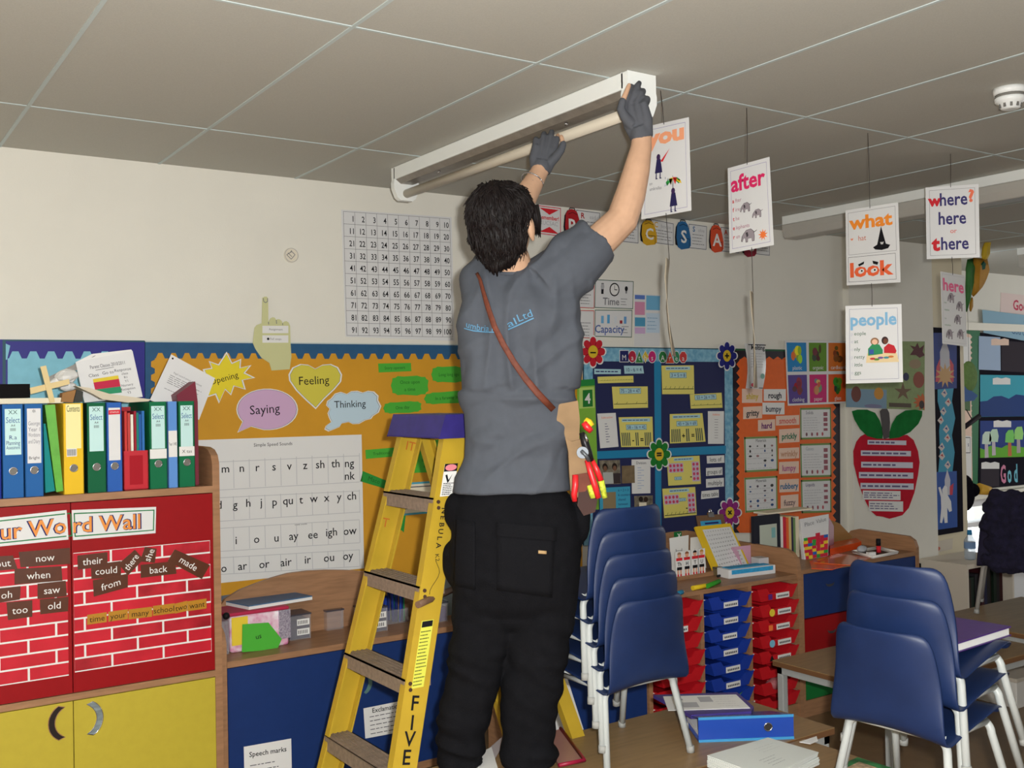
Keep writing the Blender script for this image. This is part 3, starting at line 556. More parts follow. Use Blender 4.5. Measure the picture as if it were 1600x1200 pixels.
# hanging Melting sheet, bowed
m = MB(); q = wquad(y4([(92, 66), (216, 70), (206, 352), (100, 348)]), -0.05); R_ = [[q.P(u, v, 0.02 * math.sin(v * 3.1) + 0.01 * math.sin(u * 3.1)) for u in [i / 6 for i in range(7)]] for v in [j / 8 for j in range(9)]]
m.loft(R_, LAM, True, False, False); m.qrect(q, 0.05, 0.02, 0.95, 0.04, BLK, 0.022); m.qtxt(q, 'Melting', 0.5, 0.09, 0.028, BLK, 0.03, bold=0.02, maxw=0.12); m.qlines(q, 0.1, 0.2, 0.9, 0.55, 6, LGREY, 0.034, 0.003)
m.qell(q, 0.75, 0.72, 0.12, 0.06, ink(130, 170, 160), 0.032); m.qell(q, 0.25, 0.92, 0.12, 0.04, ink(200, 80, 100), 0.026); m.qrect(q, 0.2, 0.97, 0.95, 0.985, BLK, 0.01)
tag(m.build('melting_sheet'), 'bowed white sheet headed Melting at the top of the orange board', 'worksheet')
# materials picture chart
m = MB(); q = wquad([(1226.5, 532), (1326, 533), (1324, 630), (1231, 634)], -0.0165); m.sheet(q, LAM)
for i, (t, cc, c2, u0, u1, v0, v1) in enumerate([('plastic', (40, 130, 190), (210, 190, 60), 0.02, 0.32, 0.03, 0.48), ('organic', (96, 140, 40), (90, 60, 50), 0.36, 0.64, 0.03, 0.48), ('cardboard', (206, 110, 40), (110, 70, 40), 0.67, 0.99, 0.03, 0.48), ('clothing', (90, 70, 140), (150, 50, 70), 0.02, 0.32, 0.53, 0.97), ('paper', (196, 44, 110), (170, 150, 110), 0.36, 0.64, 0.53, 0.97), ('glass', (216, 90, 40), (70, 110, 50), 0.67, 0.99, 0.53, 0.97)]):
    m.qrect(q, u0, v0, u1, v1, ink(*cc)); uc = (u0 + u1) / 2; rr = random.Random(i)
    for k in range(7): m.qell(q, uc + rr.uniform(-0.06, 0.06), v0 + 0.17 + rr.uniform(-0.09, 0.09), rr.uniform(0.02, 0.05), rr.uniform(0.03, 0.08), ink(*[max(0, min(255, int(x * rr.uniform(0.6, 1.3)))) for x in c2]), 0.0006 + k * 0.0001, 9)
    m.qtxt(q, t, uc, v1 - 0.06, 0.025, PAPER, 0.0016, maxw=(u1 - u0) * q.w * 0.8)
tag(m.build('materials_chart'), 'chart of six coloured picture cards starting with plastic', 'poster')
# nature poster behind the hanging people card (on the pier and the wall)
m = MB(); q = wquad([(1322, 533), (1445, 533.5), (1444.5, 641), (1322, 636)], -0.054); m.sheet(q, mat('sage_poster', (142, 158, 112), 0.7, spec=0.1, noise_amt=0.08), 0.003); m.qrect(q, 0, 0.72, 0.5, 1, ink(120, 150, 170))
m.qpoly(q, [(0.9, 0.02), (0.93, 0.1), (0.99, 0.05), (0.97, 0.15), (1, 0.2), (0.93, 0.24), (0.88, 0.2), (0.8, 0.2), (0.85, 0.12), (0.8, 0.06), (0.87, 0.08)], ink(84, 30, 34), 0.0006)
m.qell(q, 0.87, 0.33, 0.08, 0.07, ink(150, 130, 100)); m.qell(q, 0.92, 0.56, 0.075, 0.12, ink(140, 70, 50)); m.qell(q, 0.75, 0.52, 0.04, 0.06, ink(40, 40, 80))
m.qpoly(q, [(0.71 + 0.12 * (1 if i % 2 == 0 else 0.35) * math.sin(i * 0.628), 0.74 - 0.14 * (1 if i % 2 == 0 else 0.35) * math.cos(i * 0.628)) for i in range(10)], ink(110, 84, 60), 0.0006)
m.qrect(q, 0.53, 0.91, 0.82, 0.97, ink(80, 66, 50)); m.qpoly(q, [(0.97 + 0.13 * (1 if i % 2 == 0 else 0.6) * math.sin(i * 0.2856) if math.sin(i * 0.2856) < 0.2 else 1.0, 0.88 - 0.13 * (1 if i % 2 == 0 else 0.6) * math.cos(i * 0.2856)) for i in range(22)], ink(190, 96, 40), 0.0006); m.qell(q, 0.96, 0.92, 0.035, 0.06, ink(50, 32, 26), 0.0008)
m.qell(q, 0.12, 0.8, 0.06, 0.12, ink(110, 60, 50), 0.0006); m.qell(q, 0.4, 0.78, 0.06, 0.09, ink(200, 140, 50), 0.0006); m.qell(q, 0.33, 0.97, 0.11, 0.03, ink(120, 120, 150), 0.0006)
tag(m.build('nature_poster'), 'sage green nature poster with maple leaf and starfish', 'poster')
# big paper apple
def a4(p): return [(1140 + x / 4, 520 + y / 4) for x, y in p]
YA = -0.054; m = MB()
m.wcut(a4([(850, 632), (900, 640), (960, 662), (1010, 660), (1060, 642), (1110, 638), (1150, 670), (1178, 740), (1188, 810), (1178, 890), (1155, 1000), (1120, 1095), (1080, 1140), (1040, 1152), (1000, 1162), (960, 1150), (920, 1145), (880, 1110), (840, 1030), (805, 930), (778, 820), (775, 740), (795, 680), (820, 648)]), YA, mat('apple_red_paint', (190, 30, 50), 0.8, spec=0.05, noise_amt=0.08, nscale=12), 0.003)
LG_ = mat('leaf_green_paint', (24, 112, 50), 0.8, spec=0.05, noise_amt=0.15, nscale=14)
m.wcut(a4([(765, 490), (800, 480), (860, 480), (910, 500), (940, 550), (960, 620), (955, 662), (920, 662), (860, 645), (815, 600), (780, 540)]), YA - 0.0015, LG_); m.wcut(a4([(1205, 488), (1160, 480), (1100, 485), (1045, 520), (1015, 570), (995, 640), (1000, 662), (1060, 655), (1130, 620), (1180, 570), (1203, 520)]), YA - 0.0015, LG_)
m.wcut(a4([(940, 490), (955, 475), (985, 475), (998, 500), (1003, 560), (998, 655), (965, 665), (955, 620), (950, 560)]), YA - 0.003, mat('stem_brown', (50, 40, 36), 0.6))
STR = ink(206, 206, 218)
for i, (x0, y0, x1, y1) in enumerate([(862, 670, 1104, 702), (820, 735, 1133, 772), (822, 806, 1145, 846), (808, 870, 1148, 912), (818, 938, 1150, 980), (832, 985, 1068, 1046), (870, 1050, 1084, 1118)]):
    q = wquad(a4([(x0, y0), (x1, y0 + 4), (x1, y1), (x0, y1 - 4)]), YA - 0.0008); m.qrect(q, 0, 0, 1, 1, STR if i < 5 else PAPER); m.qlines(q, 0.03, 0.15, 0.97, 0.85, 1 if i < 5 else 3, ink(100, 90, 130), 0.0008, 0.012 if i < 5 else 0.006, seed=i)
tag(m.build('apple_poster'), 'large red paper apple with green leaves and word strips', 'wall decoration')
# ---------------------------------------------------------------- right end: rocket panel, alcove boards
def k3(p): return [(1380 + x / 3, 440 + y / 3) for x, y in p]
YR = -0.012
m = MB(); m.wcut(k3([(203, 212), (358, 222), (376, 1170), (230, 1195)]), YR, mat('black_card', (26, 24, 34), 0.8, spec=0.05), 0.0105)
m.wpoly(k3([(232, 240), (345, 240), (345, 500), (238, 505)]), YR - 0.0004, ink(44, 62, 130)); m.wpoly(k3([(255, 505), (330, 500), (322, 560), (338, 640), (322, 720), (335, 800), (325, 890), (258, 893), (266, 800), (262, 700), (270, 620), (255, 560)]), YR - 0.0006, ink(60, 150, 180)); m.wpoly(k3([(242, 893), (345, 888), (348, 1150), (246, 1165)]), YR - 0.0005, ink(46, 84, 160))
m.wpoly(k3([(290, 262), (310, 330), (314, 420), (268, 420), (266, 330)]), YR - 0.001, ink(190, 190, 196)); m.wpoly(k3([(266, 360), (250, 400), (245, 470), (330, 470), (330, 390), (312, 360), (312, 420), (266, 420)]), YR - 0.0009, ink(196, 80, 90))
m.wpoly(k3([(290 + 48 * (1 if i % 2 else 0.5) * math.sin(i * 0.2856), 440 + 60 * (1 if i % 2 else 0.5) * math.cos(i * 0.2856)) for i in range(22)]), YR - 0.0013, ink(200, 160, 110))
for i, y in enumerate(range(520, 880, 42)):
    x = 285 + 18 * math.sin(i * 1.7); m.wpoly(k3([(x - 14, y + 5), (x + 4, y - 18), (x + 16, y + 6), (x + 2, y + 24)]), YR - 0.0012, ink(206, 196, 190)); m.wpoly(k3([(x - 6, y), (x + 5, y - 6), (x + 8, y + 8)]), YR - 0.0015, ink(180, 60, 60) if i % 2 else ink(70, 80, 140))
m.wpoly(k3([(300, 880), (315, 930), (312, 1000), (290, 1000), (288, 930)]), YR - 0.001, ink(196, 196, 206)); m.wpoly(k3([(312, 960), (330, 945), (325, 1000), (312, 1000)]), YR - 0.001, ink(200, 60, 80))
m.wpoly(k3([(270, 1010), (258, 965), (268, 962), (280, 1000), (276, 975), (288, 955), (300, 962), (302, 1000), (318, 1030), (322, 1075), (310, 1080), (300, 1060), (302, 1130), (288, 1132), (284, 1100), (276, 1132), (266, 1130), (272, 1060)]), YR - 0.0015, ink(226, 226, 226))
tag(m.build('rocket_panel'), 'tall narrow black space picture with rocket and waving astronaut', 'wall decoration')
m = MB(); q = wquad([(1459, 847), (1489, 841), (1488, 858), (1459, 864)], -0.002); m.sheet(q, ink(206, 196, 180)); m.qell(q, 0.2, 0.7, 0.14, 0.2, ink(196, 100, 80)); tag(m.build('small_notice'), 'small pale notice below the rocket panel', 'notice')
def n4(p): return [(1490 + x / 4, 500 + y / 4) for x, y in p]
YF = FY - 0.012
m = MB(); m.wcut(n4([(20, 50), (165, 56), (150, 1070), (20, 1090)]), YF, mat('green_border_card', (20, 104, 60), 0.5), 0.0105); m.wpoly(n4([(20, 70), (105, 90), (118, 1010), (20, 1030)]), YF - 0.0004, PCARD)
for i in range(28):
    y = 90 + i * 33; m.wpoly(n4([(104, y), (116, y + 16), (104, y + 33)]), YF - 0.0006, PCARD)
m.wpoly(n4([(52, 100), (104, 110), (104, 280), (52, 270)]), YF - 0.0008, PAPER); m.wpoly(n4([(52, 720), (112, 728), (112, 990), (52, 1000)]), YF - 0.0008, PAPER); m.wline(n4([(60, 735), (104, 735), (104, 830), (60, 830)]), YF - 0.0012, BLK, 1); m.wtxt('s', 1513, 694, 7, NAVYI, YF - 0.0012)
tag(m.build('display_board'), 'narrow green-bordered board beside the rocket panel', 'display board')
m = MB(); m.wcut(n4([(168, 80), (640, 110), (640, 1010), (156, 1058)]), YF - 0.004, mat('black_card', (26, 24, 34), 0.8, spec=0.05), 0.0145); YG = YF - 0.0045
m.wpoly(n4([(158, 100), (292, 108), (294, 316), (156, 310)]), YG, ink(160, 180, 206)); m.wpoly(n4([(300, 130), (640, 150), (640, 335), (300, 320)]), YG, mat('dark_felt', (44, 36, 46), 0.8))
m.wpoly(n4([(166, 342), (640, 350), (640, 600), (166, 605)]), YG, ink(60, 160, 180)); m.wpoly(n4([(166, 510), (210, 505), (250, 478), (300, 474), (345, 492), (390, 465), (430, 470), (480, 480), (560, 470), (640, 480), (640, 600), (166, 604)]), YG - 0.0004, ink(30, 60, 120))
m.wpoly(n4([(166, 630), (640, 625), (640, 850), (166, 862)]), YG, ink(36, 60, 130)); m.wpoly(n4([(166, 800), (190, 810), (230, 785), (300, 800), (330, 782), (400, 790), (460, 800), (640, 790), (640, 850), (166, 862)]), YG - 0.0004, ink(100, 170, 50))
for x, y, cc, tr in ((205, 740, (196, 216, 200), (190, 180, 186)), (250, 725, (186, 214, 190), (190, 180, 186)), (350, 730, (120, 200, 100), (190, 110, 70)), (405, 710, (150, 210, 120), (170, 160, 160)), (520, 720, (120, 190, 90), (170, 110, 70))):
    m.wpoly(n4([(x - 10, y + 30), (x + 10, y + 30), (x + 14, y + 120), (x - 10, y + 122)]), YG - 0.0008, ink(*tr)); m.wpoly(n4([(x - 28, y + 35), (x - 24, y - 20), (x - 8, y - 42), (x + 22, y - 44), (x + 32, y), (x + 26, y + 38)]), YG - 0.0012, ink(*cc))
m.wpoly(n4([(170, 900), (285, 890), (285, 1040), (170, 1045)]), YG, mat('dark_felt', (44, 36, 46), 0.8))
for x, y, w_ in ((300, 385, 110), (305, 652, 110), (230, 912, 112), (290, 140, 110)):
    m.wpoly(n4([(x - w_ / 2, y - 20), (x - w_ / 4, y - 26), (x, y - 19), (x + w_ / 4, y - 26), (x + w_ / 2, y - 18), (x + w_ / 2, y + 18), (x - w_ / 2, y + 18)]), YG - 0.0008, PAPER if y != 140 else PCARD)
for i, t in enumerate('God m'):
    px, py = n4([(310 + i * 34 * 1.15, 962 - i * 3)])[0]; m.wtxt(t, px, py, 27, ink(*[(206, 130, 160), (120, 190, 206), (110, 180, 200), (0, 0, 0), (120, 190, 206)][i]), YG - 0.001, sx=0.55, bold=0.03)
tag(m.build('creation_board'), 'black picture board with sea, trees and God lettering in the alcove', 'display board')
m = MB(); q = wquad([(1564, 457), (1680, 470), (1680, 510), (1563, 489)], FY - 0.003); m.sheet(q, ink(226, 206, 200), 0.003); m.qtxt(q, 'God Loves', 0.38, 0.5, 0.09, ink(196, 60, 90), bold=0.02); tag(m.build('banner_card'), 'pink-lettered card reading God L at the right edge', 'banner')
m = MB(); q = wquad([(1535, 484), (1680, 502), (1680, 548), (1537, 520)], FY - 0.03); m.sheet(q, ink(140, 176, 196), 0.003); m.qtxt(q, 'Creation', 0.52, 0.27, 0.06, ink(60, 90, 130)); m.qtxt(q, 'God created the world', 0.55, 0.66, 0.06, ink(60, 90, 130), maxw=0.95); tag(m.build('banner_card'), 'pale blue slanted banner about what God created', 'banner')
# ================================================================== word wall cupboard
def hpoly(pts, z, t, m, mb): return mb.prism([V((x, y, z)) for x, y in pts], (0, 0, t), m)
WF = -0.60
wc = empty('word_wall_cupboard', (0.62, -0.3, 0), 'tall cupboard with red upper doors and yellow lower doors, binders on top', 'cupboard')
m = MB(); m.box(-0.28, 1.24, WF + 0.02, -0.025, 1.262, 1.287, BEECHH); m.box(-0.28, 1.24, WF + 0.02, -0.025, 0.575, 0.60, BEECH); m.box(-0.28, 1.24, WF + 0.03, -0.025, 0.02, 0.05, BEECH); m.box(-0.28, 1.24, -0.04, -0.025, 0.05, 1.262, BEECH)
m.box(-0.28, 1.24, WF, WF + 0.02, 1.262, 1.287, BEECH); m.box(-0.28, 1.24, WF, WF + 0.02, 0.577, 0.60, BEECH); m.box(-0.28, -0.26, WF, -0.025, 0, 1.262, BEECH)
m.build('carcass', wc)
m = MB(); prof = [(-0.025, 0), (WF, 0), (WF, 1.37), (-0.585, 1.40), (-0.55, 1.42), (-0.50, 1.428), (-0.025, 1.43)]
m.prism([V((1.24, y, z)) for y, z in prof], (0.027, 0, 0), BEECH); bevel(m.build('end_panel', wc), 0.004)
dxs = [(0.245, 0.741), (0.744, 1.239)]
for i, (a, b) in enumerate(dxs):
    d = MB().box(a, b, WF, WF + 0.018, 0.603, 1.259, DOORRED).build('upper_door', wc)
    # brick-pattern paper with white mortar
    m = MB(); BRK = mat('brick_red_paper', (190, 34, 50), 0.25, noise_amt=0.12, nscale=9, spec=0.5); BRW = mat('brick_dirty_paper', (170, 34, 46), 0.25, noise_amt=0.3, nscale=12, spec=0.5)
    z0, z1 = (0.672, 1.085) if i else (0.665, 1.085); m.box(a + 0.005, b - 0.012, WF - 0.0012, WF, z0, z1, PAPER); rows = 9; rh = (z1 - z0) / rows; rr = random.Random(i)
    for r in range(rows):
        x = a + 0.005 - (0.09 if r % 2 else 0.0) - 0.05 * i; bw = 0.178
        while x < b - 0.012:
            xa, xb = max(x, a + 0.005), min(x + bw - 0.007, b - 0.012)
            if xb - xa > 0.01: m.poly([V((xa, WF - 0.0017, z0 + r * rh + 0.004)), V((xb, WF - 0.0017, z0 + r * rh + 0.004)), V((xb, WF - 0.0017, z0 + (r + 1) * rh - 0.002)), V((xa, WF - 0.0017, z0 + (r + 1) * rh - 0.002))], BRW if rr.random() < 0.25 else BRK)
            x += bw
    m.build('brick_paper', d)
def crescent(cx, cz, flip, y):
    P = []
    for k in range(13):
        t = math.radians(-62 + 124 * k / 12); P.append(V((cx + flip * (0.062 * math.cos(t) - 0.03), y, cz + 0.066 * math.sin(t))))
    for k in range(13):
        t = math.radians(62 - 124 * k / 12); P.append(V((cx + flip * (0.062 * math.cos(t) - 0.057 + 0.006), y, cz + 0.058 * math.sin(t))))
    return P
for i, (a, b) in enumerate(dxs):
    d = MB().box(a, b, WF, WF + 0.018, 0.055, 0.574, DOORYEL).build('lower_door', wc)
    c = onY(91, 1130, WF) if i == 0 else onY(146, 1122, WF)
    m = MB(); P = crescent(c.x, c.z, -1 if i == 0 else 1, WF - 0.0015)
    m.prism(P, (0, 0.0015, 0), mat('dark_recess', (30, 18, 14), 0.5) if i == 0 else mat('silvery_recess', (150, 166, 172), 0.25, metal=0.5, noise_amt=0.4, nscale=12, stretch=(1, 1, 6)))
    m.tube(P + [P[0]], 0.0016, BEECH if i == 0 else CHROME, 6); m.build('handle', d)['label'] = 'dark crescent finger hole' if i == 0 else 'shiny crescent finger hole'
for sfx, p, words, labl in (('l', [(-40, 813), (104, 797), (107, 843), (-40, 858)], 'Our Wo', 'left half of the Our Word Wall title banner'), ('r', [(112, 797), (244, 792), (243, 833), (114, 844)], 'rd Wall', 'right half of the Our Word Wall title banner')):
    m = MB(); q = wquad(p, WF - 0.002); m.sheet(q, LAM); m.qframe(q, 0.02 if sfx == 'r' else -0.05, 0.1, 0.98 if sfx == 'r' else 1.05, 0.9, 0.004, ink(40, 120, 70)); 
    if sfx == 'l': m.qpoly(q, [(0.98, 0.1), (1.0, 0.1), (1.0, 0.9), (0.98, 0.9)], LAM, 0.0006)
    c, al = (q.P(0.985, 0.5, 0.0008), 'R') if sfx == 'l' else (q.P(0.01, 0.5, 0.0008), 'L')
    for off, mm, bo in ((0, NAVYI, 0.04), (0.0005, mat('banner_orange', (222, 140, 60), 0.4), 0.012)): m.txt(words, c + q.n * off, q.R, q.U, 0.052, mm, al, bo, sx=1.02)
    tag(m.build('title_banner'), labl + ', on the red door', 'banner')
WCARD = mat('brown_word_card', (84, 44, 26), 0.3, noise_amt=0.15, nscale=14, spec=0.5); GCARD = mat('gold_word_card', (176, 124, 36), 0.3, noise_amt=0.1, spec=0.5)
def e4(p): return [(x / 2.7275, 760 + y / 2.7275) for x, y in p]
LC = [('out', [(-40, 300), (55, 295), (75, 352), (-40, 362)], 0), ('now', [(80, 280), (298, 262), (300, 330), (88, 345)], 0), ('when', [(62, 352), (262, 340), (266, 402), (62, 418)], 0), ('oh', [(-30, 438), (88, 425), (85, 482), (-30, 500)], 0), ('saw', [(160, 415), (280, 402), (285, 468), (160, 480)], 0), ('too', [(28, 495), (138, 485), (138, 555), (34, 570)], 0), ('old', [(170, 482), (292, 470), (290, 532), (172, 545)], 0),
 ('their', [(330, 295), (458, 280), (458, 340), (332, 355)], 0), ('could', [(388, 335), (515, 318), (516, 385), (390, 395)], 0), ('from', [(396, 400), (545, 372), (545, 430), (400, 470)], 6), ('there', [(505, 330), (575, 270), (612, 310), (545, 380)], 10), ('back', [(600, 335), (748, 318), (752, 372), (600, 390)], 0), ('she', [(618, 258), (668, 266), (660, 326), (596, 320)], 80), ('made', [(745, 268), (895, 335), (860, 395), (715, 318)], -4)]
for k, (t, p, a) in enumerate(LC):
    m = MB(); q = wquad(e4(p), WF - 0.0035 - 0.0006 * (k % 4)); m.sheet(q, WCARD); m.qtxt(q, t, 0.5, 0.5, 0.024, PAPER, ang=math.radians(a), maxw=q.w * 0.8 if a < 50 else None)
    tag(m.build('word_card'), 'brown word card reading %s on the %s red door' % (t, 'left' if k < 7 else 'right'), 'word card', 'brown word cards on the red doors')
for t, x0, x1, y0 in (('time', 372, 455, 548), ('your', 462, 545, 535), ('many', 548, 648, 525), ('school', 652, 745, 510), ('two', 746, 798, 500), ('want', 799, 880, 490)):
    m = MB(); q = wquad(e4([(x0, y0), (x1, y0 - 12), (x1, y0 + 30), (x0, y0 + 42)]), WF - 0.0035); m.sheet(q, GCARD); m.qtxt(q, t, 0.5, 0.5, 0.02, ink(50, 40, 20), maxw=q.w * 0.94)
    tag(m.build('word_card'), 'gold word card reading %s on the right red door' % t, 'word card', 'gold word cards on the red doors')

# ---------------------------------------------------------------- binders on the cupboard
TF = -1.0; TB = -0.55; CT = 1.287; BF = -0.572
def binder(px0, px1, colr, label, H=0.318, lab=None, ring=True, D=0.28, Y=BF, words=(), strip=None, name='lever_arch_file', side=None):
    x0 = onY(px0, 760, Y).x; x1 = onY(px1, 760, Y).x; mm = ink(*colr); t = 0.003
    r = empty(name, ((x0 + x1) / 2, Y + D / 2, CT), label, 'file', 'files along the top of the word wall cupboard')
    b = MB(); b.box(x0, x1, Y, Y + t, CT, CT + H, mm); b.box(x0, x0 + t, Y, Y + D, CT, CT + H, side or mm); b.box(x1 - t, x1, Y, Y + D, CT, CT + H, mm); o = b.build('cover', r); bevel(o, 0.001, 1)
    MB().box(x0 + t + 0.004, x1 - t - 0.004, Y + 0.03, Y + D - 0.01, CT + 0.005, CT + H - 0.012, PAPER).build('pages', r)
    w = x1 - x0
    if lab:
        f0, f1, lm = lab; q = Quad(V((x0 + w * 0.14, Y - 0.0006, CT + H * f1)), V((x1 - w * 0.12, Y - 0.0006, CT + H * f1)), V((x1 - w * 0.12, Y - 0.0006, CT + H * f0)), V((x0 + w * 0.14, Y - 0.0006, CT + H * f0)))
        b = MB(); b.qrect(q, 0, 0, 1, 1, lm, 0)
        for (s, v, h, cc) in words: b.qtxt(q, s, 0.5, v, h, ink(*cc), 0.0006, maxw=q.w * 0.85)
        b.build('spine_label', r)
    if strip:
        b = MB(); b.box(x0 + 0.002, x1 - 0.002, Y - 0.001, Y, CT + H * strip[0], CT + H * strip[1], PAPER)
        if strip[2]: b.txt(strip[2], V(((x0 + x1) / 2, Y - 0.0016, CT + H * (strip[0] + strip[1]) / 2)), V((1, 0, 0)), V((0, 0, 1)), 0.012, BLK, maxw=w * 0.8)
        b.build('spine_strip', r)
    if ring:
        c = V(((x0 + x1) / 2, Y, CT + H * 0.285)); b = MB(); b.tube([c + V((0.0125 * math.cos(k * math.pi / 10), -0.0015, 0.0125 * math.sin(k * math.pi / 10))) for k in range(21)], 0.002, CHROME, 6); b.cyl(c, (0, -0.001, 0), 0.0115, mat('ring_hole', (110, 106, 100), 0.5), 16); b.build('finger_ring', r)
    return r
AQUA = mat('aqua_label', (190, 224, 222), 0.4); BLUE1 = (36, 94, 158)
sel = [('XX', 0.07, 0.014, (60, 90, 90)), ('Select', 0.24, 0.02, (50, 90, 150)), ('A4', 0.36, 0.008, (60, 60, 60)), ('IIIII', 0.45, 0.01, (40, 40, 40))]
binder(-40, 3, (20, 40, 130), 'dark blue file at the far left edge of the cupboard')
binder(4, 38, BLUE1, 'blue lever arch file with aqua label at far left', lab=(0.46, 0.95, AQUA), words=sel + [('R.a', 0.62, 0.014, (40, 60, 120)), ('Planning', 0.74, 0.014, (40, 60, 120)), ('Assessment', 0.84, 0.012, (40, 60, 120))])
binder(39.5, 68.5, BLUE1, 'blue lever arch file with long white handwritten label', lab=(0.36, 0.95, LAM), words=[('*', 0.07, 0.02, (60, 60, 60)), ('George', 0.27, 0.014, (120, 120, 130)), ('Year 1', 0.38, 0.014, (120, 120, 130)), ('Wordstore', 0.48, 0.014, (120, 120, 130)), ('and Diary', 0.6, 0.014, (120, 120, 130)), ('Bright', 0.9, 0.01, (40, 40, 50))])
binder(99.5, 131.5, (226, 184, 40), 'yellow lever arch file with cream label marked Contents', lab=(0.5, 0.99, mat('cream_label', (236, 226, 160), 0.5)), words=[('Contents', 0.1, 0.022, (30, 30, 30))], strip=None)
binder(136.5, 166.5, (14, 92, 58), 'dark green lever arch file next to the narrow blue one', lab=(0.46, 0.96, AQUA), words=sel, side=ink(12, 50, 36))
binder(167.5, 192, (44, 92, 172), 'narrow blue file with white label and red store badge', lab=(0.35, 0.94, LAM), words=[])
m = MB(); q = wquad([(169.5, 641), (188, 640), (188, 647), (169.5, 648)], BF - 0.0022); m.qrect(q, 0, 0, 1, 1, ink(206, 40, 56), 0); m.qtxt(q, 'STAPLES', 0.5, 0.5, 0.006, PAPER, maxw=q.w * 0.9)
stp = [o for o in COL.objects if o.get('label', '').startswith('narrow blue file')][0]; m.build('badge', stp)
binder(234, 262, (16, 104, 66), 'green lever arch file with aqua label and blank white strip', lab=(0.46, 0.95, AQUA), words=sel, strip=(0.345, 0.455, None))
binder(263.5, 278.5, (92, 140, 206), 'slim light blue ring binder between two green files', ring=False, strip=(0.355, 0.66, 'Year 1 HRS'))
binder(280, 305.5, (16, 104, 66), 'green lever arch file with strip marked X tas, beside the end panel', lab=(0.46, 0.95, AQUA), words=sel, strip=(0.36, 0.47, 'X tas'))
m = MB(); b = onY(112, 707, BF - 0.0015); 
yl = [o for o in COL.objects if o.get('label', '').startswith('yellow lever')][0]
m.box(b.x - 0.016, b.x + 0.017, BF - 0.0016, BF, b.z - 0.014, b.z + 0.014, PAPER)
for i in range(9): m.box(b.x - 0.014 + i * 0.0033, b.x - 0.0125 + i * 0.0033, BF - 0.0022, BF - 0.0016, b.z - 0.011, b.z + 0.011, BLK)
m.build('barcode', yl)
# leaning folders
m = MB(); a = [onY(x, y, -0.565) for x, y in ((68, 662), (71, 662), (86, 767), (71, 770))]; m.prism(a, (0, 0.22, 0), ink(20, 130, 130)); tag(m.build('folder'), 'slim teal folder leaning beside the blue file', 'folder')
m = MB(); a = [onY(x, y, -0.57) for x, y in ((70, 633), (86, 632), (99, 767), (88, 769))]; m.prism(a, (0, 0.24, 0), mat('light_green_plastic', (96, 170, 56), 0.2, noise_amt=0.1, spec=0.6)); tag(m.build('folder'), 'shiny light green folder leaning left of the yellow file', 'folder')
x0, x1 = onY(194, 760, BF).x, onY(232.5, 760, BF).x
r = empty('magazine_file', ((x0 + x1) / 2, BF + 0.12, CT), 'red magazine file holding thin folders', 'magazine file'); MR = mat('red_plastic', (186, 26, 40), 0.3, spec=0.5)
m = MB(); m.box(x0, x1, BF, BF + 0.004, CT, CT + 0.142, MR); m.box(x0, x0 + 0.003, BF, BF + 0.25, CT, CT + 0.142, MR); m.box(x1 - 0.003, x1, BF, BF + 0.25, CT, CT + 0.142, MR); m.box(x0, x1, BF + 0.246, BF + 0.25, CT, CT + 0.3, MR); m.box(x0, x1, BF, BF + 0.25, CT, CT + 0.004, MR); m.build('body', r)
MB().box(x0 + 0.02, x1 - 0.02, BF - 0.0012, BF, CT + 0.02, CT + 0.125, ink(160, 20, 34)).build('label_panel', r)
for i, (f, cc, n) in enumerate(((0.04, (196, 60, 56), 'red'), (0.18, (190, 70, 66), 'faded red'), (0.32, (228, 222, 206), 'cream'), (0.46, (150, 36, 50), 'maroon'), (0.56, (30, 120, 110), 'teal'), (0.68, (40, 90, 160), 'blue'), (0.82, (52, 110, 180), 'mid blue'))):
    a = x0 + 0.004 + (x1 - x0 - 0.008) * f; m = MB().box(a, a + (x1 - x0) * 0.1, BF + 0.012, BF + 0.22, CT + 0.005, CT + 0.285 - 0.006 * (i % 3), ink(*cc)); tag(m.build('thin_folder'), 'thin %s folder standing in the red magazine file' % n, 'folder', 'thin folders in the red magazine file')
m = MB(); P = [onY(x, y, -0.5) for x, y in ((276, 617), (305, 596), (309, 628), (311, 760), (301, 762))]; m.prism(P, (0.006, 0.16, 0), mat('maroon_card', (116, 34, 52), 0.5)); tag(m.build('folder'), 'maroon card folder standing behind the last green file', 'folder')
# loose papers above the files
def leaf(pts, Yt, Yb, base, label, cat='paper', bow=0.015, draw=None, nu=6, nv=6, name='loose_sheet', back=None):
    tl, tr = [onY(*p, Yt) for p in pts[:2]]; br, bl = [onY(*p, Yb) for p in pts[2:]]
    q = Quad(tl, tr, br, bl); m = MB(); m.sheet(q, base, 0.0012)
    if draw: draw(m, q)
    return tag(m.build(name), label, cat)
def dTab(m, q):
    m.qtxt(q, 'Parent Classes 2010/2011', 0.52, 0.2, 0.013, DGREY, maxw=q.w * 0.6); m.qrect(q, 0.3, 0.27, 0.62, 0.28, DGREY); m.qtxt(q, 'Class', 0.25, 0.38, 0.012, DGREY); m.qtxt(q, 'Go to', 0.5, 0.37, 0.012, DGREY); m.qtxt(q, 'Response', 0.76, 0.36, 0.011, DGREY)
    m.qrect(q, 0.22, 0.47, 0.66, 0.55, ink(214, 190, 60)); m.qrect(q, 0.22, 0.55, 0.66, 0.72, ink(186, 44, 72)); m.qrect(q, 0.22, 0.72, 0.66, 0.86, ink(50, 140, 100))
    for i, t in enumerate(('class', 'R1', 'Y1', 'Nursery', 'Reception', 'Y3')): m.qtxt(q, t, 0.78, 0.45 + i * 0.085, 0.009, DGREY)
leaf([(70, 592), (146, 555), (150, 562), (78, 600)], -0.40, -0.38, mat('grey_sheet', (176, 172, 168), 0.5), 'grey sheet sloping behind the stapled papers', 'paper')
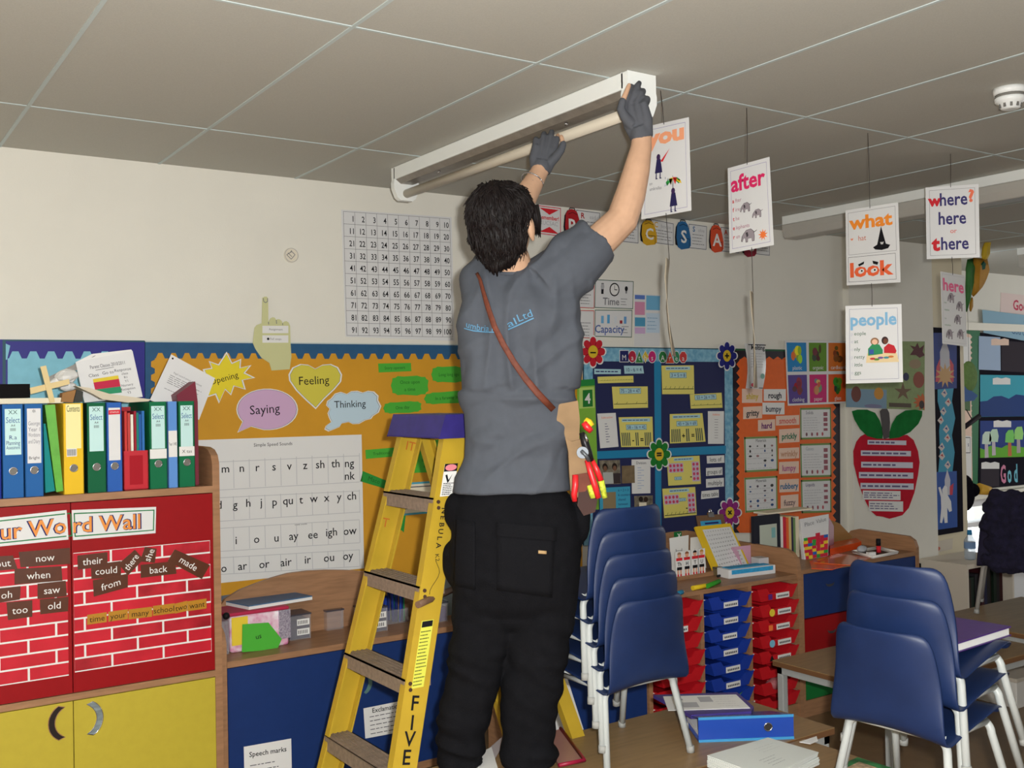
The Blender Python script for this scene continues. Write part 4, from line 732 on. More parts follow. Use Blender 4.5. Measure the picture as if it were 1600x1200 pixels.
leaf([(118, 566), (207, 548), (223, 620), (132, 629)], -0.43, -0.45, LAM, 'white sheet with yellow, red and green table above the files', 'paper', draw=dTab)
m = MB(); q = wquad([(144, 553), (205, 546), (207, 549), (118, 566)], -0.425); m.sheet(q, PAPER); m.qell(q, 0.2, 0.5, 0.015, 0.14, BLK); tag(m.build('loose_sheet'), 'folded white sheet edge rising behind the coloured table sheet', 'paper')
def dLet(m, q):
    m.qell(q, 0.06, 0.06, 0.02, 0.02, BLK); m.qtxt(q, 'Pupil record annual assessment', 0.5, 0.3, 0.008, MGREY, maxw=q.w * 0.6); m.qlines(q, 0.15, 0.36, 0.85, 0.56, 5, MGREY, th=0.0022, seed=5); m.qlines(q, 0.15, 0.64, 0.5, 0.7, 1, MGREY, th=0.002)
leaf([(267.5, 553.7), (336, 591), (311, 656), (234, 625)], -0.40, -0.42, LAM, 'tilted white letter leaning behind the green files', 'paper', draw=dLet)
m = MB(); P = [onY(x, y, -0.5) for x, y in ((118, 603), (140, 606), (170, 615), (205, 620), (236, 624), (232, 627), (200, 629), (160, 624), (146, 616))]; m.prism(P, (0, 0.2, 0), mat('manila_folder', (206, 194, 170), 0.6)); tag(m.build('folder'), 'limp manila folder lying across the tops of the files', 'folder')
m = MB(); m.box(onY(-60, 610, -0.5).x, onY(47, 610, -0.5).x, -0.5, -0.25, onY(20, 622, -0.5).z, onY(20, 600, -0.5).z, mat('black_box', (12, 9, 9), 0.7, spec=0.1)); tag(m.build('storage_box'), 'black box lying on the files at far left', 'box')
m = MB(); a, b = onY(-60, 624, -0.5).x, onY(96, 624, -0.5).x; m.box(a, b, -0.53, -0.3, CT + 0.3195, onY(20, 622.5, -0.53).z, CREAM); tag(m.build('paper_ream'), 'flat cream pad lying under the black box', 'paper')
for i, (p, l) in enumerate((([(63, 573), (72, 571), (86, 628), (78, 630)], 'upright'), ([(47, 606), (108, 592), (109, 600), (48, 616)], 'sloping'))):
    m = MB(); m.prism([onY(x, y, -0.535 + 0.006 * i) for x, y in p], (0, 0.005, 0), mat('pale_wood_stick', (214, 192, 140), 0.6)); tag(m.build('wooden_stick'), 'pale %s stick of the crossed pair above the green folder' % l, 'stick')
m = MB(); b = wquad([(98, 614), (119, 609), (114, 629), (96, 628)], -0.545); m.sheet(b, mat('brown_carton', (146, 104, 56), 0.6), 0.05); tag(m.build('small_carton'), 'small brown carton on top of the yellow file', 'box')
m = MB(); b = wquad([(120, 609), (130, 612), (129, 628), (115, 628)], -0.54); m.sheet(b, ink(60, 60, 56), 0.04); tag(m.build('small_carton'), 'small black printed carton beside the brown one', 'box')
for i, (x, y, r_, l) in enumerate(((105, 588, 0.03, 'by the table sheet'), (92, 598, 0.026, 'behind the crossed sticks'), (106, 604, 0.022, 'above the brown carton'))):
    m = MB(); c = onY(x, y, -0.47 + 0.02 * i); m.ball(c, r_ * 1.3, r_, r_ * 0.8, PAPER, 9, 6)
    for k, v in enumerate(m.v): m.v[k] = c + (v - c) * (1 + 0.35 * noise.noise(v * 40))
    o = m.build('crumpled_paper'); o.data.polygons.foreach_set('use_smooth', [False] * len(o.data.polygons)); tag(o, 'crumpled white paper on the files, %s' % l, 'paper')

# ================================================================== low blue cupboard with arched back
LF = -0.55; LZ = 0.612
lc = empty('low_cupboard', (2.1, -0.3, 0), 'low cupboard with blue doors, wooden counter and arched wooden back', 'cupboard')
m = MB(); m.box(1.30, 2.45, LF - 0.006, -0.25, LZ - 0.024, LZ, BEECHH); m.box(1.30, 2.45, LF + 0.02, -0.25, 0.02, LZ - 0.024, BEECH); m.build('carcass', lc)
m = MB(); m.prism([V((1.272, y, z)) for y, z in [(-0.25, 0), (LF - 0.006, 0), (LF - 0.006, 0.68), (-0.54, 0.715), (-0.51, 0.735), (-0.25, 0.74)]], (0.027, 0, 0), BEECH); bevel(m.build('end_panel', lc), 0.004)
for a, b in ((1.303, 1.806), (1.81, 2.312), (2.316, 2.448)):
    d = MB().box(a, b, LF, LF + 0.018, 0.06, LZ - 0.028, DOORBLU).build('door', lc)
    if a == 1.81:
        c = onY(573, 1066, LF); m = MB(); P = [V((c.x - 0.02 + 0.045 * math.cos(t), LF - 0.001, c.z - 0.0 + 0.05 * math.sin(t))) for t in [math.radians(-70 + 100 * k / 9) for k in range(10)]]
        P += [V((c.x - 0.035 + 0.042 * math.cos(t), LF - 0.001, c.z + 0.004 + 0.05 * math.sin(t))) for t in [math.radians(25 - 85 * k / 9) for k in range(10)]]
        m.prism(P, (0, 0.001, 0), mat('tealish_recess', (110, 150, 146), 0.25, metal=0.4)); m.build('handle', d)
arch = [(340, 955), (352, 936), (375, 922), (400, 912), (425, 903), (450, 896), (480, 892), (510, 890.5), (545, 891), (580, 894), (610, 899), (645, 908), (680, 920), (720, 935), (760, 945), (760, 985), (340, 1015)]
m = MB(); P = [onY(x, y, -0.27) for x, y in arch]; P[-1].z = P[-2].z = LZ; m.prism(P, (0, 0.018, 0), BEECHH); bevel(m.build('back_panel', lc), 0.003)
def notice(pts, Y, head, n, label, seed):
    m = MB(); q = wquad(pts, Y); m.sheet(q, PAPER); m.qtxt(q, head, 0.5, 0.13, 0.019, BLK, bold=0.01, maxw=q.w * 0.88); m.qlines(q, 0.12, 0.25, 0.9, 0.95, n, DGREY, th=0.003, seed=seed); tag(m.build('notice'), label, 'notice')
notice([(381, 1167), (455, 1154), (457, 1262), (383, 1275)], LF - 0.003, 'Speech marks', 9, 'white notice headed Speech marks on the blue door', 2)
notice([(568, 1107), (638, 1093), (640, 1141), (571, 1154)], LF - 0.003, 'Exclamation', 5, 'white notice headed Exclamation marks behind the ladder', 3)
def wbox(px0, py0, px1, py1, Y, D, mm, mb, zmin=None):
    x0, x1 = onY(px0, (py0 + py1) / 2, Y).x, onY(px1, (py0 + py1) / 2, Y).x; z0, z1 = onY((px0 + px1) / 2, py1, Y).z, onY((px0 + px1) / 2, py0, Y).z
    if zmin is not None: z1 += zmin - z0; z0 = zmin
    mb.box(x0, x1, Y, Y + D, z0, z1, mm); return x0, x1, z0, z1
CLEAR = mat('clear_plastic', (200, 198, 204), 0.12, alpha=0.28, spec=0.6); SMOKE = mat('smoky_plastic', (70, 72, 88), 0.15, alpha=0.6, spec=0.6)
# pencil cases
r = empty('pencil_case', (1.40, -0.42, LZ), 'pink and clear patterned pencil case pile with small green label', 'pencil case')
m = MB(); x0, x1, z0, z1 = wbox(360, 965, 452, 1022, -0.44, 0.14, mat('pink_comic_print', (206, 120, 160), 0.3, noise_amt=1, nscale=26, rgb2=(236, 232, 236)), m, LZ); bevel(m.build('body', r), 0.012, 3)
m = MB(); m.box(x0 - 0.02, x1, -0.445, -0.28, z1, z1 + 0.014, mat('crimson_fabric', (170, 36, 70), 0.6)); bevel(m.build('lid', r), 0.005)
m = MB(); m.box(x1 - 0.045, x1 + 0.004, -0.446, -0.36, LZ + 0.03, z1, mat('silver_glitter', (150, 140, 170), 0.25, metal=0.6, noise_amt=1, nscale=160, rgb2=(235, 230, 245))); m.build('glitter_end', r)
MB().box(x0 + 0.005, x0 + 0.07, -0.443, -0.44, LZ + 0.03, z1 - 0.005, mat('yellow_print', (226, 196, 60), 0.4)).build('front_print', r)
MB().ball((x0 - 0.015, -0.44, z1 + 0.006), 0.014, 0.014, 0.014, ink(20, 20, 22)).build('toggle', r)
MB().box(x0 - 0.035, x0 - 0.004, -0.435, -0.33, LZ, z1 - 0.015, CLEAR).build('clear_end', r)
m = MB(); P = [onY(320 + x / 3.53, 860 + y / 3.53, -0.46) for x, y in ((208, 408), (352, 398), (425, 490), (400, 545), (205, 562))]; m.prism(P, (0, 0.002, 0), GRN); c = onY(404, 994, -0.462); m.txt('us', c, V((1, 0, 0)), V((0, 0, 1)), 0.02, BLK, ang=0.1); tag(m.build('paper_tag'), 'bright green paper tag reading us in front of the pencil case', 'tag')
zt = z1 + 0.0145; m = MB(); P = [onZ(x, y, zt) for x, y in ((326, 940), (389, 953), (488, 937), (430, 925))]
m.prism(P, (0, 0, 0.012), PAPER); m.prism([p + V((0, 0, 0.0125)) for p in P], (0, 0, 0.004), mat('slate_blue_folder', (70, 104, 140), 0.45)); tag(m.build('folder'), 'slate blue folder of papers lying on the pencil cases', 'folder')
EB = mat('black_navy_boxes', (30, 34, 56), 0.35)
for k, (p, Y, labx) in enumerate((((453, 972, 486, 1010), -0.38, 'clear box of dark items with two white barcodes beside the pencil case'), ((511, 957, 537, 986), -0.3, 'empty clear tub standing on the counter left of the ladder'), ((570, 962, 606, 999), -0.46, 'clear box with white barcodes seen between the ladder rails'), ((668, 961, 700, 990), -0.46, 'clear tub of purple counters between ladder and man'))):
    x0, x1 = onY(p[0], p[3], Y).x, onY(p[2], p[3], Y).x; h = onY(p[0], p[1], Y).z - onY(p[0], p[3], Y).z
    r = empty('plastic_box', ((x0 + x1) / 2, Y + 0.05, LZ), labx, 'plastic box'); MB().box(x0, x1, Y, Y + 0.10, LZ, LZ + h, CLEAR).build('tub', r)
    MB().box(x0 - 0.003, x1 + 0.003, Y - 0.003, Y + 0.103, LZ + h, LZ + h + 0.006, SMOKE).build('lid', r)
    if k != 1: MB().box(x0 + 0.004, x1 - 0.004, Y + 0.004, Y + 0.096, LZ + 0.003, LZ + h * 0.8, EB if k != 3 else ink(60, 40, 90)).build('contents', r)
    if k in (0, 2):
        m = MB()
        for f in (0.18, 0.58):
            m.box(x0 + (x1 - x0) * 0.35, x1 - 0.006, Y - 0.0012, Y, LZ + h * f, LZ + h * (f + 0.26), PAPER)
            for i in range(6): m.box(x0 + (x1 - x0) * (0.4 + i * 0.08), x0 + (x1 - x0) * (0.43 + i * 0.08), Y - 0.0018, Y - 0.0012, LZ + h * (f + 0.05), LZ + h * (f + 0.2), BLK)
        m.build('barcode_labels', r)
r = empty('pen_tub', (2.1, -0.32, LZ), 'tub of many blue pens at the back of the counter behind the ladder', 'pen tub')
a, b = onY(588, 950, -0.36), onY(638, 950, -0.36); m = MB(); m.box(a.x, b.x, -0.36, -0.28, LZ, LZ + 0.06, CLEAR); m.build('tub', r); m = MB(); rr = random.Random(3)
for i in range(34):
    x = rr.uniform(a.x + 0.008, b.x - 0.008); y = rr.uniform(-0.352, -0.288); m.tube([V((x, y, LZ + 0.004)), V((x + rr.uniform(-0.008, 0.008), y, LZ + rr.uniform(0.1, 0.15)))], 0.005, ink(*rr.choice([(24, 44, 120), (30, 60, 150), (20, 36, 96), (40, 130, 70)])), 6)
o = m.build('pens', r); o['kind'] = 'stuff'
m = MB(); q0 = onY(684, 912, -0.36), onY(712, 897, -0.36); m.box(q0[0].x, q0[1].x + 0.05, -0.36, -0.28, LZ, q0[1].z, ink(120, 130, 132)); tag(m.build('storage_box'), 'grey box at the back of the counter by the man', 'box')
m = MB(); q = wquad([(856, 1062), (886, 1058), (912, 1140), (866, 1146)], TF - 0.003); m.sheet(q, PAPER); tag(m.build('notice'), 'blank white sheet on the blue door behind the ladder\'s rear leg', 'notice')

# ================================================================== tray unit
TX = [3.03, 3.345, 3.655, 3.985]; TZ = 0.705
tu = empty('tray_unit', (3.5, -0.78, 0), 'wooden storage unit holding three columns of red and blue trays', 'storage unit')
m = MB(); m.box(3.02, 4.005, TF, TB, TZ - 0.02, TZ, BEECHH); m.box(3.02, 4.005, TF + 0.01, TB, 0.0, 0.075, BEECH); m.box(3.02, 4.005, TB - 0.01, TB, 0.075, TZ, BEECH)
for x in TX[:3]: m.box(x - 0.011, x + 0.011, TF, TB - 0.011, 0.075, TZ - 0.02, BEECH)
m.build('carcass', tu)
m = MB(); m.prism([V((3.985, y, z)) for y, z in [(TB, 0), (TF - 0.004, 0), (TF - 0.004, 0.73), (TF + 0.004, 0.775), (TF + 0.03, 0.805), (TF + 0.07, 0.82), (TB, 0.825)]], (0.024, 0, 0), BEECH); bevel(m.build('end_panel', tu), 0.004)
m = MB(); P = [onY(x, y, TB + 0.02) for x, y in ((1015, 842), (1046, 832), (1075, 829), (1100, 833), (1150, 846), (1195, 853), (1240, 858))]; P += [V((P[-1].x, TB + 0.02, 0.6)), V((P[0].x, TB + 0.02, 0.6))]; m.prism(P, (0, 0.014, 0), BEECHH); m.build('back_panel', tu)
RUN = mat('white_runner', (226, 224, 214), 0.4); m = MB()
for a, b in zip(TX, TX[1:]):
    for k in range(8):
        z = 0.672 - 0.0735 * k - 0.014
        for x in (a + 0.011, b - 0.011 - 0.014): m.box(x, x + 0.014, TF + 0.004, TB - 0.02, z - 0.005, z, RUN)
m.build('tray_runners', tu)
TRED = mat('red_tray_plastic', (196, 26, 36), 0.3, spec=0.5); TBLU = mat('blue_tray_plastic', (28, 60, 160), 0.3, spec=0.5)
def tray_mesh(mm, W=0.278, H=0.066, D=0.40):
    m = MB(); hw = W / 2; n = 0.055
    front = [(-hw, 0.062), (-hw + 0.004, 0.052), (-hw + 0.03, 0.0), (hw - 0.03, 0.0), (hw - 0.004, 0.052), (hw, 0.062), (n + 0.02, 0.062), (n, 0.038), (-n, 0.038), (-n - 0.02, 0.062)]
    m.prism([V((x, -0.012 - 0.008 * (z / 0.06), z)) for x, z in front], (0, 0.004, 0), mm)
    m.box(-hw + 0.03, hw - 0.03, -0.01, D, 0, 0.003, mm)
    for s in (-1, 1): m.prism([V((s * (hw - 0.03), -0.01, 0)), V((s * (hw - 0.008), -0.01, 0.055)), V((s * (hw - 0.008), D, 0.055)), V((s * (hw - 0.03), D, 0))], (-s * 0.003, 0, 0), mm); m.box(min(s * (hw - 0.008), s * hw), max(s * (hw - 0.008), s * hw), -0.01, D, 0.052, 0.056, mm)
    m.box(-hw + 0.012, hw - 0.012, D - 0.003, D, 0, 0.055, mm)
    return m.data('tray', V((0, 0, 0)))
tm = {'red': tray_mesh(TRED), 'blue': tray_mesh(TBLU)}
LBL = MB().box(-0.045, 0.045, -0.0215, -0.0195, 0.006, 0.032, PAPER); 
for i in range(7): LBL.box(-0.036 + i * 0.011, -0.029 + i * 0.011, -0.0222, -0.0215, 0.013, 0.022, DGREY)
LBLM = LBL.data('tray_label'); ORD = ['top', 'second from top', 'third from top', 'fourth from top', 'fifth from top', 'sixth from top', 'seventh from top', 'bottom']
SHP = {(2, 1): ('circle', YELI), (2, 2): ('square', ORNI), (2, 3): ('circle', ink(120, 180, 206)), (2, 0): ('square', ink(90, 40, 120)), (2, 4): ('triangle', BLK)}
for ci, (cn, kol) in enumerate((('red', 'left'), ('blue', 'middle'), ('red', 'right'))):
    cx = (TX[ci] + TX[ci + 1]) / 2
    for k in range(8):
        o = bpy.data.objects.new('storage_tray', tm[cn]); COL.objects.link(o); dy = random.uniform(-0.012, 0.006); o.location = (cx + random.uniform(-0.002, 0.002), TF - 0.004 + dy, 0.672 - 0.0735 * k - 0.0685 + 0.002)
        if ci == 2 and k == 6: o.rotation_euler = (0.0, 0, 0.03)
        tag(o, '%s tray, %s in the %s column of the tray unit' % (cn, ORD[k], kol), 'storage tray', 'trays in the wooden tray unit')
        if (ci == 1 and k < 6) or (ci == 2 and k < 5) or (ci == 0 and k == 1):
            l = bpy.data.objects.new('name_label', LBLM); COL.objects.link(l); l.parent = o; l.location = (0.03 if ci == 2 else 0, -0.001, 0)
        if (ci, k) in SHP:
            sh, mm = SHP[(ci, k)]; s = MB(); n = {'circle': 14, 'square': 4, 'triangle': 3}[sh]; s.prism([V((-0.055 + 0.018 * math.cos(2 * math.pi * i / n + math.pi / (4 if n == 4 else 2)), -0.0225, 0.02 + 0.018 * math.sin(2 * math.pi * i / n + math.pi / (4 if n == 4 else 2)))) for i in range(n)], (0, 0.002, 0), mm)
            l = bpy.data.objects.new('shape_sticker', s.data('shape_sticker')); COL.objects.link(l); l.parent = o
m = MB(); z0 = 0.672 - 0.0735 * 6 - 0.02; m.ball((3.80, TF - 0.01, z0 - 0.005), 0.06, 0.03, 0.028, mat('pinkish_plastic_bag', (196, 120, 124), 0.2, alpha=0.6, spec=0.6), 12, 8)
for k, v in enumerate(m.v): m.v[k] = v + V((0, 0, 0.012 * noise.noise(v * 50)))
tag(m.build('plastic_bag'), 'crumpled clear bag sticking out of a low red tray', 'bag')
m = MB(); m.tube([(3.42, TF - 0.03, 0.155), (3.62, TF - 0.01, 0.215)], 0.006, ink(90, 150, 120), 8); tag(m.build('green_stick'), 'green stick poking from a low blue tray', 'stick')
# things on the tray unit
def leanq(pts, Yt, Yb):
    tl, tr, bl = onY(*pts[0], Yt), onY(*pts[1], Yt), onY(*pts[3], Yb); n = (tr - tl).cross(bl - tl); d = ray(*pts[2]); return Quad(tl, tr, CAM + d * ((tl - CAM).dot(n) / d.dot(n)), bl)
r = empty('clipboard', (3.74, -0.62, TZ), 'brown clipboard with metal clip leaning behind the yellow board', 'clipboard')
q = leanq([(1088, 806), (1130, 803), (1150, 890), (1104, 896)], -0.545, -0.60); m = MB(); m.sheet(q, mat('hardboard', (110, 82, 58), 0.6), 0.004); m.build('board', r)
m = MB(); m.qrect(q, 0.1, 0.1, 0.85, 0.6, ink(60, 150, 190), 0.001); m.qrect(q, 0.25, 0.13, 0.75, 0.16, NAVYI, 0.0016); m.build('blue_sheet', r)
m = MB(); c = q.P(0.5, 0.0, 0.006); m.obox(c, q.R * 0.02, q.U * 0.012, q.n * 0.004, CHROME); m.ball(c + q.U * 0.016, 0.012, 0.006, 0.014, CHROME); m.build('clip', r)
q = leanq([(1086, 823), (1141, 817.5), (1172, 885), (1119, 900)], -0.60, -0.78); m = MB(); m.sheet(q, mat('yellow_foam_board', (222, 184, 40), 0.5), 0.012); m.qrect(q, 0.16, 0.08, 0.95, 0.96, LAM)
for i in range(10):
    for j in range(10): m.qtxt(q, str(i * 10 + j + 1), 0.215 + j * 0.072, 0.13 + i * 0.085, 0.008, BLK, maxw=0.014)
tag(m.build('number_board'), 'yellow board with small hundred grid leaning on tray unit', 'board')
q = leanq([(1143, 855), (1189, 850), (1190, 884), (1150, 888)], -0.70, -0.70); m = MB(); m.sheet(q, mat('pink_card', (206, 160, 184), 0.5), 0.002); m.prism([q.P(0, 0), q.P(0.05, 0.95), q.P(0.05, 0.95) + V((-0.02, -0.06, 0)), q.P(0, 0.1) + V((-0.02, -0.06, 0))], (0.002, 0, 0), mat('pink_card', (206, 160, 184))); m.qell(q, 0.36, 0.82, 0.02, 0.03, BLK); tag(m.build('pink_folder'), 'open pink card standing behind the tissue-blue box', 'folder')
r = empty('long_box', (3.8, -0.86, TZ), 'long white box with turquoise top on the tray unit', 'box'); A, B = onZ(1139, 905, TZ), onZ(1212, 896, TZ); ux = (B - A).normalized(); uy = V((-ux.y, ux.x, 0)); w = (B - A).length
m = MB(); m.obox(A + ux * w / 2 + uy * 0.045 + V((0, 0, 0.0215)), ux * w / 2, uy * 0.045, V((0, 0, 0.0215)), LAM); bevel(m.build('carton', r), 0.003)
MB().obox(A + ux * w / 2 + uy * 0.05 + V((0, 0, 0.0445)), ux * w * 0.42, uy * 0.03, V((0, 0, 0.0012)), mat('turquoise_foam', (50, 150, 200), 0.7, noise_amt=0.15, nscale=80)).build('blue_top', r)
MB().obox(A + ux * w / 2 - uy * 0.001 + V((0, 0, 0.03)), ux * w * 0.44, uy * 0.001, V((0, 0, 0.010)), mat('turquoise_foam', (50, 150, 200))).build('blue_side', r)
m = MB(); m.obox(A + ux * w * 0.93 + uy * 0.09 + V((0, 0, 0.035)), ux * 0.03, uy * 0.03, V((0, 0, 0.035)), ink(190, 186, 188)); tag(m.build('small_carton'), 'small greyish carton behind right end of the long white box', 'box')
m = MB(); c = onZ(1130, 900, TZ); m.obox(c + V((0, 0.03, 0.02)), ux * 0.022, uy * 0.02, V((0, 0, 0.02)), SMOKE); m.tube([c + V((-0.05, -0.01, 0.006)), c + V((0.0, -0.02, 0.012)), c + V((0.02, 0.0, 0.03))], 0.006, BLK, 8); tag(m.build('tape_dispenser'), 'smoky tape dispenser with black arm left of the long box', 'tape dispenser')
SKIN0 = ink(214, 160, 130)
m = MB(); cb = onZ(1076, 903, TZ); m.box(3.44, 3.74, -0.72, -0.70, TZ, TZ + 0.0, BEECH) if False else None
ws = MB(); ws.box(3.43, 3.70, -0.76, -0.66, TZ, TZ + 0.02, BEECH); tag(ws.build('card_stand'), 'low wooden stand carrying the footballer number cards', 'stand')
for i, (t, px, hair) in enumerate((('Th', 1061.5, (150, 120, 96)), ('H', 1073.5, (140, 84, 56)), ('T', 1086, (30, 26, 26)), ('U', 1096.5, (176, 130, 60)))):
    c = onY(px, 885, -0.765); z0 = TZ + 0.0205; m = MB(); Y = -0.765; X = c.x; s = 0.052
    m.box(X - 0.024, X + 0.024, Y, Y + 0.002, z0, z0 + 0.118, PAPER); Y -= 0.0006
    R3 = lambda a, b, c_, d, mm, dy=0: m.poly([V((X + a, Y - dy, z0 + c_)), V((X + b, Y - dy, z0 + c_)), V((X + b, Y - dy, z0 + d)), V((X + a, Y - dy, z0 + d))], mm)
    R3(-0.014, -0.004, 0.002, 0.034, SKIN0); R3(0.004, 0.014, 0.002, 0.034, SKIN0); R3(-0.014, -0.004, 0.0, 0.01, REDI, 0.0003); R3(0.004, 0.014, 0.0, 0.01, REDI, 0.0003); R3(-0.016, 0.016, 0.03, 0.044, BLK, 0.0003); R3(-0.02, 0.02, 0.074, 0.088, REDI); R3(-0.006, 0.006, 0.086, 0.092, SKIN0)
    m.poly([V((X + 0.012 * math.cos(a), Y - 0.0002, z0 + 0.1 + 0.013 * math.sin(a))) for a in [k * 0.4488 for k in range(14)]], SKIN0); m.poly([V((X + 0.013 * math.cos(a), Y - 0.0004, z0 + 0.104 + 0.011 * math.sin(a))) for a in [k * 0.3491 for k in range(10)]], ink(*hair))
    m.txt(t, V((X, Y - 0.0006, z0 + 0.058)), V((1, 0, 0)), V((0, 0, 1)), 0.017, BLK, bold=0.02); tag(m.build('number_card'), 'cut-out footballer card lettered %s on the tray unit' % t, 'number card', 'footballer place-value cards')
for i, (p, l) in enumerate((([(1046, 841), (1076, 836), (1075, 892), (1049, 893)], 'white sheet with ladder drawing behind Th and H cards'), ([(1079, 840), (1098, 838), (1104, 890), (1078, 892)], 'white sheet with ladder drawing behind T and U cards'))):
    q = leanq(p, -0.60, -0.64); m = MB(); m.sheet(q, PAPER); 
    for u in (0.3, 0.62): m.qrect(q, u, 0.35, u + 0.03, 0.75, MGREY)
    for v in (0.4, 0.52, 0.66): m.qrect(q, 0.3, v, 0.65, v + 0.015, MGREY)
    tag(m.build('ladder_sheet'), l, 'paper')
m = MB(); c = onY(1060.5, 837, -0.59); m.box(c.x - 0.018, c.x + 0.018, -0.592, -0.575, c.z - 0.018, c.z + 0.018, ink(30, 110, 60)); m.txt('X', V((c.x, -0.5928, c.z)), V((1, 0, 0)), V((0, 0, 1)), 0.022, PAPER, bold=0.03); tag(m.build('letter_block'), 'small green block marked X above the number cards', 'block')
for i, (a, b, cc, l) in enumerate((((1082, 919), (1103, 915), (222, 190, 40), 'yellow marker lying at front of the tray unit'), ((1105, 916), (1124, 908), (50, 140, 40), 'green marker lying at front of the tray unit'), ((1054, 929), (1066, 925), (40, 130, 170), 'blue pen lying at the left front of tray unit'))):
    A, B = onZ(*a, TZ + 0.011), onZ(*b, TZ + 0.011); m = MB(); m.tube([A, A + (B - A) * 0.98, B], [0.0105, 0.0105, 0.009], ink(*cc), 10); m.tube([B, B + (B - A).normalized() * 0.014], [0.006, 0.004], CREAM, 8); tag(m.build('marker_pen'), l, 'pen')

# ================================================================== drawer unit at right
du = empty('drawer_unit', (4.47, -0.78, 0), 'wooden drawer unit with blue, red and green fronts right of the trays', 'drawer unit')
m = MB(); m.box(4.012, 4.93, TF, TB, 0.70, 0.722, BEECHH); m.box(4.012, 4.93, TF + 0.02, TB, 0, 0.70, BEECH); m.box(4.012, 4.93, TF, TF + 0.02, 0.0, 0.08, BEECH); m.box(4.012, 4.03, TF, TF + 0.02, 0.08, 0.70, BEECH); m.build('carcass', du)
m = MB(); m.prism([V((4.93, y, z)) for y, z in [(TB, 0), (TF - 0.004, 0), (TF - 0.004, 0.745), (TF + 0.01, 0.78), (TF + 0.045, 0.80), (-0.63, 0.808), (-0.58, 0.795), (TB, 0.765)]], (0.024, 0, 0), BEECH); bevel(m.build('end_panel', du), 0.004)
for a, b in ((4.032, 4.472), (4.478, 4.926)):
    for z0, z1, mm in ((0.482, 0.698, DOORBLU), (0.275, 0.476, DOORRED), (0.083, 0.269, mat('green_door', (20, 110, 50), 0.45, noise_amt=0.04))):
        d = MB().box(a, b, TF, TF + 0.018, z0, z1, mm).build('drawer', du)
        if z0 > 0.2:
            px, py = ((1297, 912) if a < 4.2 else (1393, 895)) if z0 > 0.4 else ((1300, 985) if a < 4.2 else (1400, 970)); c = onY(px, py, TF); m = MB()
            P = [V((c.x + 0.032 * math.cos(t), TF - 0.001, c.z + 0.004 + 0.018 * math.sin(t))) for t in [math.pi + math.pi * k / 12 for k in range(13)]] + [V((c.x + 0.03 * math.cos(t), TF - 0.001, c.z + 0.006 + 0.008 * math.sin(t))) for t in [2 * math.pi - math.pi * k / 12 for k in range(13)]]
            m.prism(P, (0, 0.001, 0), mat('dark_metal_recess', (90, 92, 96), 0.3, metal=0.6)); m.build('handle', d)
m = MB(); c = onY(1331, 900, TF - 0.002); m.box(c.x - 0.012, c.x + 0.012, TF - 0.022, TF - 0.001, c.z - 0.022, c.z + 0.022, ink(206, 200, 206)); tag(m.build('small_tag'), 'small white tag on the blue drawer behind the chairs', 'tag')
DZ = 0.7225
def hbook(px0, py0, px1, py1, Y, D, cc, label, name='book', draw=None):
    x0, x1 = onY(px0, py1, Y).x, onY(px1, py1, Y).x; z1 = onY((px0 + px1) / 2, py0, Y).z; m = MB(); m.box(x0, x1, Y, Y + D, DZ, z1, ink(*cc) if isinstance(cc, tuple) else cc)
    if draw: draw(m, Quad(V((x0, Y, z1)), V((x1, Y, z1)), V((x1, Y, DZ)), V((x0, Y, DZ))))
    return tag(m.build(name), label, 'book', 'books standing on the drawer unit')
def dFrame(m, q): m.qrect(q, 0.2, 0.2, 0.86, 0.98, ink(176, 184, 170), 0.001); m.qrect(q, 0.65, 0.28, 0.8, 0.5, ink(120, 170, 170), 0.0014)
q_ = MB(); hbook(1179, 805, 1220, 862, -0.72, 0.02, (34, 36, 46), 'large dark book with pale cover picture, at left of the books', draw=dFrame)
for k, (a, b, cc, l) in enumerate(((1221, 1224, (220, 216, 210), 'white'), (1224.5, 1229, (190, 44, 60), 'crimson'), (1229.3, 1233, (216, 100, 50), 'orange'), (1233.5, 1237, (206, 180, 120), 'tan'), (1237.5, 1240, (50, 44, 70), 'dark purple'), (1240.3, 1243.5, (110, 140, 90), 'green'), (1244, 1249, (216, 206, 180), 'cream'))):
    hbook(a, 807 + (k % 3), b, 858, -0.72, 0.16, cc, 'slim %s book spine between the dark book and the brick-cover book' % l)
m = MB(); A = onY(1200, 803, -0.70); B = onY(1250, 806, -0.70); m.box(A.x, B.x + 0.1, -0.70, -0.6, 0.0 + A.z - 0.004, A.z + 0.004, CREAM); tag(m.build('paper_pad'), 'cream pad lying on top of the standing books', 'paper')
q = leanq([(1250, 811), (1295, 803), (1294, 869), (1257, 875)], -0.70, -0.80); m = MB(); m.sheet(q, LAM, 0.02); rr = random.Random(11)
for i in range(9):
    for j in range(6):
        u, v = 0.04 + j * 0.155, 0.34 + i * 0.072
        if v < 0.36 + 0.16 * abs(j - 2.6) * 0.6 and i < 2: continue
        m.qrect(q, u + rr.uniform(-0.02, 0.02), v, u + 0.165, v + 0.08, ink(*rr.choice([(196, 36, 60), (40, 90, 170), (226, 190, 50), (50, 150, 60), (196, 36, 60), (226, 190, 50)])), 0.0006 + 0.00002 * (i * 6 + j))
m.qtxt(q, 'Place', 0.3, 0.15, 0.026, MGREY, 0.001, ang=0.1); m.qtxt(q, 'Value', 0.72, 0.12, 0.026, MGREY, 0.001, ang=0.1)
tag(m.build('activity_book'), 'white-topped book with coloured toy-brick cover leaning on the books', 'book', 'books standing on the drawer unit')
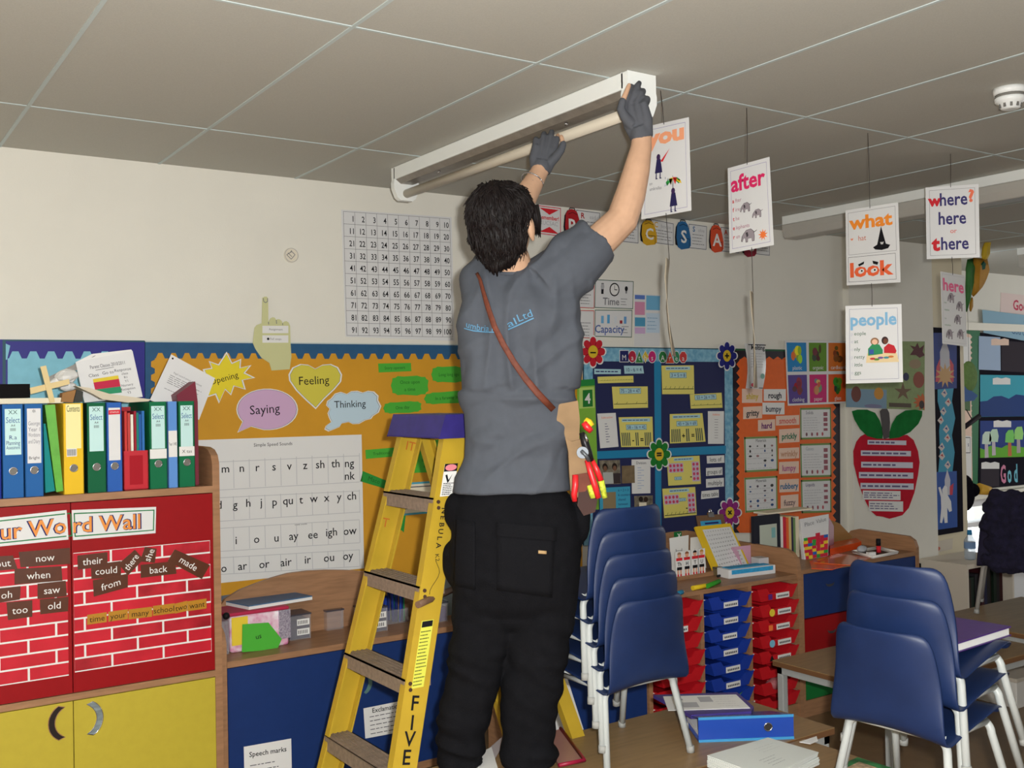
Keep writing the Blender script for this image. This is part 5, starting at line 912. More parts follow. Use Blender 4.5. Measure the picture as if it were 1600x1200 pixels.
q = leanq([(1294, 806), (1303, 822), (1303, 858), (1294, 868)], -0.66, -0.74); m = MB(); m.sheet(q, mat('maroon_cover', (130, 34, 60), 0.4), 0.02); tag(m.build('activity_book'), 'dark maroon book just behind the toy-brick cover book', 'book', 'books standing on the drawer unit')
m = MB(); P = [onY(x, y, -0.6) for x, y in ((1297, 812), (1312, 818), (1331, 838), (1331, 850), (1297, 852))]; P[-1].z = P[-2].z = DZ; m.prism(P, (0, 0.03, 0), mat('brown_card_box', (150, 112, 66), 0.6)); tag(m.build('card_holder'), 'brown sloping card holder behind the orange folders', 'holder')
OP = mat('orange_plastic', (222, 76, 26), 0.2, noise_amt=0.15, nscale=10, spec=0.6); OPT = mat('orange_film', (222, 100, 50), 0.1, alpha=0.85, spec=0.7)
m = MB(); A = [onZ(x, y, DZ) for x, y in ((1297, 868), (1346, 856), (1338, 850), (1297, 858))]; m.prism(A, (0, 0, 0.035), OP); tag(m.build('orange_folder'), 'thick orange plastic wallet behind the flat ones', 'folder')
for i, (pts, mm, l) in enumerate(((((1268, 889), (1300, 891), (1340, 878), (1300, 868), (1265, 878)), OP, 'flat orange plastic folder at front of the drawer unit'), (((1272, 880), (1330, 884), (1362, 872), (1310, 866)), OPT, 'glossy orange film wallet lying over the flat folder'))):
    m = MB(); m.prism([onZ(x, y, DZ + 0.0045 * i) for x, y in pts], (0, 0, 0.004), mm); tag(m.build('orange_folder'), l, 'folder')
r = empty('white_tray', (4.7, -0.84, DZ), 'shallow white tray holding a pen and small items', 'tray'); T = [onZ(x, y, DZ + 0.009) for x, y in ((1332, 864), (1364, 873), (1403, 865), (1372, 857))]; WP = mat('white_plastic', (224, 220, 214), 0.35)
m = MB(); m.prism(T, (0, 0, 0.005), WP); m.build('base', r); m = MB()
for a, b in zip(T, T[1:] + T[:1]): m.tube([a + V((0, 0, 0.009)), b + V((0, 0, 0.009))], 0.005, WP, 8)
m.build('rim', r)
T2 = [T[0] * 0.8 + T[2] * 0.2, T[1] * 0.8 + T[3] * 0.2, T[2] * 0.8 + T[0] * 0.2, T[3] * 0.8 + T[1] * 0.2]; MB().prism([p + V((0, 0, 0.0052)) for p in T2], (0, 0, 0.001), ink(70, 44, 36)).build('liner', r)
c = onZ(1373, 863, DZ + 0.016); m = MB(); m.cyl(c, (0, 0, 0.035), 0.012, REDI, 14); m.cyl(c + V((0, 0, 0.035)), (0, 0, 0.036), 0.012, BLK, 14); tag(m.build('glue_stick'), 'upright red and black glue stick in the white tray', 'glue stick')
c = onZ(1361, 868, DZ + 0.016); m = MB(); m.obox(c + V((0, 0, 0.009)), V((0.022, -0.004, 0)), V((0.003, 0.012, 0)), V((0, 0, 0.009)), PAPER); tag(m.build('eraser'), 'small white eraser box in the tray', 'eraser')
c = onZ(1352, 864, DZ + 0.016); m = MB(); m.ball(c + V((0, 0.02, 0.018)), 0.035, 0.02, 0.018, ink(170, 172, 176), 10, 6)
for k, v in enumerate(m.v): m.v[k] = v + V((0, 0, 0.01 * noise.noise(v * 60)))
tag(m.build('crumpled_foil'), 'crumpled silvery wrapper in the white tray', 'wrapper')
# ================================================================== second blue cupboard beside the tray unit
sc_ = empty('side_cupboard', (2.76, -0.78, 0), 'plain blue-fronted cupboard behind the left chair stack', 'cupboard')
m = MB(); m.box(2.47, 3.015, TF + 0.02, TB, 0.0, 0.68, BEECH); m.box(2.465, 3.015, TF, TB, 0.68, 0.705, BEECHH); m.build('carcass', sc_)
MB().box(2.47, 3.005, TF, TF + 0.018, 0.05, 0.675, DOORBLU).build('door', sc_)
# ================================================================== tables
TOPM = mat('wood_table_top', (134, 107, 73), 0.35, noise_amt=0.14, nscale=7, stretch=(1, 9, 1)); EDGE = mat('table_edge', (104, 72, 46), 0.5)
def table(x0, x1, y0, y1, z, label, t=0.022):
    r = empty('classroom_table', ((x0 + x1) / 2, (y0 + y1) / 2, 0), label, 'table', 'classroom tables')
    b = MB(); b.box(x0, x1, y0, y1, z - 0.003, z, TOPM); b.box(x0, x1, y0, y1, z - t, z - 0.003, EDGE); b.build('tabletop', r)
    b = MB(); i = 0.012
    b.box(x0 + i, x1 - i, y0 + i, y0 + i + 0.025, z - t - 0.03, z - t, GREYMET); b.box(x0 + i, x1 - i, y1 - i - 0.025, y1 - i, z - t - 0.03, z - t, GREYMET); b.box(x0 + i, x0 + i + 0.025, y0 + i, y1 - i, z - t - 0.03, z - t, GREYMET); b.box(x1 - i - 0.025, x1 - i, y0 + i, y1 - i, z - t - 0.03, z - t, GREYMET); b.build('frame', r)
    for x in (x0 + i, x1 - i - 0.03):
        for y in (y0 + i, y1 - i - 0.03):
            l = MB(); l.box(x, x + 0.03, y, y + 0.03, 0.01, z - t - 0.03, GREYMET); l.box(x - 0.001, x + 0.031, y - 0.001, y + 0.031, 0, 0.012, ink(40, 36, 34)); bevel(l.build('leg', r), 0.004)
    return r
TA = 0.5; TBZ = 0.497
table(1.46, 2.76, -2.205, -1.73, TA, 'wooden table under the man and the left chair stack')
table(1.50, 2.60, -2.98, -2.215, TBZ, 'nearest wooden table, under the paper stack and right chair stack')
table(3.255, 4.30, -2.06, -1.495, TA, 'small grey-legged table in front of the red trays and drawer unit')
table(4.46, 5.25, -2.55, -1.40, TA, 'table at the right edge carrying a dark chair')
# ================================================================== chairs
SHELL = mat('navy_chair_plastic', (22, 38, 74), 0.42, noise_amt=0.1, nscale=14, bump=0.06, bscale=900, spec=0.3)
def chair_proto(label, group, shell_mat, met):
    r = empty('stacking_chair', (0, 0, 0), label, 'chair', group)
    prof = [(-0.209, 0.500, 0.104), (-0.208, 0.492, 0.124), (-0.203, 0.472, 0.138), (-0.191, 0.405, 0.147), (-0.181, 0.34, 0.154), (-0.173, 0.275, 0.160), (-0.167, 0.233, 0.164), (-0.145, 0.219, 0.164), (-0.09, 0.236, 0.162), (-0.02, 0.250, 0.160), (0.06, 0.262, 0.158), (0.115, 0.270, 0.154), (0.145, 0.268, 0.148), (0.163, 0.256, 0.138), (0.168, 0.240, 0.124)]
    N = 12; rows = []
    for i, (y, z, w) in enumerate(prof):
        row = []; back = max(0.0, min(1.0, (z - 0.25) / 0.12)) if y < -0.13 else 0.0
        for j in range(N + 1):
            u = -1 + 2 * j / N; c = abs(u) ** 2.6
            yy = y + back * 0.034 * c - (1 - back) * 0.0; zz = z + (1 - back) * 0.005 * c * (1 if y < 0.12 else 0.3)
            row.append(V((w * u, yy, zz)))
        rows.append([p + V((0, 0, 0.020 * (1 - (-1 + 2 * j / N) ** 2))) if i in (6, 7) else p for j, p in enumerate(row)])
    b = MB(); b.loft(rows, shell_mat, True, False, False); o = b.build('seat_shell', r, fix=False)
    s = o.modifiers.new('thickness', 'SOLIDIFY'); s.thickness = 0.006; s.offset = 0
    s = o.modifiers.new('smooth', 'SUBSURF'); s.levels = 1; s.render_levels = 1
    def U(yb, yf, w0, w1, zt):
        P = [V((-w1, yf, 0.006))]
        for k in range(7):
            t = math.pi / 2 * k / 6; P.append(V((-w0 + 0.03 * (1 - math.cos(t)) - (w1 - w0) * 0.02 * (1 - k / 6), yb, zt - 0.03 + 0.03 * math.sin(t))))
        return P + [V((-p.x, p.y, p.z)) for p in reversed(P)]
    for nm, yb, yf, zt in (('rear_leg_frame', -0.118, -0.158, 0.236), ('front_leg_frame', 0.10, 0.156, 0.238)):
        b = MB(); b.tube(U(yb, yf, 0.138, 0.168, zt), 0.0105, met, 10); b.build(nm, r)
    for s in (-1, 1):
        b = MB(); b.tube([(s * 0.128, -0.118, 0.232), (s * 0.128, 0.10, 0.236)], 0.008, met, 8); b.build('side_rail', r)
    for s in (-1, 1):
        for y in (-0.158, 0.156):
            b = MB(); b.tube([(s * 0.1683, y, 0), (s * 0.167, y * 0.995, 0.02)], 0.0125, ink(150, 150, 146), 10); b.build('foot', r)
    return r
def place(ch, x, y, z, rz): ch.location = (x, y, z); ch.rotation_euler = (0, 0, rz)
ORD5 = ['lowest', 'second from bottom', 'middle', 'second from top', 'topmost']
p0 = chair_proto('', 'navy chairs stacked on the man\'s table', SHELL, WHITEMET)
for k in range(5):
    c = p0 if k == 0 else copy_tree(p0, (0, 0, 0)); place(c, 2.052 - 0.002 * k, -1.942 + 0.021 * k, TA + 0.0655 * k, 0.03 + 0.01 * (k % 2)); c['label'] = '%s navy chair of the five stacked beside the man' % ORD5[k]
th = math.radians(-85.6); f = V((math.cos(math.radians(4.4)), math.sin(math.radians(4.4)), 0))
for k in range(3):
    c = copy_tree(p0, (0, 0, 0)); b = V((2.418, -2.765, 0)) + f * (0, 0.048, 0.062)[k]; place(c, b.x, b.y, TBZ + 0.078 * k, th + (0.03 if k else 0)); c['group'] = 'navy chairs stacked on the nearest table'; c['label'] = '%s navy chair of the three stacked at lower right' % ['lowest', 'middle', 'topmost'][k]
DARKSH = mat('dark_navy_fabric', (24, 20, 44), 0.8, noise_amt=0.25, nscale=30, bump=0.2, bscale=120)
c = chair_proto('grey-legged dark chair standing on the table at the right edge', None, DARKSH, mat('dull_grey_metal', (140, 136, 130), 0.45))
place(c, 4.92, -1.565, TA, math.radians(-62))
cf = V((math.sin(math.radians(62)), math.cos(math.radians(62)), 0)); cr = V((cf.y, -cf.x, 0)); cb = V((4.92, -1.565, TA)) - cf * 0.19 + cr * 0.075 + V((0, 0, 0.40)); m = MB(); m.mi(mat('dark_navy_fleece', (20, 17, 38), 0.95, noise_amt=0.4, nscale=40, bump=0.5, bscale=90))
for s in (-1, -0.5, 0, 0.5, 1):
    for k in range(5): m.ball(cb + cr * (0.135 * s) + V((0, 0, 0.16 - 0.075 * k)) - cf * 0.01, 0.05 + 0.008 * random.random(), 0.035, 0.055, m.mats[0], 10, 8, (cr, cf, V((0, 0, 1))))
for k in range(4): m.ball(cb - cr * (0.185 + 0.012 * (k % 2)) + V((0, 0, 0.12 - 0.085 * k)), 0.024, 0.026, 0.03, m.mats[0], 8, 6)
COAT = m
# ================================================================== papers and files on the tables
A, B = V((2.307, -2.045, 0)), V((2.551, -2.19, 0)); ux = (B - A).normalized(); uy = V((-ux.y, ux.x, 0)); L_ = 0.305; BH = 0.076
r = empty('lever_arch_file', A + ux * 0.15 + uy * 0.14 + V((0, 0, TA)), 'blue lever arch file lying on its side on the table', 'file'); FB = mat('file_royal_blue', (34, 70, 160), 0.25, spec=0.6); FE = mat('file_edge_cyan', (64, 140, 190), 0.35); z = V((0, 0, TA + 0.001))
m = MB(); m.obox(A + ux * L_ / 2 + uy * 0.002 + z + V((0, 0, BH / 2)), ux * L_ / 2, uy * 0.002, V((0, 0, BH / 2 - 0.004)), FB); m.obox(A + ux * L_ / 2 + uy * 0.12 + z + V((0, 0, 0.0015)), ux * L_ / 2, uy * 0.12, V((0, 0, 0.0015)), FB); m.obox(A + ux * L_ / 2 + uy * 0.122 + z + V((0, 0, BH / 2 + 0.006)), ux * L_ / 2, (uy * 0.24 - V((0, 0, BH - 0.014))) / 2, V((0, 0, 0.0015)), FB); m.build('cover', r)
m = MB()
for h in (0.003, BH - 0.003): m.obox(A + ux * L_ / 2 - uy * 0.001 + z + V((0, 0, h)), ux * L_ / 2, uy * 0.002, V((0, 0, 0.004)), FE)
m.build('edge_strips', r); MB().obox(A + ux * 0.15 + uy * 0.11 + z + V((0, 0, 0.009)), ux * 0.14, uy * 0.10, V((0, 0, 0.005)), PAPER).build('pages', r)
c = A + ux * L_ * 0.73 + z + V((0, 0, BH * 0.52)); m = MB(); m.tube([c - uy * 0.0015 + ux * 0.0125 * math.cos(k * math.pi / 10) + V((0, 0, 0.0125 * math.sin(k * math.pi / 10))) for k in range(21)], 0.002, CHROME, 6); m.cyl(c, -uy * 0.001, 0.0115, ink(50, 46, 44), 16); m.build('finger_ring', r)
r = empty('purple_folder', (2.55, -1.86, TA + 0.04), 'purple folder with printed white sheet lying on the blue file', 'folder'); zz = TA + 0.045
m = MB(); P = [onZ(x, y, zz) for x, y in ((1021, 1091), (1152, 1087), (1178, 1110), (1174, 1117), (1080, 1123))]; m.prism(P, (0, 0, 0.012), mat('purple_cover', (66, 54, 124), 0.35, noise_amt=0.12, nscale=10)); m.build('cover', r)
m = MB(); q = Quad(*[onZ(x, y, zz + 0.0135) for x, y in ((1036, 1088), (1150, 1085), (1172, 1106), (1044, 1110))]); m.sheet(q, PAPER); m.qrect(q, 0.2, 0.5, 0.4, 0.85, LGREY, 0.0006); m.qrect(q, 0.45, 0.12, 0.62, 0.5, LGREY, 0.0006); m.qlines(q, 0.65, 0.1, 0.95, 0.9, 5, LGREY, th=0.002); m.build('top_sheet', r)
m = MB(); S_ = [onZ(x, y, TA + 0.034) for x, y in ((1105, 1182), (1200, 1154), (1279, 1177), (1200, 1216))]; cc = sum(S_, V((0, 0, 0))) / 4; rr = random.Random(4); PS = mat('worn_paper', (204, 207, 202), 0.6)
for k in range(10):
    a = rr.uniform(-0.05, 0.05) if k < 9 else 0; ca, sa = math.cos(a), math.sin(a); zq = TA + 0.002 + k * 0.0036
    m.prism([V((cc.x + (p.x - cc.x) * ca - (p.y - cc.y) * sa, cc.y + (p.x - cc.x) * sa + (p.y - cc.y) * ca, zq)) for p in S_], (0, 0, 0.003), PS)
q = Quad(S_[0], S_[1], S_[2], S_[3]); q.n = V((0, 0, 1)); tz = TA + 0.0374; q.c = tuple(V((p.x, p.y, tz)) for p in S_)
m.qlines(q, 0.3, 0.55, 0.6, 0.85, 4, MGREY, 0.0006, 0.0015); m.qlines(q, 0.55, 0.2, 0.9, 0.45, 3, LGREY, 0.0006, 0.0012)
tag(m.build('paper_stack'), 'thick stack of loose white paper in front of the blue file', 'paper')
m = MB(); P = [onZ(x, y, TA + 0.002) for x, y in ((1249, 1160), (1276, 1151), (1278, 1158), (1266, 1163))]; m.prism(P, (0, 0, 0.002), PAPER); tag(m.build('loose_sheet'), 'small white sheet corner under the right chair stack, right of the file', 'paper')
m = MB(); q = Quad(*[onZ(x, y, TBZ + 0.004) for x, y in ((1340, 1183), (1395, 1200), (1350, 1225), (1296, 1203))]); m.sheet(q, mat('green_book_cover', (40, 110, 60), 0.4, noise_amt=0.8, nscale=25), 0.004); q.n = V((0, 0, 1)); m.qrect(q, 0.2, 0.2, 0.9, 0.9, mat('busy_print', (176, 150, 120), 0.4, noise_amt=0.6, nscale=60)); tag(m.build('book'), 'green picture book on the near table under the chair legs', 'book')
r = empty('red_folder', (1.8, -2.0, TA), 'clear wallet with crimson edge lying on the table by the man', 'folder'); zz = TA + 0.003
P = [onZ(x, y, zz) for x, y in ((876, 1141), (913, 1191), (873, 1199), (850, 1152))]; m = MB(); m.prism(P, (0, 0, 0.006), mat('greyed_pink_film', (150, 108, 104), 0.3)); m.build('wallet', r); m = MB(); m.tube([p + V((0, 0, 0.006)) for p in P[:3]], 0.006, mat('crimson_edge', (140, 20, 50), 0.4), 8); m.build('binding', r)
m = MB(); P = [onZ(x, y, TA + 0.003) for x, y in ((762, 1172), (787, 1150), (786, 1165), (765, 1200))]; m.prism(P, (0, 0, 0.002), ink(170, 160, 160)); P = [onZ(x, y, TA + 0.006) for x, y in ((745, 1180), (768, 1168), (782, 1215), (745, 1220))]; m.prism(P, (0, 0, 0.002), PAPER); tag(m.build('loose_sheet'), 'grey-white papers on the table between the man\'s legs', 'paper')
# purple folder on the right chair stack
top = V((2.418, -2.765, 0)) + f * 0.062; zc_ = TBZ + 0.156 + 0.272; r = empty('purple_folder', (top.x + f.x * 0.05, top.y + f.y * 0.05, zc_), 'purple folder full of pages on the seat of the right chair stack', 'folder')
g = V((-f.y, f.x, 0)); o_ = V((top.x, top.y, zc_)) + f * 0.055; m = MB(); m.obox(o_ + V((0, 0, 0.012)), f * 0.15, g * 0.108, V((0, 0, 0.0095)), PAPER); m.build('pages', r); m = MB(); m.obox(o_ + V((0, 0, 0.0235)), f * 0.155, g * 0.112, V((0, 0, 0.0018)), mat('purple_cover2', (74, 44, 112), 0.35, noise_amt=0.1)); m.obox(o_ + V((0, 0, 0.001)), f * 0.155, g * 0.112, V((0, 0, 0.0012)), mat('purple_cover2')); m.build('cover', r)
# ================================================================== stepladder
LY = mat('ladder_yellow', (176, 146, 42), 0.4, noise_amt=0.07, nscale=10, spec=0.4); LYD = mat('ladder_worn_yellow', (196, 160, 48), 0.55, noise_amt=0.15, nscale=16); TRD = mat('dirty_aluminium', (128, 112, 98), 0.55, noise_amt=0.2, nscale=18, stretch=(1, 4, 4)); CAPM = mat('indigo_plastic', (48, 40, 110), 0.45, noise_amt=0.12, nscale=30)
YC = -1.545; fx = lambda z: 1.558 - 0.25 * (1.297 - z); hw = lambda z: 0.168 + 0.082 * (1.297 - z)
lad = empty('stepladder', (1.6, YC, 0), 'yellow stepladder with indigo top cap lettered FIVE, left of the man', 'stepladder')
def rail(s, fxf, wid, zt, nm, inward, sl=-1):
    b = MB(); rows = []
    for z in (0.0, zt):
        y = YC + s * hw(z); x = fxf(z); d = -s * inward * 0.03; rows.append([V((x, y, z)), V((x + wid, y, z)), V((x + wid, y + d, z)), V((x + wid - 0.006, y + d, z)), V((x + wid - 0.006, y + d * 0.15, z)), V((x + 0.006, y + d * 0.15, z)), V((x + 0.006, y + d, z)), V((x, y + d, z))])
    b.loft(rows, LY, False, True); return b.build(nm, lad)
near = rail(-1, fx, 0.082, 1.49, 'front_rail', 1); rail(1, fx, 0.082, 1.49, 'front_rail', 1)
rx = lambda z: 1.70 + 0.345 * (1.49 - z) - 0.03
rail(-1, lambda z: rx(z), 0.05, 1.48, 'rear_rail', 1); rail(1, lambda z: rx(z), 0.05, 1.48, 'rear_rail', 1)
for k, z in enumerate((0.26, 0.52, 0.78, 1.04, 1.297)):
    b = MB(); h = hw(z) - 0.005; x = fx(z); b.box(x - 0.004, x + 0.084, YC - h, YC + h, z - 0.005, z, TRD); b.box(x - 0.004, x, YC - h, YC + h, z - 0.045, z, TRD); b.box(x + 0.08, x + 0.084, YC - h, YC + h, z - 0.03, z, TRD)
    for i in range(5): b.box(x + 0.008 + i * 0.016, x + 0.012 + i * 0.016, YC - h, YC + h, z, z + 0.002, TRD)
    b.build('tread', lad)
    for s in (-1, 1):
        b = MB()
        for dz in (-0.012, -0.03): b.cyl((x + 0.012, YC + s * hw(z) + s * 0.001, z + dz), (0, s * 0.003, 0), 0.006, ink(70, 50, 40), 8)
        b.build('rivets', lad)
b = MB(); b.prism([V((x, YC - 0.172, z)) for x, z in ((1.575, 1.475), (1.60, 1.548), (1.775, 1.548), (1.80, 1.475))], (0, 0.344, 0), CAPM); bevel(b.build('top_cap', lad), 0.006)
for z in (0.3, 0.75): MB().box(rx(z) + 0.006, rx(z) + 0.03, YC - hw(z), YC + hw(z), z - 0.02, z, LYD).build('rear_brace', lad)
def railtxt(z, t, h, mm, ang, dx=0.04, sx=1.0, bold=0.0):
    y = YC - hw(z) - 0.0012; U = V((0.25, 0.082, 1)).normalized(); R = V((U.z, 0, -U.x)).normalized(); b.txt(t, V((fx(z) + dx, y, z)), R, U, h, mm, ang=ang, sx=sx, bold=bold)
def railq(z0, z1, a, c_, dy=0.001): return Quad(V((fx(z1) + a, YC - hw(z1) - dy, z1)), V((fx(z1) + c_, YC - hw(z1) - dy, z1)), V((fx(z0) + c_, YC - hw(z0) - dy, z0)), V((fx(z0) + a, YC - hw(z0) - dy, z0)))
b = MB(); b.tube([onY(653, 945, YC - 0.215), onY(664, 940, YC - 0.20), onY(714, 918, YC - 0.12)], 0.011, mat('spreader_bar', (110, 84, 66), 0.5), 8); b.build('spreader_bar', lad)
def zz_(px, py): p = onY(px, py, YC - 0.2); return p.z
b = MB(); z0, z1 = zz_(697, 777), zz_(703, 726); q = railq(z0, z1, 0.018, 0.064); b.sheet(q, PAPER, 0.0008); b.qrect(q, 0, 0, 1, 0.24, BLK, 0.0003); b.qell(q, 0.5, 0.12, 0.44, 0.1, ink(220, 130, 140), 0.0006); b.qpoly(q, [(0.15, 0.35), (0.3, 0.33), (0.45, 0.5), (0.7, 0.32), (0.5, 0.55), (0.4, 0.6)], BLK); b.qlines(q, 0.1, 0.58, 0.95, 0.97, 7, BLK, th=0.0025); b.build('warning_label', near)
b = MB()
zN = [zz_(x, y) for x, y in ((692, 800), (691, 811), (690, 822), (689, 832), (687, 843), (686, 854))]
for c_, z in zip('NEBULA', zN): railtxt(z, c_, 0.017, BLK, -1.45, 0.04, bold=0.015)
railtxt(zz_(683, 873), 'K2', 0.014, BLK, -1.3, 0.042); b.tube([V((fx(z) + 0.045 + 0.012 * math.sin(z * 60), YC - hw(z) - 0.001, z)) for z in [zz_(680, 878) - 0.012 * k for k in range(9)]], 0.0008, BLK, 5); b.build('marker_writing', near)
b = MB(); q = railq(zz_(634, 1076), zz_(651, 972), 0.022, 0.062); b.sheet(q, mat('pale_yellow_sticker', (206, 206, 80), 0.4), 0.0008); b.qrect(q, 0.05, 0.01, 0.95, 0.1, BLK, 0.0004); b.qlines(q, 0.06, 0.14, 0.94, 0.98, 16, ink(60, 70, 40), th=0.003); b.build('instruction_label', near)
b = MB()
for c_, (px, py) in zip('FIVE', ((620, 1101), (610, 1132), (601, 1158), (597, 1186))): railtxt(zz_(px, py), c_, 0.042, BLK, 0.05, 0.042, bold=0.012)
b.build('marker_letters', near)
far = [o for o in lad.children if o.name.startswith('front_rail')][1]; b = MB(); RM = ink(176, 96, 40)
for (px, py) in ((642, 697), (601, 816)):
    p = onY(px, py, YC + 0.16); y = YC + hw(p.z) - 0.0065; p = onY(px, py, y); b.txt('IT', p, V((1, 0, -0.25)).normalized(), V((0.25, 0, 1)).normalized(), 0.03, RM)
b.build('chalk_marks', far)
# ================================================================== ceiling lights, detector
FITW = mat('white_fitting', (232, 234, 230), 0.35); UNDER = mat('grey_reflector', (140, 132, 122), 0.35, metal=0.3, noise_amt=0.12); TUBEM = mat('unlit_tube', (200, 190, 172), 0.3, spec=0.5)
x0, x1, y0, y1 = 2.116, 2.234, -1.99, -0.40; xc = (x0 + x1) / 2
lt = empty('fluorescent_fitting', (xc, (y0 + y1) / 2, 2.46), 'white fluorescent batten held up by the man, unlit tube below', 'ceiling light', 'fluorescent ceiling lights')
m = MB(); m.box(x0, x1, y0 + 0.02, y1 - 0.02, 2.555, CEIL - 0.001, FITW); bevel(m.build('body', lt), 0.003)
MB().prism([V((x0 + 0.006, y0 + 0.03, 2.5548)), V((x1 - 0.006, y0 + 0.03, 2.5548)), V((x1 - 0.03, y0 + 0.03, 2.538)), V((x0 + 0.03, y0 + 0.03, 2.538))], (0, 1.53, 0), UNDER).build('reflector', lt)
m = MB(); m.tube([(xc, y0 + 0.03, 2.497), (xc, y1 - 0.03, 2.497)], 0.019, TUBEM, 18); m.build('tube', lt)
for i, (ya, yb) in enumerate(((y0, y0 + 0.03), (y1 - 0.03, y1))):
    P = [(x0, CEIL - 0.001), (x1, CEIL - 0.001), (x1, 2.552), (x1 + 0.003, 2.54), (x1 + 0.002, 2.515), (x1 - 0.014, 2.478), (x1 - 0.03, 2.466), (x0 + 0.03, 2.466), (x0 + 0.014, 2.478), (x0 - 0.002, 2.515), (x0 - 0.003, 2.54), (x0, 2.552)]
    m = MB(); m.prism([V((x, ya, z)) for x, z in P], (0, yb - ya, 0), FITW); bevel(m.build('end_cap', lt), 0.004)
m = MB(); 
for y in (-1.62, -0.75): m.tube([(xc - 0.02, y, 2.535), (xc - 0.02, y, 2.525)], 0.006, CHROME, 8)
m.build('clip', lt)
lt2 = empty('fluorescent_fitting', (4.72, -1.15, 2.48), 'white fluorescent fitting with grey diffuser at upper right', 'ceiling light', 'fluorescent ceiling lights')
x0, x1, y0, y1 = 4.66, 4.80, -1.95, -0.36; m = MB(); m.box(x0, x1, y0, y1, 2.56, CEIL - 0.001, FITW); bevel(m.build('body', lt2), 0.003)
DIFF = mat('grey_diffuser', (186, 182, 174), 0.3, alpha=0.92); m = MB(); P = [(x0 - 0.004, 2.5595), (x1 + 0.004, 2.5595), (x1 + 0.002, 2.52), (x1 - 0.015, 2.482), (x0 + 0.015, 2.482), (x0 - 0.002, 2.52)]; m.prism([V((x, y0 + 0.004, z)) for x, z in P], (0, y1 - y0 - 0.008, 0), DIFF); bevel(m.build('diffuser', lt2), 0.006)
lt3 = empty('fluorescent_fitting', (7.37, -0.9, 2.48), 'distant ceiling fitting just entering at the right edge', 'ceiling light', 'fluorescent ceiling lights')
MB().box(7.30, 7.44, -1.9, -0.24, 2.56, CEIL - 0.001, FITW).build('body', lt3); MB().box(7.305, 7.435, -1.895, -0.245, 2.47, 2.56, DIFF).build('diffuser', lt3)
sd = empty('smoke_detector', (3.375, -2.496, 2.55), 'round white smoke detector on the ceiling', 'smoke detector'); c = V((3.375, -2.496, CEIL)); WPL = mat('detector_white', (228, 230, 228), 0.35)
m = MB(); m.tube([c, c - V((0, 0, 0.012)), c - V((0, 0, 0.022))], [0.053, 0.053, 0.05], WPL, 28); m.build('base', sd); m = MB(); m.tube([c - V((0, 0, 0.022)), c - V((0, 0, 0.03))], 0.047, ink(120, 118, 112), 28); m.build('dark_band', sd)
m = MB(); m.tube([c - V((0, 0, h)) for h in (0.030, 0.034, 0.046, 0.052, 0.068, 0.072)], [0.046, 0.05, 0.048, 0.036, 0.03, 0.02], WPL, 28); m.build('head', sd); m = MB()
for k in range(10):
    a = k * math.pi / 5; d = V((math.cos(a), math.sin(a), 0)); m.obox(c - V((0, 0, 0.059)) + d * 0.0335, d * 0.002, V((-d.y, d.x, 0)) * 0.004, V((0, 0, 0.007)), ink(110, 108, 104))
m.build('vents', sd)
# ================================================================== hanging word cards
def onP(px, py, P0, n): d = ray(px, py); return CAM + d * ((P0 - CAM).dot(n) / d.dot(n))
STRG = mat('dark_thread', (60, 54, 50), 0.7)
def hang(pts, P0, phi, label, draw, top=None, bow=0.006):
    d = V((math.cos(phi), math.sin(phi), 0)); n = V((-d.y, d.x, 0)); c = [onP(x, y, P0, n) for x, y in pts]; q = Quad(*c); 
    if q.n.dot(CAM - c[0]) < 0: q.n = -q.n
    r = MB(); r.sheet(q, LAM, 0.0012); draw(r, q); o = r.build('hanging_card'); tag(o, label, 'hanging card', 'word cards hung from the ceiling')
    if top is not None:
        s = MB(); a = q.P(0.48, 0.02, 0.001); s.tube([top, (top + a) / 2 + V((0.002, 0, 0)), a], 0.0012, STRG, 6); s.build('thread', o)
    return q, o
def cstring(px, py, off=0): p = onZ(px, py, CEIL); return p
rim = lambda m, q, k=ink(130, 120, 170): m.qframe(q, 0.07, 0.045, 0.93, 0.955, 0.0012, k, 0.0006)
def fig(m, q, u, v, s, kid=(40, 36, 80)):
    f = lambda L: [(u + a * s, v + b * s * q.w / q.h) for a, b in L]
    m.qpoly(q, f([(-0.05, -0.1), (0.06, -0.1), (0.11, 0.16), (-0.1, 0.16)]), ink(*kid), 0.0008); m.qpoly(q, f([(0.055 * math.cos(t), -0.14 + 0.06 * math.sin(t)) for t in [k * 0.6283 for k in range(10)]]), ink(60, 40, 80), 0.0009)
    for dx in (-0.06, 0.05): m.qpoly(q, f([(dx - 0.012, 0.16), (dx + 0.012, 0.16), (dx + 0.012, 0.25), (dx + 0.05, 0.27), (dx - 0.02, 0.275)]), ink(*kid), 0.0008)
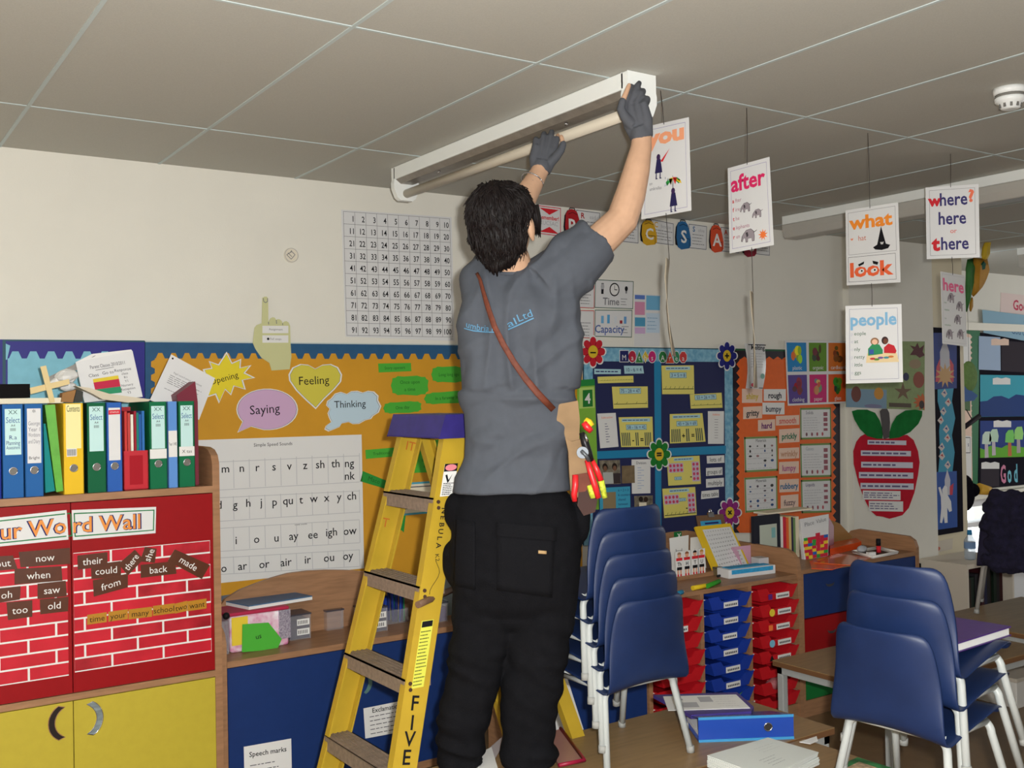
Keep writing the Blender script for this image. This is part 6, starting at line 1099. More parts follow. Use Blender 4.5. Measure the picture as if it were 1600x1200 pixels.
def dYou(m, q):
    rim(m, q); m.qtxt(q, 'you', 0.5, 0.135, 0.05, ink(236, 160, 120), 0.0008, bold=0.05, fit=q.w * 0.78); fig(m, q, 0.36, 0.44, 0.75); m.qpoly(q, [(0.4, 0.41), (0.6, 0.29), (0.45, 0.42)], REDI, 0.001); fig(m, q, 0.66, 0.83, 0.72)
    for i in range(6):
        a0, a1 = math.pi + math.pi * i / 6, math.pi + math.pi * (i + 1) / 6; cu, cv = 0.66, 0.69
        m.qpoly(q, [(cu, cv - 0.07), (cu + 0.17 * math.cos(a0), cv + 0.06 * math.sin(a0) * 1.4), (cu + 0.17 * math.cos(a1), cv + 0.06 * math.sin(a1) * 1.4), (cu + 0.17 * math.cos((a0 + a1) / 2), cv)], ink(*[(40, 90, 170), (50, 150, 70), (226, 200, 50), (210, 50, 40), (50, 140, 60), (226, 190, 40)][i]), 0.0011)
    m.qrect(q, 0.65, 0.62, 0.662, 0.74, BLK, 0.0009); m.qtxt(q, 'umbrellas', 0.3, 0.69, 0.011, MGREY, 0.0008, maxw=q.w * 0.36); m.qtxt(q, 'on', 0.2, 0.63, 0.011, MGREY, 0.0008)
    for i in range(6): m.qrect(q, 0.5 + i * 0.05, 0.59 + 0.02 * (i % 3), 0.508 + i * 0.05, 0.61 + 0.02 * (i % 3), NAVYI, 0.0008)
def eleph(m, q, u, v, s, flip=1):
    cc = ink(150, 140, 146); g = ink(70, 66, 70); f = lambda L: [(u + flip * a * s, v + b * s * q.w / q.h) for a, b in L]
    body = [(-0.3, -0.1), (-0.15, -0.22), (0.1, -0.24), (0.25, -0.12), (0.28, 0.08), (0.26, 0.28), (0.14, 0.28), (0.12, 0.14), (-0.06, 0.14), (-0.08, 0.28), (-0.2, 0.28), (-0.22, 0.1), (-0.32, 0.12), (-0.38, 0.24), (-0.44, 0.2), (-0.4, 0.02)]
    m.qpoly(q, f([(a * 1.08, b * 1.08) for a, b in body]), g, 0.0007); m.qpoly(q, f(body), cc, 0.0009); m.qpoly(q, f([(-0.2, -0.12), (-0.08, -0.14), (-0.04, 0.02), (-0.14, 0.1)]), g, 0.0011); m.qpoly(q, f([(0.26, -0.1), (0.46, -0.16), (0.46, -0.14), (0.27, -0.06)]), g, 0.0011)
def dAfter(m, q):
    rim(m, q); m.qtxt(q, 'after', 0.48, 0.2, 0.056, ink(214, 44, 100), 0.0008, bold=0.03, fit=q.w * 0.8)
    for i, t in enumerate(('after', 'fire', 'the', 'elephants', 'run')): v = 0.4 + i * 0.105; m.qtxt(q, t[0], 0.12, v, 0.015, REDI, 0.0009, al='C', bold=0.02); m.qtxt(q, t[1:], 0.17, v, 0.014, ink(170, 110, 130), 0.0008, al='L')
    eleph(m, q, 0.42, 0.5, 0.3); eleph(m, q, 0.68, 0.6, 0.27); eleph(m, q, 0.47, 0.83, 0.4)
    m.qpoly(q, [(0.78 + 0.11 * (1 if i % 2 else 0.45) * math.sin(i * 0.3491), 0.86 + 0.07 * (1 if i % 2 else 0.45) * math.cos(i * 0.3491)) for i in range(18)], ORNI, 0.0009)
def dWhat(m, q):
    m.qframe(q, 0.05, 0.04, 0.95, 0.6, 0.0012, MGREY, 0.0006); m.qframe(q, 0.04, 0.63, 0.93, 0.96, 0.0014, DGREY, 0.0006); m.qtxt(q, 'what', 0.48, 0.18, 0.05, ink(236, 140, 50), 0.0008, bold=0.035, fit=q.w * 0.82); m.qtxt(q, 'w', 0.12, 0.39, 0.012, ORNI, 0.0008, bold=0.03); m.qtxt(q, 'hat', 0.32, 0.39, 0.021, ink(200, 110, 80), 0.0008)
    m.qpoly(q, [(0.68, 0.27), (0.76, 0.5), (0.84, 0.52), (0.8, 0.56), (0.68, 0.575), (0.56, 0.56), (0.52, 0.53), (0.6, 0.5)], BLK, 0.0008); m.qtxt(q, 'w', 0.69, 0.48, 0.015, PAPER, 0.0012, bold=0.02)
    m.qtxt(q, 'look', 0.48, 0.8, 0.054, ink(228, 100, 60), 0.0008, bold=0.04, fit=q.w * 0.82)
    for u in (0.30, 0.545): m.qell(q, u, 0.822, 0.045, 0.028, PAPER, 0.001); m.qell(q, u, 0.822, 0.018, 0.013, BLK, 0.0013); m.qpoly(q, [(u - 0.07, 0.735), (u + 0.05, 0.70), (u + 0.04, 0.735), (u - 0.05, 0.76)] if u < 0.5 else [(u - 0.04, 0.70), (u + 0.07, 0.725), (u + 0.05, 0.76), (u - 0.03, 0.74)], BLK, 0.0012)
def dWhere(m, q):
    rim(m, q, MGREY); DB = ink(60, 56, 110)
    m.qtxt(q, 'w', 0.17, 0.19, 0.044, REDI, 0.0008, bold=0.05); m.qtxt(q, 'here', 0.53, 0.18, 0.054, DB, 0.0008, bold=0.02, fit=q.w * 0.52); m.qtxt(q, '?', 0.86, 0.15, 0.05, ink(236, 120, 90), 0.0008, bold=0.04); m.qtxt(q, 'here', 0.5, 0.44, 0.054, DB, 0.0008, bold=0.02, fit=q.w * 0.52); m.qtxt(q, 'or', 0.52, 0.62, 0.02, ink(220, 80, 60), 0.0008); m.qtxt(q, 't', 0.18, 0.79, 0.056, REDI, 0.0008, bold=0.05); m.qtxt(q, 'here', 0.54, 0.79, 0.054, DB, 0.0008, bold=0.02, fit=q.w * 0.52)
def dPeople(m, q):
    rim(m, q, ink(120, 120, 150)); m.qtxt(q, 'people', 0.5, 0.18, 0.048, ink(130, 180, 214), 0.0008, bold=0.03, fit=q.w * 0.82)
    for i, t in enumerate(('people', 'eat', 'only', 'pretty', 'little', 'eggs')): v = 0.36 + i * 0.1; m.qtxt(q, t[0], 0.115, v, 0.0145, ink(190, 190, 200), 0.0008); m.qtxt(q, t[1:], 0.155, v, 0.0145, ink(60, 100, 70), 0.0008, al='L')
    m.qpoly(q, [(0.38, 0.62), (0.9, 0.62), (0.94, 0.74), (0.36, 0.74)], ink(230, 206, 160), 0.0008); m.qpoly(q, [(0.4, 0.56), (0.48, 0.5), (0.6, 0.51), (0.66, 0.58), (0.66, 0.63), (0.4, 0.65)], ink(50, 140, 90), 0.001); m.qpoly(q, [(0.68, 0.55), (0.76, 0.5), (0.86, 0.53), (0.9, 0.6), (0.88, 0.63), (0.68, 0.62)], ink(196, 40, 50), 0.001)
    m.qell(q, 0.52, 0.47, 0.075, 0.05, ink(150, 110, 80), 0.0009); m.qell(q, 0.52, 0.475, 0.05, 0.035, ink(236, 190, 160), 0.0012); m.qell(q, 0.7, 0.46, 0.06, 0.05, ink(60, 40, 40), 0.0009); m.qell(q, 0.71, 0.47, 0.04, 0.035, ink(110, 66, 50), 0.0012); m.qrect(q, 0.42, 0.57, 0.5, 0.63, ink(60, 90, 160), 0.0012)
    for u, v, cc in ((0.48, 0.69, (200, 60, 60)), (0.55, 0.7, (90, 140, 60)), (0.72, 0.68, (70, 140, 150)), (0.8, 0.67, (206, 120, 60)), (0.62, 0.68, (120, 90, 160))): m.qell(q, u, v, 0.05, 0.014, ink(*cc), 0.0012)
def dHere(m, q):
    m.qframe(q, 0.04, 0.03, 0.96, 0.97, 0.001, LGREY, 0.0005); m.qtxt(q, 'here', 0.5, 0.17, 0.05, ink(220, 100, 140), 0.0008, bold=0.03, fit=q.w * 0.86)
    for u, v in ((0.4, 0.34), (0.75, 0.44), (0.65, 0.63), (0.75, 0.83), (0.3, 0.85)): eleph(m, q, u, v, 0.34)
    for i, v in enumerate((0.42, 0.52, 0.64, 0.73)): m.qtxt(q, ('here', 'elephants', 'run', 'everywhere')[i], 0.1, v, 0.008, ink(100, 140, 110), 0.0008, al='L', maxw=q.w * 0.4)
H90 = math.radians(-90)
tp = V((2.357, -1.876, CEIL)); qy, oy = hang([(1004, 199), (1076, 183), (1080, 329), (1002, 343)], V((2.357, -1.88, 0)), H90, 'white hanging card reading you with umbrella children, beside the right hand', dYou, tp)
tp = V((2.77, -1.872, CEIL)); qa, oa = hang([(1137, 263), (1202, 245), (1209, 383), (1140, 396)], V((2.77, -1.87, 0)), H90, 'white hanging card reading after with elephants', dAfter, tp)
tp = V((3.463, -1.858, CEIL)); qw, ow = hang([(1321, 329), (1403, 316), (1407, 441), (1323, 446)], V((3.463, -1.858, 0)), H90, 'white hanging card reading what and look', dWhat, tp)
qp, op = hang([(1321, 478), (1408.5, 475), (1411, 597), (1322, 599.5)], V((3.463, -1.858, 0)), math.radians(-62), 'white hanging card reading people, below the what card', dPeople, qw.P(0.48, 0.99, 0.002))
tp = V((4.083, -1.811, CEIL)); qh, oh = hang([(1446, 293), (1529, 287.5), (1531, 402), (1448, 405)], V((4.083, -1.811, 0)), math.radians(-62), 'white hanging card reading where here or there', dWhere, tp)
hang([(1470, 424), (1507.5, 430.5), (1511, 541.5), (1473, 537)], V((4.083, -1.811, 0)), math.radians(7), 'narrow-looking hanging card reading here, below the where card', dHere, qh.P(0.48, 0.98, 0.002))
# two cards hanging almost edge-on below you and after
EDGM = mat('yellowed_laminate', (176, 164, 142), 0.35)
for (P0, pts, top, l, par) in ((V((2.36, -1.89, 0)), [(1043, 408), (1041, 440), (1042, 480), (1047, 520), (1053, 556)], qy, 'curled card hanging edge-on below the you card', oy), (V((2.77, -1.87, 0)), [(1174, 458), (1176, 490), (1178, 530), (1180, 570), (1180, 606)], qa, 'curled card hanging edge-on below the after card', oa)):
    rows = []; v0 = ray(pts[0][0], pts[0][1]).normalized(); v0 = V((v0.x, v0.y, 0)).normalized(); sd_ = V((v0.y, -v0.x, 0)); D0 = depth(P0 + V((0, 0, 2)))
    for k, (x, y) in enumerate(pts):
        c = dep(x, y, D0); tw = 0.06 + 0.035 * math.sin(k * 1.3); d = (v0 + sd_ * tw * (1 if k % 2 else 0.6)).normalized(); rows.append([c + d * t + sd_ * 0.006 * math.cos(t * 18 + k) for t in [-0.1 + 0.025 * j for j in range(9)]])
    m = MB(); m.loft(rows, EDGM, True, False, False); o = m.build('hanging_card', fix=False); s = o.modifiers.new('t', 'SOLIDIFY'); s.thickness = 0.0012; tag(o, l, 'hanging card', 'word cards hung from the ceiling')
    s = MB(); a = top.P(0.52, 0.98, 0.002); bpt = rows[0][4]; s.tube([a, bpt], 0.0012, STRG, 6); s.build('thread', o)
# ================================================================== things at the far right
m = MB(); YK = -0.3; KG, KY, KO = mat('kite_green', (60, 120, 60), 0.6, noise_amt=0.2, nscale=10), mat('kite_yellow', (200, 168, 44), 0.6, noise_amt=0.2, nscale=10), mat('kite_orange', (188, 136, 40), 0.6, noise_amt=0.2, nscale=10)
def t4(p): return [(1480 + x / 7.5, 340 + y / 7.5) for x, y in p]
r = empty('parrot_kite', tuple(onY(1530, 430, YK)), 'green and yellow cloth parrot hanging from the ceiling at right', 'hanging decoration')
def puff(pts, Y, t, mm, nm):
    b = MB(); c = t4(pts); fr_ = [onY(x, y, Y) for x, y in c]; cc = sum(fr_, V((0, 0, 0))) / len(fr_); n = len(fr_)
    inn = [cc + (p - cc) * 0.6 + V((0, -t, 0)) for p in fr_]; inb = [cc + (p - cc) * 0.6 + V((0, t, 0)) for p in fr_]
    b.loft([inn, fr_, inb], mm, True, True); return b.build(nm, r)
puff([(497, 200), (508, 215), (484, 330), (476, 480), (430, 520), (408, 480), (425, 350), (462, 260)], YK, 0.02, KY, 'upper_body'); puff([(235, 490), (320, 470), (330, 560), (300, 760), (250, 1000), (230, 1108), (218, 1100), (230, 800), (240, 560)], YK + 0.01, 0.02, KG, 'wing'); puff([(310, 470), (470, 480), (484, 560), (462, 640), (430, 730), (388, 820), (345, 895), (305, 930), (284, 900), (292, 700)], YK, 0.035, KO, 'lower_body')
puff([(385, 560), (425, 505), (455, 540), (445, 620), (395, 635)], YK - 0.03, 0.006, ink(20, 84, 66), 'eye_spot'); puff([(285, 930), (300, 940), (298, 1060), (278, 1108), (262, 1090), (270, 980)], YK, 0.008, KO, 'tail')
s = MB(); a = onY(1547, 367, YK); s.tube([a, V((a.x, a.y, CEIL))], 0.0015, STRG, 6); s.build('thread', r)
r = empty('green_mobile', tuple(onY(1514, 600, 0.5)), 'round green paper leaf mobile with blue wing beside the rocket panel', 'hanging decoration')
m = MB(); c = onY(1514, 588, 0.5); m.ball(c, 0.11, 0.03, 0.125, mat('olive_felt', (96, 124, 66), 0.8, noise_amt=0.15), 16, 10); m.build('disc', r)
m = MB(); m.prism([onY(x, y, 0.49) for x, y in ((1500, 600), (1512, 606), (1528, 618), (1522, 626), (1504, 628))], (0, 0.03, 0), ink(46, 84, 140)); m.build('wing', r); m = MB(); m.prism([onY(x, y, 0.5) for x, y in ((1503, 626), (1516, 622), (1516, 642), (1503, 640))], (0, 0.02, 0), ink(80, 110, 70)); m.build('tail', r)
s = MB(); a = onY(1514, 575, 0.5); s.tube([a, V((a.x, a.y, CEIL))], 0.0015, STRG, 6); s.build('thread', r)
m = MB(); m.tube([onY(1502, 671, 0.5), onY(1530, 650, 0.5)], 0.02, ink(30, 24, 32), 8); m.tube([onY(1520, 658, 0.5), onY(1510, 640, 0.5)], 0.004, ink(30, 24, 32), 6); m.build('dark_strap', r)
r = empty('toy_bird', tuple(onY(1512, 800, 0.3)), 'dark plush bird with yellow beak under the green-bordered board', 'toy bird'); c = onY(1509, 770, 0.3); m = MB(); m.ball(c, 0.06, 0.07, 0.14, mat('black_plush', (14, 12, 18), 0.95, spec=0.05, bump=0.6, bscale=60), 14, 10); m.ball(c + V((0.04, -0.03, 0.02)), 0.055, 0.055, 0.055, mat('black_plush'), 12, 8); m.build('body', r)
m = MB(); m.tube([c + V((0.08, -0.06, 0.03)), c + V((0.17, -0.09, 0.01)), c + V((0.22, -0.1, -0.03))], [0.045, 0.035, 0.01], mat('beak_yellow', (206, 160, 60), 0.5), 12); m.build('beak', r)
s = MB(); s.tube([c + V((0, 0, 0.15)), V((c.x, c.y, CEIL))], 0.0015, STRG, 6); s.build('thread', r)
bc = empty('low_bookcase', (6.6, -0.25, 0), 'low white-topped bookcase with dark books below the rocket panel', 'bookcase'); bz = onY(1520, 880, -0.4).z; bx0, bx1 = onY(1506, 880, -0.4).x, 6.85
m = MB(); m.box(bx0, bx1, -0.42, -0.06, bz - 0.03, bz, ink(216, 206, 190)); m.box(bx0, bx0 + 0.02, -0.42, -0.06, 0, bz - 0.03, ink(216, 206, 190)); m.box(bx1 - 0.02, bx1, -0.42, -0.06, 0, bz - 0.03, ink(216, 206, 190)); m.box(bx0, bx1, -0.08, -0.06, 0, bz - 0.03, ink(30, 24, 24)); m.build('carcass', bc)
x = bx0 + 0.025; rr = random.Random(8); k = 0; NMB = ['black', 'dark brown', 'dark green', 'charcoal', 'dark maroon', 'navy']
while x < bx1 - 0.06:
    w = rr.uniform(0.035, 0.06); h = bz * rr.uniform(0.72, 0.9); i = k % 6; m = MB().box(x, x + w - 0.003, -0.38 + rr.uniform(0, 0.03), -0.1, 0.0, h, ink(*[(28, 24, 24), (50, 34, 26), (26, 40, 30), (44, 42, 46), (60, 24, 28), (28, 30, 60)][i])); tag(m.build('book'), '%s spine, number %d from left in the low bookcase' % (NMB[i], k + 1), 'book', 'dark books in the low bookcase'); x += w; k += 1
c = onY(1516, 876, -0.3); c.z = bz; r = empty('water_bottle', tuple(c), 'clear water bottle with blue cap on the low bookcase', 'bottle'); hb = onY(1516, 828, -0.3).z - bz; PETM = mat('clear_bottle', (190, 206, 220), 0.08, alpha=0.5, spec=0.7)
m = MB(); m.tube([c + V((0, 0, hb * t)) for t in (0, 0.03, 0.3, 0.35, 0.4, 0.65, 0.78, 0.84)], [0.03, 0.037, 0.037, 0.034, 0.037, 0.037, 0.02, 0.014], PETM, 18); m.build('body', r); m = MB(); m.tube([c + V((0, 0, hb * 0.84)), c + V((0, 0, hb))], [0.017, 0.015], ink(50, 130, 180), 14); m.build('cap', r); m = MB(); m.tube([c + V((0, 0, hb * 0.38)), c + V((0, 0, hb * 0.6))], 0.0378, ink(120, 150, 190), 18, False); m.build('label_band', r)
r = empty('easel', tuple(V((7.1, -0.2, 0))), 'white board on a blue tubular easel behind the right table', 'easel'); q = wquad([(1556, 884), (1680, 878), (1680, 1010), (1566, 1008)], -0.2); m = MB(); m.sheet(q, mat('whiteboard', (228, 230, 232), 0.2), 0.012); m.build('board', r); BT = mat('blue_tube', (30, 44, 110), 0.35)
m = MB(); m.tube([onY(1541, 868, -0.25), onY(1560, 1060, -0.25)], 0.018, BT, 8); m.tube([onY(1568, 884, -0.24), onY(1581, 946, -0.24)], 0.014, BT, 8); P = onY(1550, 960, -0.25); m.tube([P, onY(1620, 955, -0.24)], 0.01, BT, 6); m.build('frame', r)

p = onZ(1592, 1104, 0.0); m = MB(); m.box(p.x - 0.05, p.x + 0.30, p.y - 0.02, p.y + 0.2, 0.0, 0.13, ink(212, 208, 200)); m.box(p.x - 0.055, p.x + 0.305, p.y - 0.025, p.y + 0.205, 0.13, 0.15, ink(190, 180, 164)); o = m.build('storage_box'); bevel(o, 0.004); tag(o, 'pale lidded box on the floor at the right edge behind chair legs', 'box')
# ================================================================== the man
SKIN = mat('skin', (190, 152, 124), 0.5, noise_amt=0.06, nscale=30, bump=0.04, bscale=400); SHIRT = mat('grey_tshirt_cotton', (73, 77, 85), 0.85, noise_amt=0.05, nscale=40, bump=0.12, bscale=700); TRS = mat('black_work_trousers', (17, 17, 20), 0.9, spec=0.08, noise_amt=0.15, nscale=30, bump=0.25, bscale=260); GLV = mat('grey_knit_glove', (78, 80, 86), 0.8, noise_amt=0.06, bump=0.2, bscale=900); HAIRM = mat('dark_brown_hair', (17, 10, 10), 0.6, noise_amt=0.4, nscale=40, spec=0.25)
D0 = 3.1
man = empty('person', tuple(V((1.73, -1.9, TA))), 'man in grey T-shirt and black work trousers reaching up to the ceiling light', 'person')
def remesh(mb, name, vox, smooth=4, disp=None, parent=None):
    me = mb.data(name); o = bpy.data.objects.new(name, me); COL.objects.link(o); r = o.modifiers.new('r', 'REMESH'); r.mode = 'VOXEL'; r.voxel_size = vox; r.use_smooth_shade = True
    s = o.modifiers.new('s', 'SMOOTH'); s.iterations = smooth; s.factor = 0.5
    bpy.context.view_layer.update(); n = bpy.data.meshes.new_from_object(o.evaluated_get(bpy.context.evaluated_depsgraph_get())); bpy.data.objects.remove(o); bpy.data.meshes.remove(me)
    n.name = name; n.materials.clear(); n.materials.append(mb.mats[0])
    n.polygons.foreach_set('material_index', [0] * len(n.polygons))
    if disp:
        n.update(); vn = [v.normal.copy() for v in n.vertices]
        for v, k in zip(n.vertices, vn): v.co += k * disp(v.co, k)
    if parent is not None:
        org = V(parent['_w'])
        for v in n.vertices: v.co -= org
        o = bpy.data.objects.new(name, n); COL.objects.link(o); o.parent = parent; o['_w'] = tuple(org)
    else:
        o = bpy.data.objects.new(name, n); COL.objects.link(o)
    n.polygons.foreach_set('use_smooth', [True] * len(n.polygons)); n.update()
    return o
VF = V((_fw.x, _fw.y, 0)).normalized(); VR = V((VF.y, -VF.x, 0))     # the way he faces, and his right
def rings(rows, n=28, sq=1.0):
    out = []
    for (py, xl, xr, do, ra) in rows:
        xc = (xl + xr) / 2; d = D0 + do; hwm = (xr - xl) / 2 * d / FPX; R_ = []
        c = dep(xc, py, d)
        for i in range(n):
            t = 2 * math.pi * i / n; ct, st = math.cos(t), math.sin(t); k = (abs(ct) ** 2.4 + abs(st) ** 2.4) ** (-1 / 2.4); R_.append(c + VR * (hwm * k * ct) + VF * (hwm * ra * k * st))
        out.append(R_)
    return out
def J(px, py, d): return dep(px, py, d)
# ---- hands
def hand(mb, W, K, A, N, r0, curls, skip=(), trunc={}, grow=0.0, thumb=True, thumb_cut=None, cuff=None, tpath=None, fdir=None):
    """palm from wrist W to knuckle line K; A runs from little finger to index; N is the back of the hand"""
    F = (K - W).normalized(); L = (K - W).length; m0 = mb.mats[0] if mb.mats else r0
    for s in (-0.032, -0.011, 0.011, 0.031):
        mb.tube([W + A * s * 0.55, W + F * L * 0.45 + A * s * 0.95 + N * 0.002, K + A * s - F * 0.004], [0.0165 + grow, 0.0155 + grow, 0.0115 + grow], r0, 10)
    mb.ball(W + F * L * 0.5, 0.034 + grow, 0.014 + grow, 0.045, r0, 12, 8, (A, N, F))
    LN = [(0.032, 0.020, 0.017), (0.040, 0.026, 0.020), (0.044, 0.029, 0.021), (0.039, 0.025, 0.020)]
    for i in range(4):                       # little, ring, middle, index
        s = (-0.033, -0.011, 0.011, 0.032)[i]; p = K + A * s - F * (0.010 if i == 0 else 0.0); a = 0; d = (fdir or F) + A * (s * 2.2); d.normalize(); pts = [p - F * 0.012, p]; rad = [0.0105 + grow, 0.0098 + grow]
        lens = LN[i]; cut = trunc.get(i, 3)
        for k in range(3):
            if k >= cut: break
            a += curls[i][k]; dd = (d * math.cos(a) - N * math.sin(a)).normalized(); p = p + dd * lens[k]; pts.append(p); rad.append((0.0092, 0.0083, 0.0066)[k] + grow)
        mb.tube(pts, rad, r0, 10); mb.ball(pts[-1], rad[-1], rad[-1], rad[-1], r0, 8, 6)
    P = list(tpath); rad = [0.0165 + grow, 0.0135 + grow, 0.0112 + grow, 0.0098 + grow, 0.0078]
    if thumb_cut: P = P[:4]
    mb.tube(P, rad[:len(P)], r0, 10); mb.ball(P[-1], rad[len(P) - 1], rad[len(P) - 1], rad[len(P) - 1], r0, 8, 6)
    return F
Wr, Kr = J(1003, 214, 3.215), J(989, 164, 3.215); Wl, Kl = J(845, 266, 3.56), J(852, 229, 3.575)
Nr = (CAM - Kr).normalized(); Fr = (Kr - Wr).normalized(); Nr = (Nr - Fr * Nr.dot(Fr)).normalized(); Ar = Fr.cross(Nr).normalized()
if Ar.dot(VR) > 0: Ar = -Ar                  # right hand seen from the back: index and thumb to the left
Ar = (Ar - Nr * 0.25).normalized()
Nl = (CAM - Kl).normalized(); Fl = (Kl - Wl).normalized(); Nl = (Nl - Fl * Nl.dot(Fl)).normalized(); Al = Fl.cross(Nl).normalized()
if Al.dot(VR) < 0: Al = -Al                  # left hand: index and thumb to the right
CR = [(0.8, 0.8, 0.6), (0.45, 0.6, 0.5), (0.15, 0.35, 0.45), (0.08, 0.3, 0.4)]; CLh = [(0.3, 0.7, 0.7), (0.25, 0.55, 0.5), (0.2, 0.4, 0.35), (0.2, 0.45, 0.35)]
TDR = [J(988, 196, 3.212), J(976, 182, 3.205), J(970, 170, 3.2), J(973, 158, 3.2), J(983, 133, 3.21)]; TDL = [J(858, 256, 3.56), J(869, 245, 3.55), J(877, 234, 3.55), J(880, 225, 3.55), J(877, 213, 3.56)]
# ---- body: one skin surface with head, arms and hands
b = MB(); b.mi(SKIN)
HC = J(787, 352, 3.07); hd = math.radians(24); HF = (VF * math.cos(hd) + VR * math.sin(hd) + V((0, 0, 0.30))).normalized(); HR = HF.cross(V((0, 0, 1))).normalized(); HU = HR.cross(HF).normalized(); AX = (HR, HF, HU)
H = lambda r_, f_, u_: HC + HR * r_ + HF * f_ + HU * u_
b.ball(H(0, -0.005, 0.025), 0.074, 0.094, 0.092, SKIN, 20, 14, AX); b.ball(H(0, 0.022, -0.035), 0.062, 0.072, 0.078, SKIN, 18, 12, AX); b.ball(H(0, 0.062, -0.088), 0.034, 0.03, 0.028, SKIN, 12, 8, AX)
b.ball(H(0, 0.098, -0.022), 0.013, 0.018, 0.013, SKIN, 10, 6, AX); b.tube([H(0, 0.085, 0.02), H(0, 0.102, -0.02)], [0.008, 0.012], SKIN, 8); b.tube([H(-0.035, 0.08, 0.028), H(0, 0.09, 0.03), H(0.035, 0.08, 0.028)], 0.008, SKIN, 8); b.tube([H(-0.022, 0.088, -0.055), H(0, 0.096, -0.053), H(0.022, 0.088, -0.055)], 0.007, SKIN, 8); b.tube([H(-0.02, 0.086, -0.066), H(0, 0.093, -0.068), H(0.02, 0.086, -0.066)], 0.007, SKIN, 8)
for s in (-1, 1): b.ball(H(s * 0.088, -0.008, -0.014), 0.011, 0.019, 0.034, SKIN, 10, 8, AX); b.ball(H(s * 0.088, -0.004, -0.044), 0.007, 0.009, 0.012, SKIN, 8, 6, AX)
b.tube([J(800, 445, 3.13), J(800, 412, 3.10), H(0.0, -0.01, -0.05)], [0.064, 0.058, 0.056], SKIN, 16)
b.loft(rings([(430, 768, 842, 0.03, 0.5), (455, 742, 885, 0.03, 0.38), (520, 738, 884, 0.0, 0.38), (620, 744, 874, 0.0, 0.38), (700, 746, 868, 0.0, 0.38), (760, 736, 870, 0.0, 0.42), (850, 734, 880, 0.0, 0.45)]), SKIN)
b.tube([J(872, 432, 3.12), J(905, 404, 3.12), J(942, 372, 3.145), J(972, 343, 3.17), J(985, 305, 3.185), J(995, 265, 3.2), J(1002, 230, 3.213), J(1003, 212, 3.215)], [0.058, 0.054, 0.052, 0.050, 0.047, 0.041, 0.033, 0.030], SKIN, 16)
b.tube([J(752, 450, 3.13), J(775, 405, 3.26), J(800, 352, 3.42), J(812, 325, 3.47), J(828, 295, 3.52), J(841, 272, 3.55), J(847, 260, 3.56)], [0.062, 0.055, 0.045, 0.043, 0.038, 0.031, 0.029], SKIN, 16)
FDR = (J(1002, 128, 3.205) - Kr).normalized(); hand(b, Wr, Kr, Ar, Nr, SKIN, CR, tpath=TDR, fdir=FDR); hand(b, Wl, Kl, Al, Nl, SKIN, CLh, tpath=TDL)
LEGS = {'l': [(900, 716, 800, 0.0, 0.85), (1000, 712, 790, 0.0, 0.9), (1080, 705, 765, 0.0, 0.9), (1150, 700, 745, 0.0, 0.9), (1186, 700, 742, 0.01, 0.95)], 'r': [(900, 800, 896, 0.0, 0.85), (1000, 802, 876, 0.0, 0.9), (1080, 796, 868, 0.0, 0.9), (1150, 792, 850, 0.0, 0.9), (1186, 796, 852, 0.01, 0.95)]}
for k in LEGS: b.loft(rings(LEGS[k]), SKIN)
body = remesh(b, 'body', 0.0042, 5, parent=man)
m = MB()
for s in (-1, 1): m.ball(H(s * 0.031, 0.083, 0.008), 0.013, 0.010, 0.009, PAPER, 10, 6, AX); m.ball(H(s * 0.031, 0.0915, 0.008), 0.006, 0.003, 0.006, ink(50, 30, 20), 8, 6, AX); m.tube([H(s * 0.018, 0.094, 0.03), H(s * 0.045, 0.082, 0.032)], 0.004, HAIRM, 6)
m.build('eyes', man)
# ---- T-shirt
b = MB(); b.mi(SHIRT)
b.loft(rings([(417, 768, 838, 0.02, 0.62), (428, 750, 868, 0.02, 0.58), (440, 734, 896, 0.02, 0.5), (460, 722, 905, 0.01, 0.48), (490, 715, 911, 0.0, 0.5), (530, 714, 908, 0.0, 0.52), (580, 717, 903, 0.0, 0.53), (630, 721, 898, 0.0, 0.54), (680, 724, 893, 0.0, 0.54), (720, 722, 890, 0.0, 0.56), (748, 713, 891, 0.0, 0.62), (768, 708, 893, 0.0, 0.64)], 32), SHIRT)
b.tube([J(850, 450, 3.12), J(890, 420, 3.12), J(918, 394, 3.13), J(934, 377, 3.14)], [0.102, 0.095, 0.084, 0.076], SHIRT, 18); b.tube([J(760, 465, 3.13), J(757, 436, 3.16), J(772, 405, 3.26), J(785, 380, 3.33)], [0.082, 0.072, 0.062, 0.058], SHIRT, 18)
def wr(co, n):
    p = co; s = p.dot(VR); q = p.z * 0.78 - s * 0.62; r = p.z * 0.62 + s * 0.78
    k = min(1.0, max(0.25, (p.z - 1.30) / 0.12)) if p.z < 1.42 else 1.0
    a = (1 - 2 * abs(noise.noise(V((q * 13, r * 3.2, 0.5))))) * 0.020 - 0.010
    b_ = (1 - 2 * abs(noise.noise(V((p.z * 16, s * 4, 7.5))))) * 0.012 - 0.005 if p.z < 1.62 else (1 - 2 * abs(noise.noise(V((s * 15, p.z * 4, 2.5))))) * 0.015 - 0.007
    return max(-0.0055, a + b_ + noise.noise(p * 26) * 0.0012) * k
shirt = remesh(b, 'tshirt', 0.0075, 4, wr, man)
